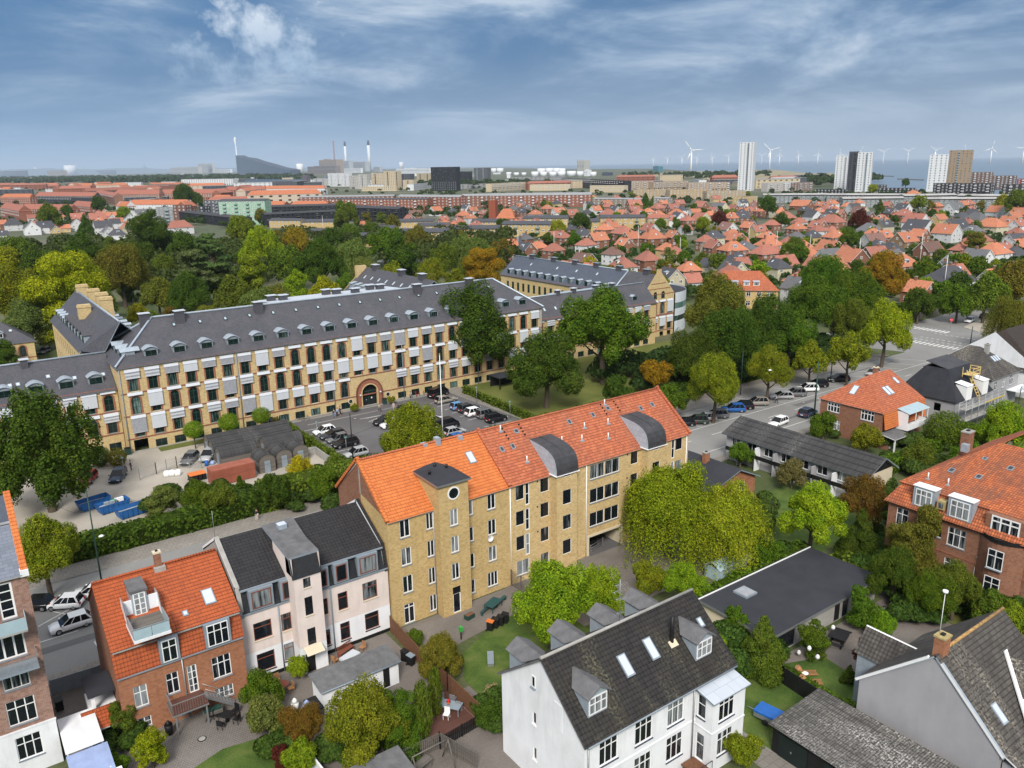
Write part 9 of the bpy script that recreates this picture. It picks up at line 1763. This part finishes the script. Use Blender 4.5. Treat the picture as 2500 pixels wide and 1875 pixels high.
for x in (1015,1255):
 p = P(*I_(x,358),0);d = hypot(p.x,p.y);s = d/FPX;r = root('harbour_crane','blue harbour crane on the left skyline, %s' % ('left one' if x < 1100 else 'right one'),'crane',(p.x,p.y,0),-.95,'harbour cranes')
 b = MB();[b.tube((dx*s*5,dy,0),(dx*s*3,dy,s*12),s*.8,s*.6,'craneb',5) for dx in (-1,1) for dy in (0,10)] if 'craneb' in M_ else [b.tube((dx*s*5,dy,0),(dx*s*3,dy,s*12),s*.8,s*.6,'tealc',5) for dx in (-1,1) for dy in (0,10)];b.build('legs',r);b = MB();b.box(-s*6,0,s*9,s*6,10,s*10.5,'tealc');b.tube((0,5,s*12),(s*1.5,5,s*17),s*.7,s*.5,'tealc',5);b.build('boom',r)
p = P(*I_(275,380),0);d = hypot(p.x,p.y);s = d/FPX;r = root('ferry','white ferry moored on the far left quay','ship',(p.x,p.y,0),-.95);b = MB();b.box(0,0,0,s*38,20,s*7,'ind_white');b.build('hull',r);b = MB();b.box(s*2,2,s*7,s*30,18,s*12,'ind_white');b.box(s*8,4,s*12,s*14,16,s*15,'ind_white');b.build('superstructure',r)
b = MB();n = 50
def dirx(x):q = _F+_Rv*((x-1250)/FPX);return Vector((q[0],q[1],0)).normalized()*26000
tops = [45+190*(1-i/n)**.7+14*sin(i*.7)+9*sin(i*1.9) for i in range(n+1)]
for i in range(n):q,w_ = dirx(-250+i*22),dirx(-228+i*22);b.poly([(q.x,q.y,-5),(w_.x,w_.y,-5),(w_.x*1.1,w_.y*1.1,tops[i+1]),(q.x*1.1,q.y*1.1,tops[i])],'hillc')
tag(b.build('far_hills'),kind='structure')
b = MB();b.poly([(*P(*L_(x,y),0)[:2],.02) for x,y in ((60,345),(100,365),(330,372),(600,352),(745,350),(745,322),(560,325),(400,310),(310,300),(200,300),(60,305))],'sand');tag(b.build('beach'),kind='structure')
b = MB();b.poly([(*P(*K_(x,y),0)[:2],.03) for x,y in ((1150,395),(2050,400),(2050,345),(1600,352),(1150,385))],'sand');tag(b.build('heath'),kind='structure')
for q in (((1005,345),(1210,352)),((1235,372),(1440,380))):
 a,c = P(*L_(*q[0]),0),P(*L_(*q[1]),0);b = MB();b.prism([(a.x,a.y),(c.x,c.y),(c.x+9,c.y+6),(a.x+9,a.y+6)][::-1],-1,2.2,'concrete');o = b.build('pier');tag(o,'long stone pier reaching into the sea, %s' % ('left one' if q[0][0] < 1100 else 'right one'),'pier')
# ================================================================ wind turbines
def turbine(fn,x,yb,yh,rot,label,lean=0):
 px,py = fn(x,yb);p = P(px,py,-.6);d = hypot(p.x,p.y);h = topz(p,fn(x,yh)[1]);s = h/64.0;face = atan2(-p.y,-p.x);r = root('wind_turbine',label,'wind turbine',(p.x,p.y,-.6),face,'offshore wind turbines')
 def tw():b = MB();b.tube((0,0,0),(0,0,64),3.0,1.5,'wpaint',10);b.tube((0,0,0),(0,0,2.5),5,5,'concrete',10);return b.data('tower')
 def nc():b = MB();b.box(-5,-2,62.5,4,2,66.5,'wpaint');return b.data('nacelle')
 def bl():b = MB();b.tube((0,0,0),(0,0,9),1.0,1.6,'wpaint',6);b.tube((0,0,9),(0,0,34),1.6,.5,'wpaint',6);return b.data('blade')
 a = ob('tower',cached('tw',tw),r);a.scale = (s,)*3;a = ob('nacelle',cached('nc',nc),r);a.scale = (s,)*3
 for k in range(3):a = ob('blade',cached('bl',bl),r,(4.5*s,0,64.5*s));a.rotation_euler = (radians(rot+120*k),0,0);a.scale = (s*1.0,)*3
for i,(fn,x,yb,yh,rot) in enumerate(((K_,1397,305,240,0),(K_,1518,302,232,35),(K_,1643,302,230,40),(K_,1722,360,168,85),(K_,1772,302,228,25),(K_,1905,298,226,-20),(K_,2045,298,218,45),(L_,187,265,190,-60),(L_,247,295,148,-45),(L_,323,263,182,5),(L_,468,262,185,-15),(L_,618,262,178,8),(L_,790,260,175,-10),(L_,940,258,160,25),(L_,1122,258,160,-65),(L_,1310,256,155,60),(L_,1520,255,148,-50),(L_,1748,252,150,-8),(L_,1950,252,135,12),(L_,2198,250,132,35))):turbine(fn,x,yb,yh,-rot,None);AUTO.append(([o for o in COL.objects if o.name.startswith('wind_turbine')][-1],'tall white wind turbine' if i in (3,8) else 'white wind turbine in the sea'))
# ================================================================ flagpoles among the houses
for i,(fn,x,yb,h) in enumerate(((K_,230,1050,12),(K_,540,1095,13),(K_,1265,1030,13),(K_,1625,1145,12),(K_,1905,780,9),(L_,85,900,11),(L_,298,960,12),(L_,555,975,11),(L_,930,1070,13),(L_,1405,1040,14),(L_,1590,1250,13),(J_,672,890,13))):
 p = P(*fn(x,yb),0);r = root('flagpole',None,'flagpole',(p.x,p.y,0),0,'white flagpoles among the houses');b = MB();b.tube((0,0,0),(0,0,h),.13,.07,'wpaint',6);b.build('pole',r);AUTO.append((r,'white garden flagpole'))
# ================================================================ suburb trees and far woodland
rg = random.Random(11);cols = ['dk','gr','md','dk','gr','ol','lg','bn','dk','sg']
HP = [(o.location.x,o.location.y,7.5) for o in COL.objects if o.parent is None and o.name.startswith(('house','apartment_villa'))]
SP = [(K_,1330,600,60,'conifer','dk','tall dark fir'),(K_,1395,600,36,'conifer','gr','slim fir'),(K_,1965,765,75,'round','mr','dark purple beech'),(L_,945,690,80,'round','mr','dark purple-leaved tree'),(K_,775,800,95,'round','dk','broad dark tree'),(K_,575,840,75,'round','ye','yellow-green round tree'),(K_,720,950,75,'round','gr','round bushy green tree'),(K_,1825,815,75,'round','lg','light green tree'),(K_,1685,850,42,'round','dk','small round dark tree'),(K_,1665,1100,70,'round','gr','dense green tree'),(K_,1820,1120,75,'open','md','mid green garden tree'),(K_,850,1150,70,'open','yw','yellow garden tree'),(L_,1840,870,80,'oval','bn','tall brown-green tree'),(L_,1840,740,45,'round','bl','blue-grey tree'),(L_,1100,580,45,'conifer','dk','dark fir'),(L_,2155,900,45,'conifer','dk','dark conifer beside white house'),(L_,195,1200,26,'column','gr','narrow cypress'),(L_,340,690,60,'round','dk','dark tree'),(L_,860,830,80,'open','gr','green tree'),(L_,450,900,80,'round','md','bushy tree'),(L_,1020,920,60,'conifer','gr','green fir'),(J_,870,740,110,'round','md','round crowned green tree'),(J_,1045,745,45,'oval','bn','loose birch'),(J_,1175,750,50,'oval','md','tall narrow tree'),(J_,1290,960,120,'round','gr','big green tree'),(J_,1430,920,70,'round','bn','brown-green tree'),(J_,1520,990,55,'column','dk','dark blue-green conifer'),(J_,1690,1090,100,'round','md','bushy tree'),(J_,2060,1060,120,'open','sg','pale green tree'),(J_,1860,930,70,'open','bn','loose tree'),(J_,130,740,65,'round','bn','yellowing tree'),(J_,900,900,100,'round','md','green tree'),(L_,230,580,80,'round','dk','dark tree'),(L_,1400,560,60,'round','ol','olive tree'),(L_,2160,560,90,'round','md','green trees'),(L_,2050,560,60,'round','ye','yellow-green tree'),(L_,1300,400,32,'round','dk','lone dark tree by the sea'),(L_,1045,455,40,'bush','ye','yellowish bush'),(I_,1070,715,60,'round','lg','light green tree'),(I_,430,740,100,'round','md','broad green tree'),(I_,580,700,55,'round','dk','dark tree'),(I_,735,810,75,'conifer','dk','dark tree'),(I_,850,640,70,'round','dk','dark tree'),(I_,1590,560,95,'round','dk','dark tree clump'),(I_,1690,590,60,'round','dk','dark tree')]
for fn,x,y,r_,kd,c,l in SP:
 px,py = fn(x,y);p,R_,zc,d = solve(px,py,r_/(3.16 if fn is L_ else 3.539),1.3)
 tree_at(p.x,p.y,zc,R_,kd,C_[c],1.3 if kd in ('conifer','column') else 1.0,None,group='trees among the houses',auto=l,lod='m' if r_ > 70 else 'f')
for x0,x1,y0,y1,n in ((1250,2500,478,520,50),(1250,2500,520,590,42),(1500,2480,590,680,24),(0,480,505,545,22),(1080,1260,500,600,14)):
 k = 0
 for _ in range(n*14):
  if k >= n:break
  px,py = rg.uniform(x0,x1),rg.uniform(y0,y1);q = P(px,py,6)
  if any(hypot(q.x-x,q.y-y) < 13.5 for x,y,r_ in HP):continue
  HP.append((q.x,q.y,7.5));k += 1;rc,wc = rg.choice('oorrrodg'),rg.choice('bbwbwcy');dd = sqrt(q.x**2+q.y**2)
  house(px,py,rg.uniform(10,13)*FPX/dd,rg.choice('hg'),rc,wc,'%s %s house' % (RN[rc],WN[wc]))
cnt = 0;tries = 0
while cnt < 165 and tries < 3000:
 tries += 1;px = rg.uniform(1080,2500);py = rg.uniform(480,760)**1.0;lim = 560 if px < 1300 else 500
 if px < 1500 and py > 640 or px < 1900 and py > 720:continue
 p = P(px,py,0)
 if any(hypot(p.x-x,p.y-y) < r_*.82 for x,y,r_ in HP):continue
 R_ = rg.uniform(2.2,4.6);c = rg.choice(cols);kd = rg.choice(('round','open','bush','oval','round'));HP.append((p.x,p.y,3.0));tree_at(p.x,p.y,R_*1.15,R_,kd,C_[c],1.0,None,group='trees among the houses',auto='%s garden tree' % CW.get(c,'green'),lod='f');cnt += 1
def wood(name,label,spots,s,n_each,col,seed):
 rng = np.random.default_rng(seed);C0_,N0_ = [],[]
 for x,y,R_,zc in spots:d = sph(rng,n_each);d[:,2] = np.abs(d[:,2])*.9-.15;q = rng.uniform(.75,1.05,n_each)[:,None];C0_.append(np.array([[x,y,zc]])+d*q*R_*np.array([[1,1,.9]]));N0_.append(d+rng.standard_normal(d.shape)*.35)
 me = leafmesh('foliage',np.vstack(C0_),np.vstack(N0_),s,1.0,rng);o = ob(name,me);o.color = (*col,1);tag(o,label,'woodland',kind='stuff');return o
def spots_px(regions,n,rmin,rmax,seed,avoid=True):
 rg = random.Random(seed);out = []
 tot = sum((x1-x0)*(y1-y0) for x0,x1,y0,y1 in regions)
 for x0,x1,y0,y1 in regions:
  for _ in range(int(n*(x1-x0)*(y1-y0)/tot)):
   p = P(rg.uniform(x0,x1),rg.uniform(y0,y1),0);R_ = rg.uniform(rmin,rmax)
   if avoid and any(hypot(p.x-x,p.y-y) < 6.5 for x,y,r_ in HP):continue
   out.append((p.x,p.y,R_,R_*.9))
 return out
wood('shrubbery','low garden shrubs and hedges filling the gaps between the suburb houses',spots_px([(1150,2500,500,560),(1200,2500,560,650),(1650,2500,650,740),(0,500,520,560)],1500,1.3,3.0,5),1.0,60,(.036,.068,.016),5)
wood('distant_trees','distant trees among the roofs on the horizon side of the suburb',spots_px([(1000,2500,470,500),(0,1200,445,480),(0,700,480,560),(700,1300,500,540)],800,2.5,5,6),1.6,50,(.040,.066,.022),6)
wood('park_undergrowth','mixed undergrowth and tree mass of the park',spots_px([(0,1250,610,660),(700,1250,585,620),(0,700,650,710),(0,200,690,760)],420,4,7.5,7,False),1.1,170,(.052,.072,.018),7)
wood('wooded_belt','wooded belt across the left horizon',spots_px([(-40,430,434,452),(380,640,432,444),(620,760,436,444)],620,11,18,8,False),7,60,(.050,.078,.040),8)
wood('shore_wood','scrub and trees along the shore',spots_px([(1520,1780,428,442),(1960,2040,440,458),(2080,2150,440,448),(1740,1880,428,434),(1000,1350,455,462)],240,7,12,9,False),4,50,(.045,.070,.028),9)
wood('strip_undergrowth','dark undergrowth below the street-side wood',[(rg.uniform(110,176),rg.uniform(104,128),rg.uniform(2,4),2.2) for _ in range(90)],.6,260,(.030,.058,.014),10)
def spd(R_,n,r0,r1,seed):
 return [(a,b,c,d*.95) for a,b,c,d in spots_px([tuple(v*1.1302 for v in q) for q in R_],n,r0,r1,seed,False)]
wood('garden_shrubs','dense garden shrubs around the villa and the flat building',spd([(1905,2195,1255,1350),(1850,1960,1180,1260),(1600,1680,1400,1440),(1560,1600,1370,1460),(1660,1760,1200,1235)],95,.9,1.7,21),.2,1500,(.050,.098,.016),21)
wood('garden_shrubs','low mixed garden shrubs in the lower left gardens',spd([(560,640,1560,1640),(700,900,1600,1650),(1040,1085,1500,1600),(230,300,1590,1655),(900,1000,1440,1470)],46,.6,1.2,22),.17,1300,(.055,.100,.016),22)
wood('garden_shrubs','shrubs between the long terrace, hipped house and villa',spd([(1900,2120,960,1040),(1770,1900,900,950),(1600,1700,975,1000),(1640,1680,1080,1150),(1880,1920,1040,1180)],70,.9,1.8,23),.24,1200,(.060,.100,.018),23)
wood('yard_shrubs','shrubs along the yard side of the street hedge',spd([(310,760,1060,1110),(640,760,1030,1080)],40,.9,1.8,24),.22,1300,(.050,.088,.016),24)
rg = random.Random(77);FB = []
def fm_(L,W_,h,rf):
 def mk():
  b = MB();walls(b,-L/2,L/2,-W_/2,W_/2,0,h,'far_brick',{'f':[((i+.5)*L/8,h*(j+.35)/3,L/24,h/8) for i in range(8) for j in range(3)]},zr=h+rf if rf else None)
  if not rf:b.poly([(-L/2,-W_/2,h-.3),(L/2,-W_/2,h-.3),(L/2,W_/2,h-.3),(-L/2,W_/2,h-.3)],'felt')
  r_ = MB();roof(r_,-L/2,L/2,-W_/2,W_/2,h,h+max(rf,.6),m='far_tile',h0=W_*.4 if rf > 2 else 0,h1=W_*.4 if rf > 2 else 0,over=.4);return b.data('wall'),r_.data('roof')
 return cached(('fb',L,W_,h,rf),mk)
for x0,x1,y0,y1,n,pal in ((-20,620,455,480,40,'rrrodw'),(560,1300,434,462,40,'wgdwcd'),(1280,2000,440,462,24,'cgwdcr'),(100,1250,424,436,40,'wgwbdw'),(300,700,478,505,12,'rrdo')):
 for _ in range(n):
  px,py = rg.uniform(x0,x1),rg.uniform(y0,y1);q = P(px,py,0);dd = hypot(q.x,q.y)
  if any(hypot(q.x-x,q.y-y) < r_ for x,y,r_ in FB):continue
  L = rg.choice((40,60,90));FB.append((q.x,q.y,L*.8));c = rg.choice(pal);rf = rg.choice((3.5,5)) if c in 'ro' else 0;h = rg.choice((9,12,15));ms = fm_(L,13,h,rf)
  r = root('apartment_block' if rf else 'city_building',None,'building',(q.x,q.y,0),radians(rg.choice((-36,54,-20))+rg.uniform(-8,8)),'far city buildings');wc = dict(r=BR,o=(.6,.5,.4),d=(.09,.10,.12),w=WH,g=GY,c=CR,b=(.15,.2,.27))[c]
  o = ob('wall',ms[0],r);o.color = (*wc,1);o = ob('roof',ms[1],r);o.color = (*(OR if c == 'o' else RD if c == 'r' else tuple(v*.6 for v in GY)),1)
  AUTO.append((r,'distant %s block' % dict(r='red-roofed',o='orange-roofed',d='dark flat',w='white flat',g='grey flat',c='cream flat',b='blue-grey')[c]))
# ================================================================ haze
m = bpy.data.materials.new('haze_air');m.use_nodes = True;nt = m.node_tree;nt.nodes.clear();o_ = N(nt,'ShaderNodeOutputMaterial');v = N(nt,'ShaderNodeVolumePrincipled')
v.inputs['Color'].default_value = (.72,.84,1,1);v.inputs['Density'].default_value = 0.000035;v.inputs['Anisotropy'].default_value = 0.0;link(nt,v.outputs[0],o_.inputs['Volume'])
m.cycles.homogeneous_volume = True;M_['haze'] = m
b = MB();b.box(-28000,-28000,-8,28000,28000,330,'haze');tag(b.build('haze'),'thin bluish haze over the distant city','haze',kind='stuff')
# ================================================================ labels that single out repeats
LM = [(340,880,'the clipped round trees'),(285,790,'the left dormered school wing'),(570,545,'the pale green block'),(720,880,'the arched entrance'),(960,700,'the central school wing'),(1380,665,'the blue slate roof'),(1630,700,'the stepped gable'),(1700,640,'the white annex'),(1830,690,'the big hipped villa'),(1810,400,'the tall white high-rise'),(2090,410,'the dark-edged high-rise'),(2310,410,'the banded high-rise'),(1060,430,'the black apartment tower'),(900,420,'the cream tower'),(730,390,'the boiler house'),(600,390,'the sloping power plant'),(1415,400,'the silo tower'),(1590,470,'the tall dark fir'),(1310,540,'the red brick block'),(1200,530,'the slender brick tower'),(150,690,'the yellow-green park tree'),(430,640,'the blue-grey cedars'),(2400,600,'the three-storey white house'),(2250,780,'the zebra crossing'),(2020,560,'the purple-leaved tree'),(1750,540,'the purple beech'),(100,520,'the mansarded brick block'),(420,520,'the grey modern block'),(650,540,'the black housing'),(1450,560,'the long yellow terrace')]
def locate(o):
 x,y = Q(*o.location[:2],4.0);n,lx,ly = min(((l,a,c) for a,c,l in LM),key=lambda t:(t[1]-x)**2+((t[2]-y)*1.5)**2)
 dx,dy = x-lx,y-ly
 if abs(dx) > abs(dy)*1.2:s = ('right of ' if dx > 0 else 'left of ')
 else:s = ('in front of ' if dy > 0 else 'behind ')
 return s+n,x,y
ORD = ['leftmost','second from left','third from left','fourth from left','fifth from left','sixth from left','seventh from left','eighth from left','ninth from left','tenth from left']+['%dth from left' % i for i in range(11,40)]
grp = {}
for o,base in AUTO:
 ph,x,y = locate(o);grp.setdefault((base,ph),[]).append((x,y,o))
for (base,ph),lst in grp.items():
 lst.sort(key=lambda t:t[0])
 for i,(x,y,o) in enumerate(lst):
  o['label'] = ('%s %s' % (base,ph)) if len(lst) == 1 else ('%s %s, %s' % (base,ph,ORD[min(i,len(ORD)-1)]))
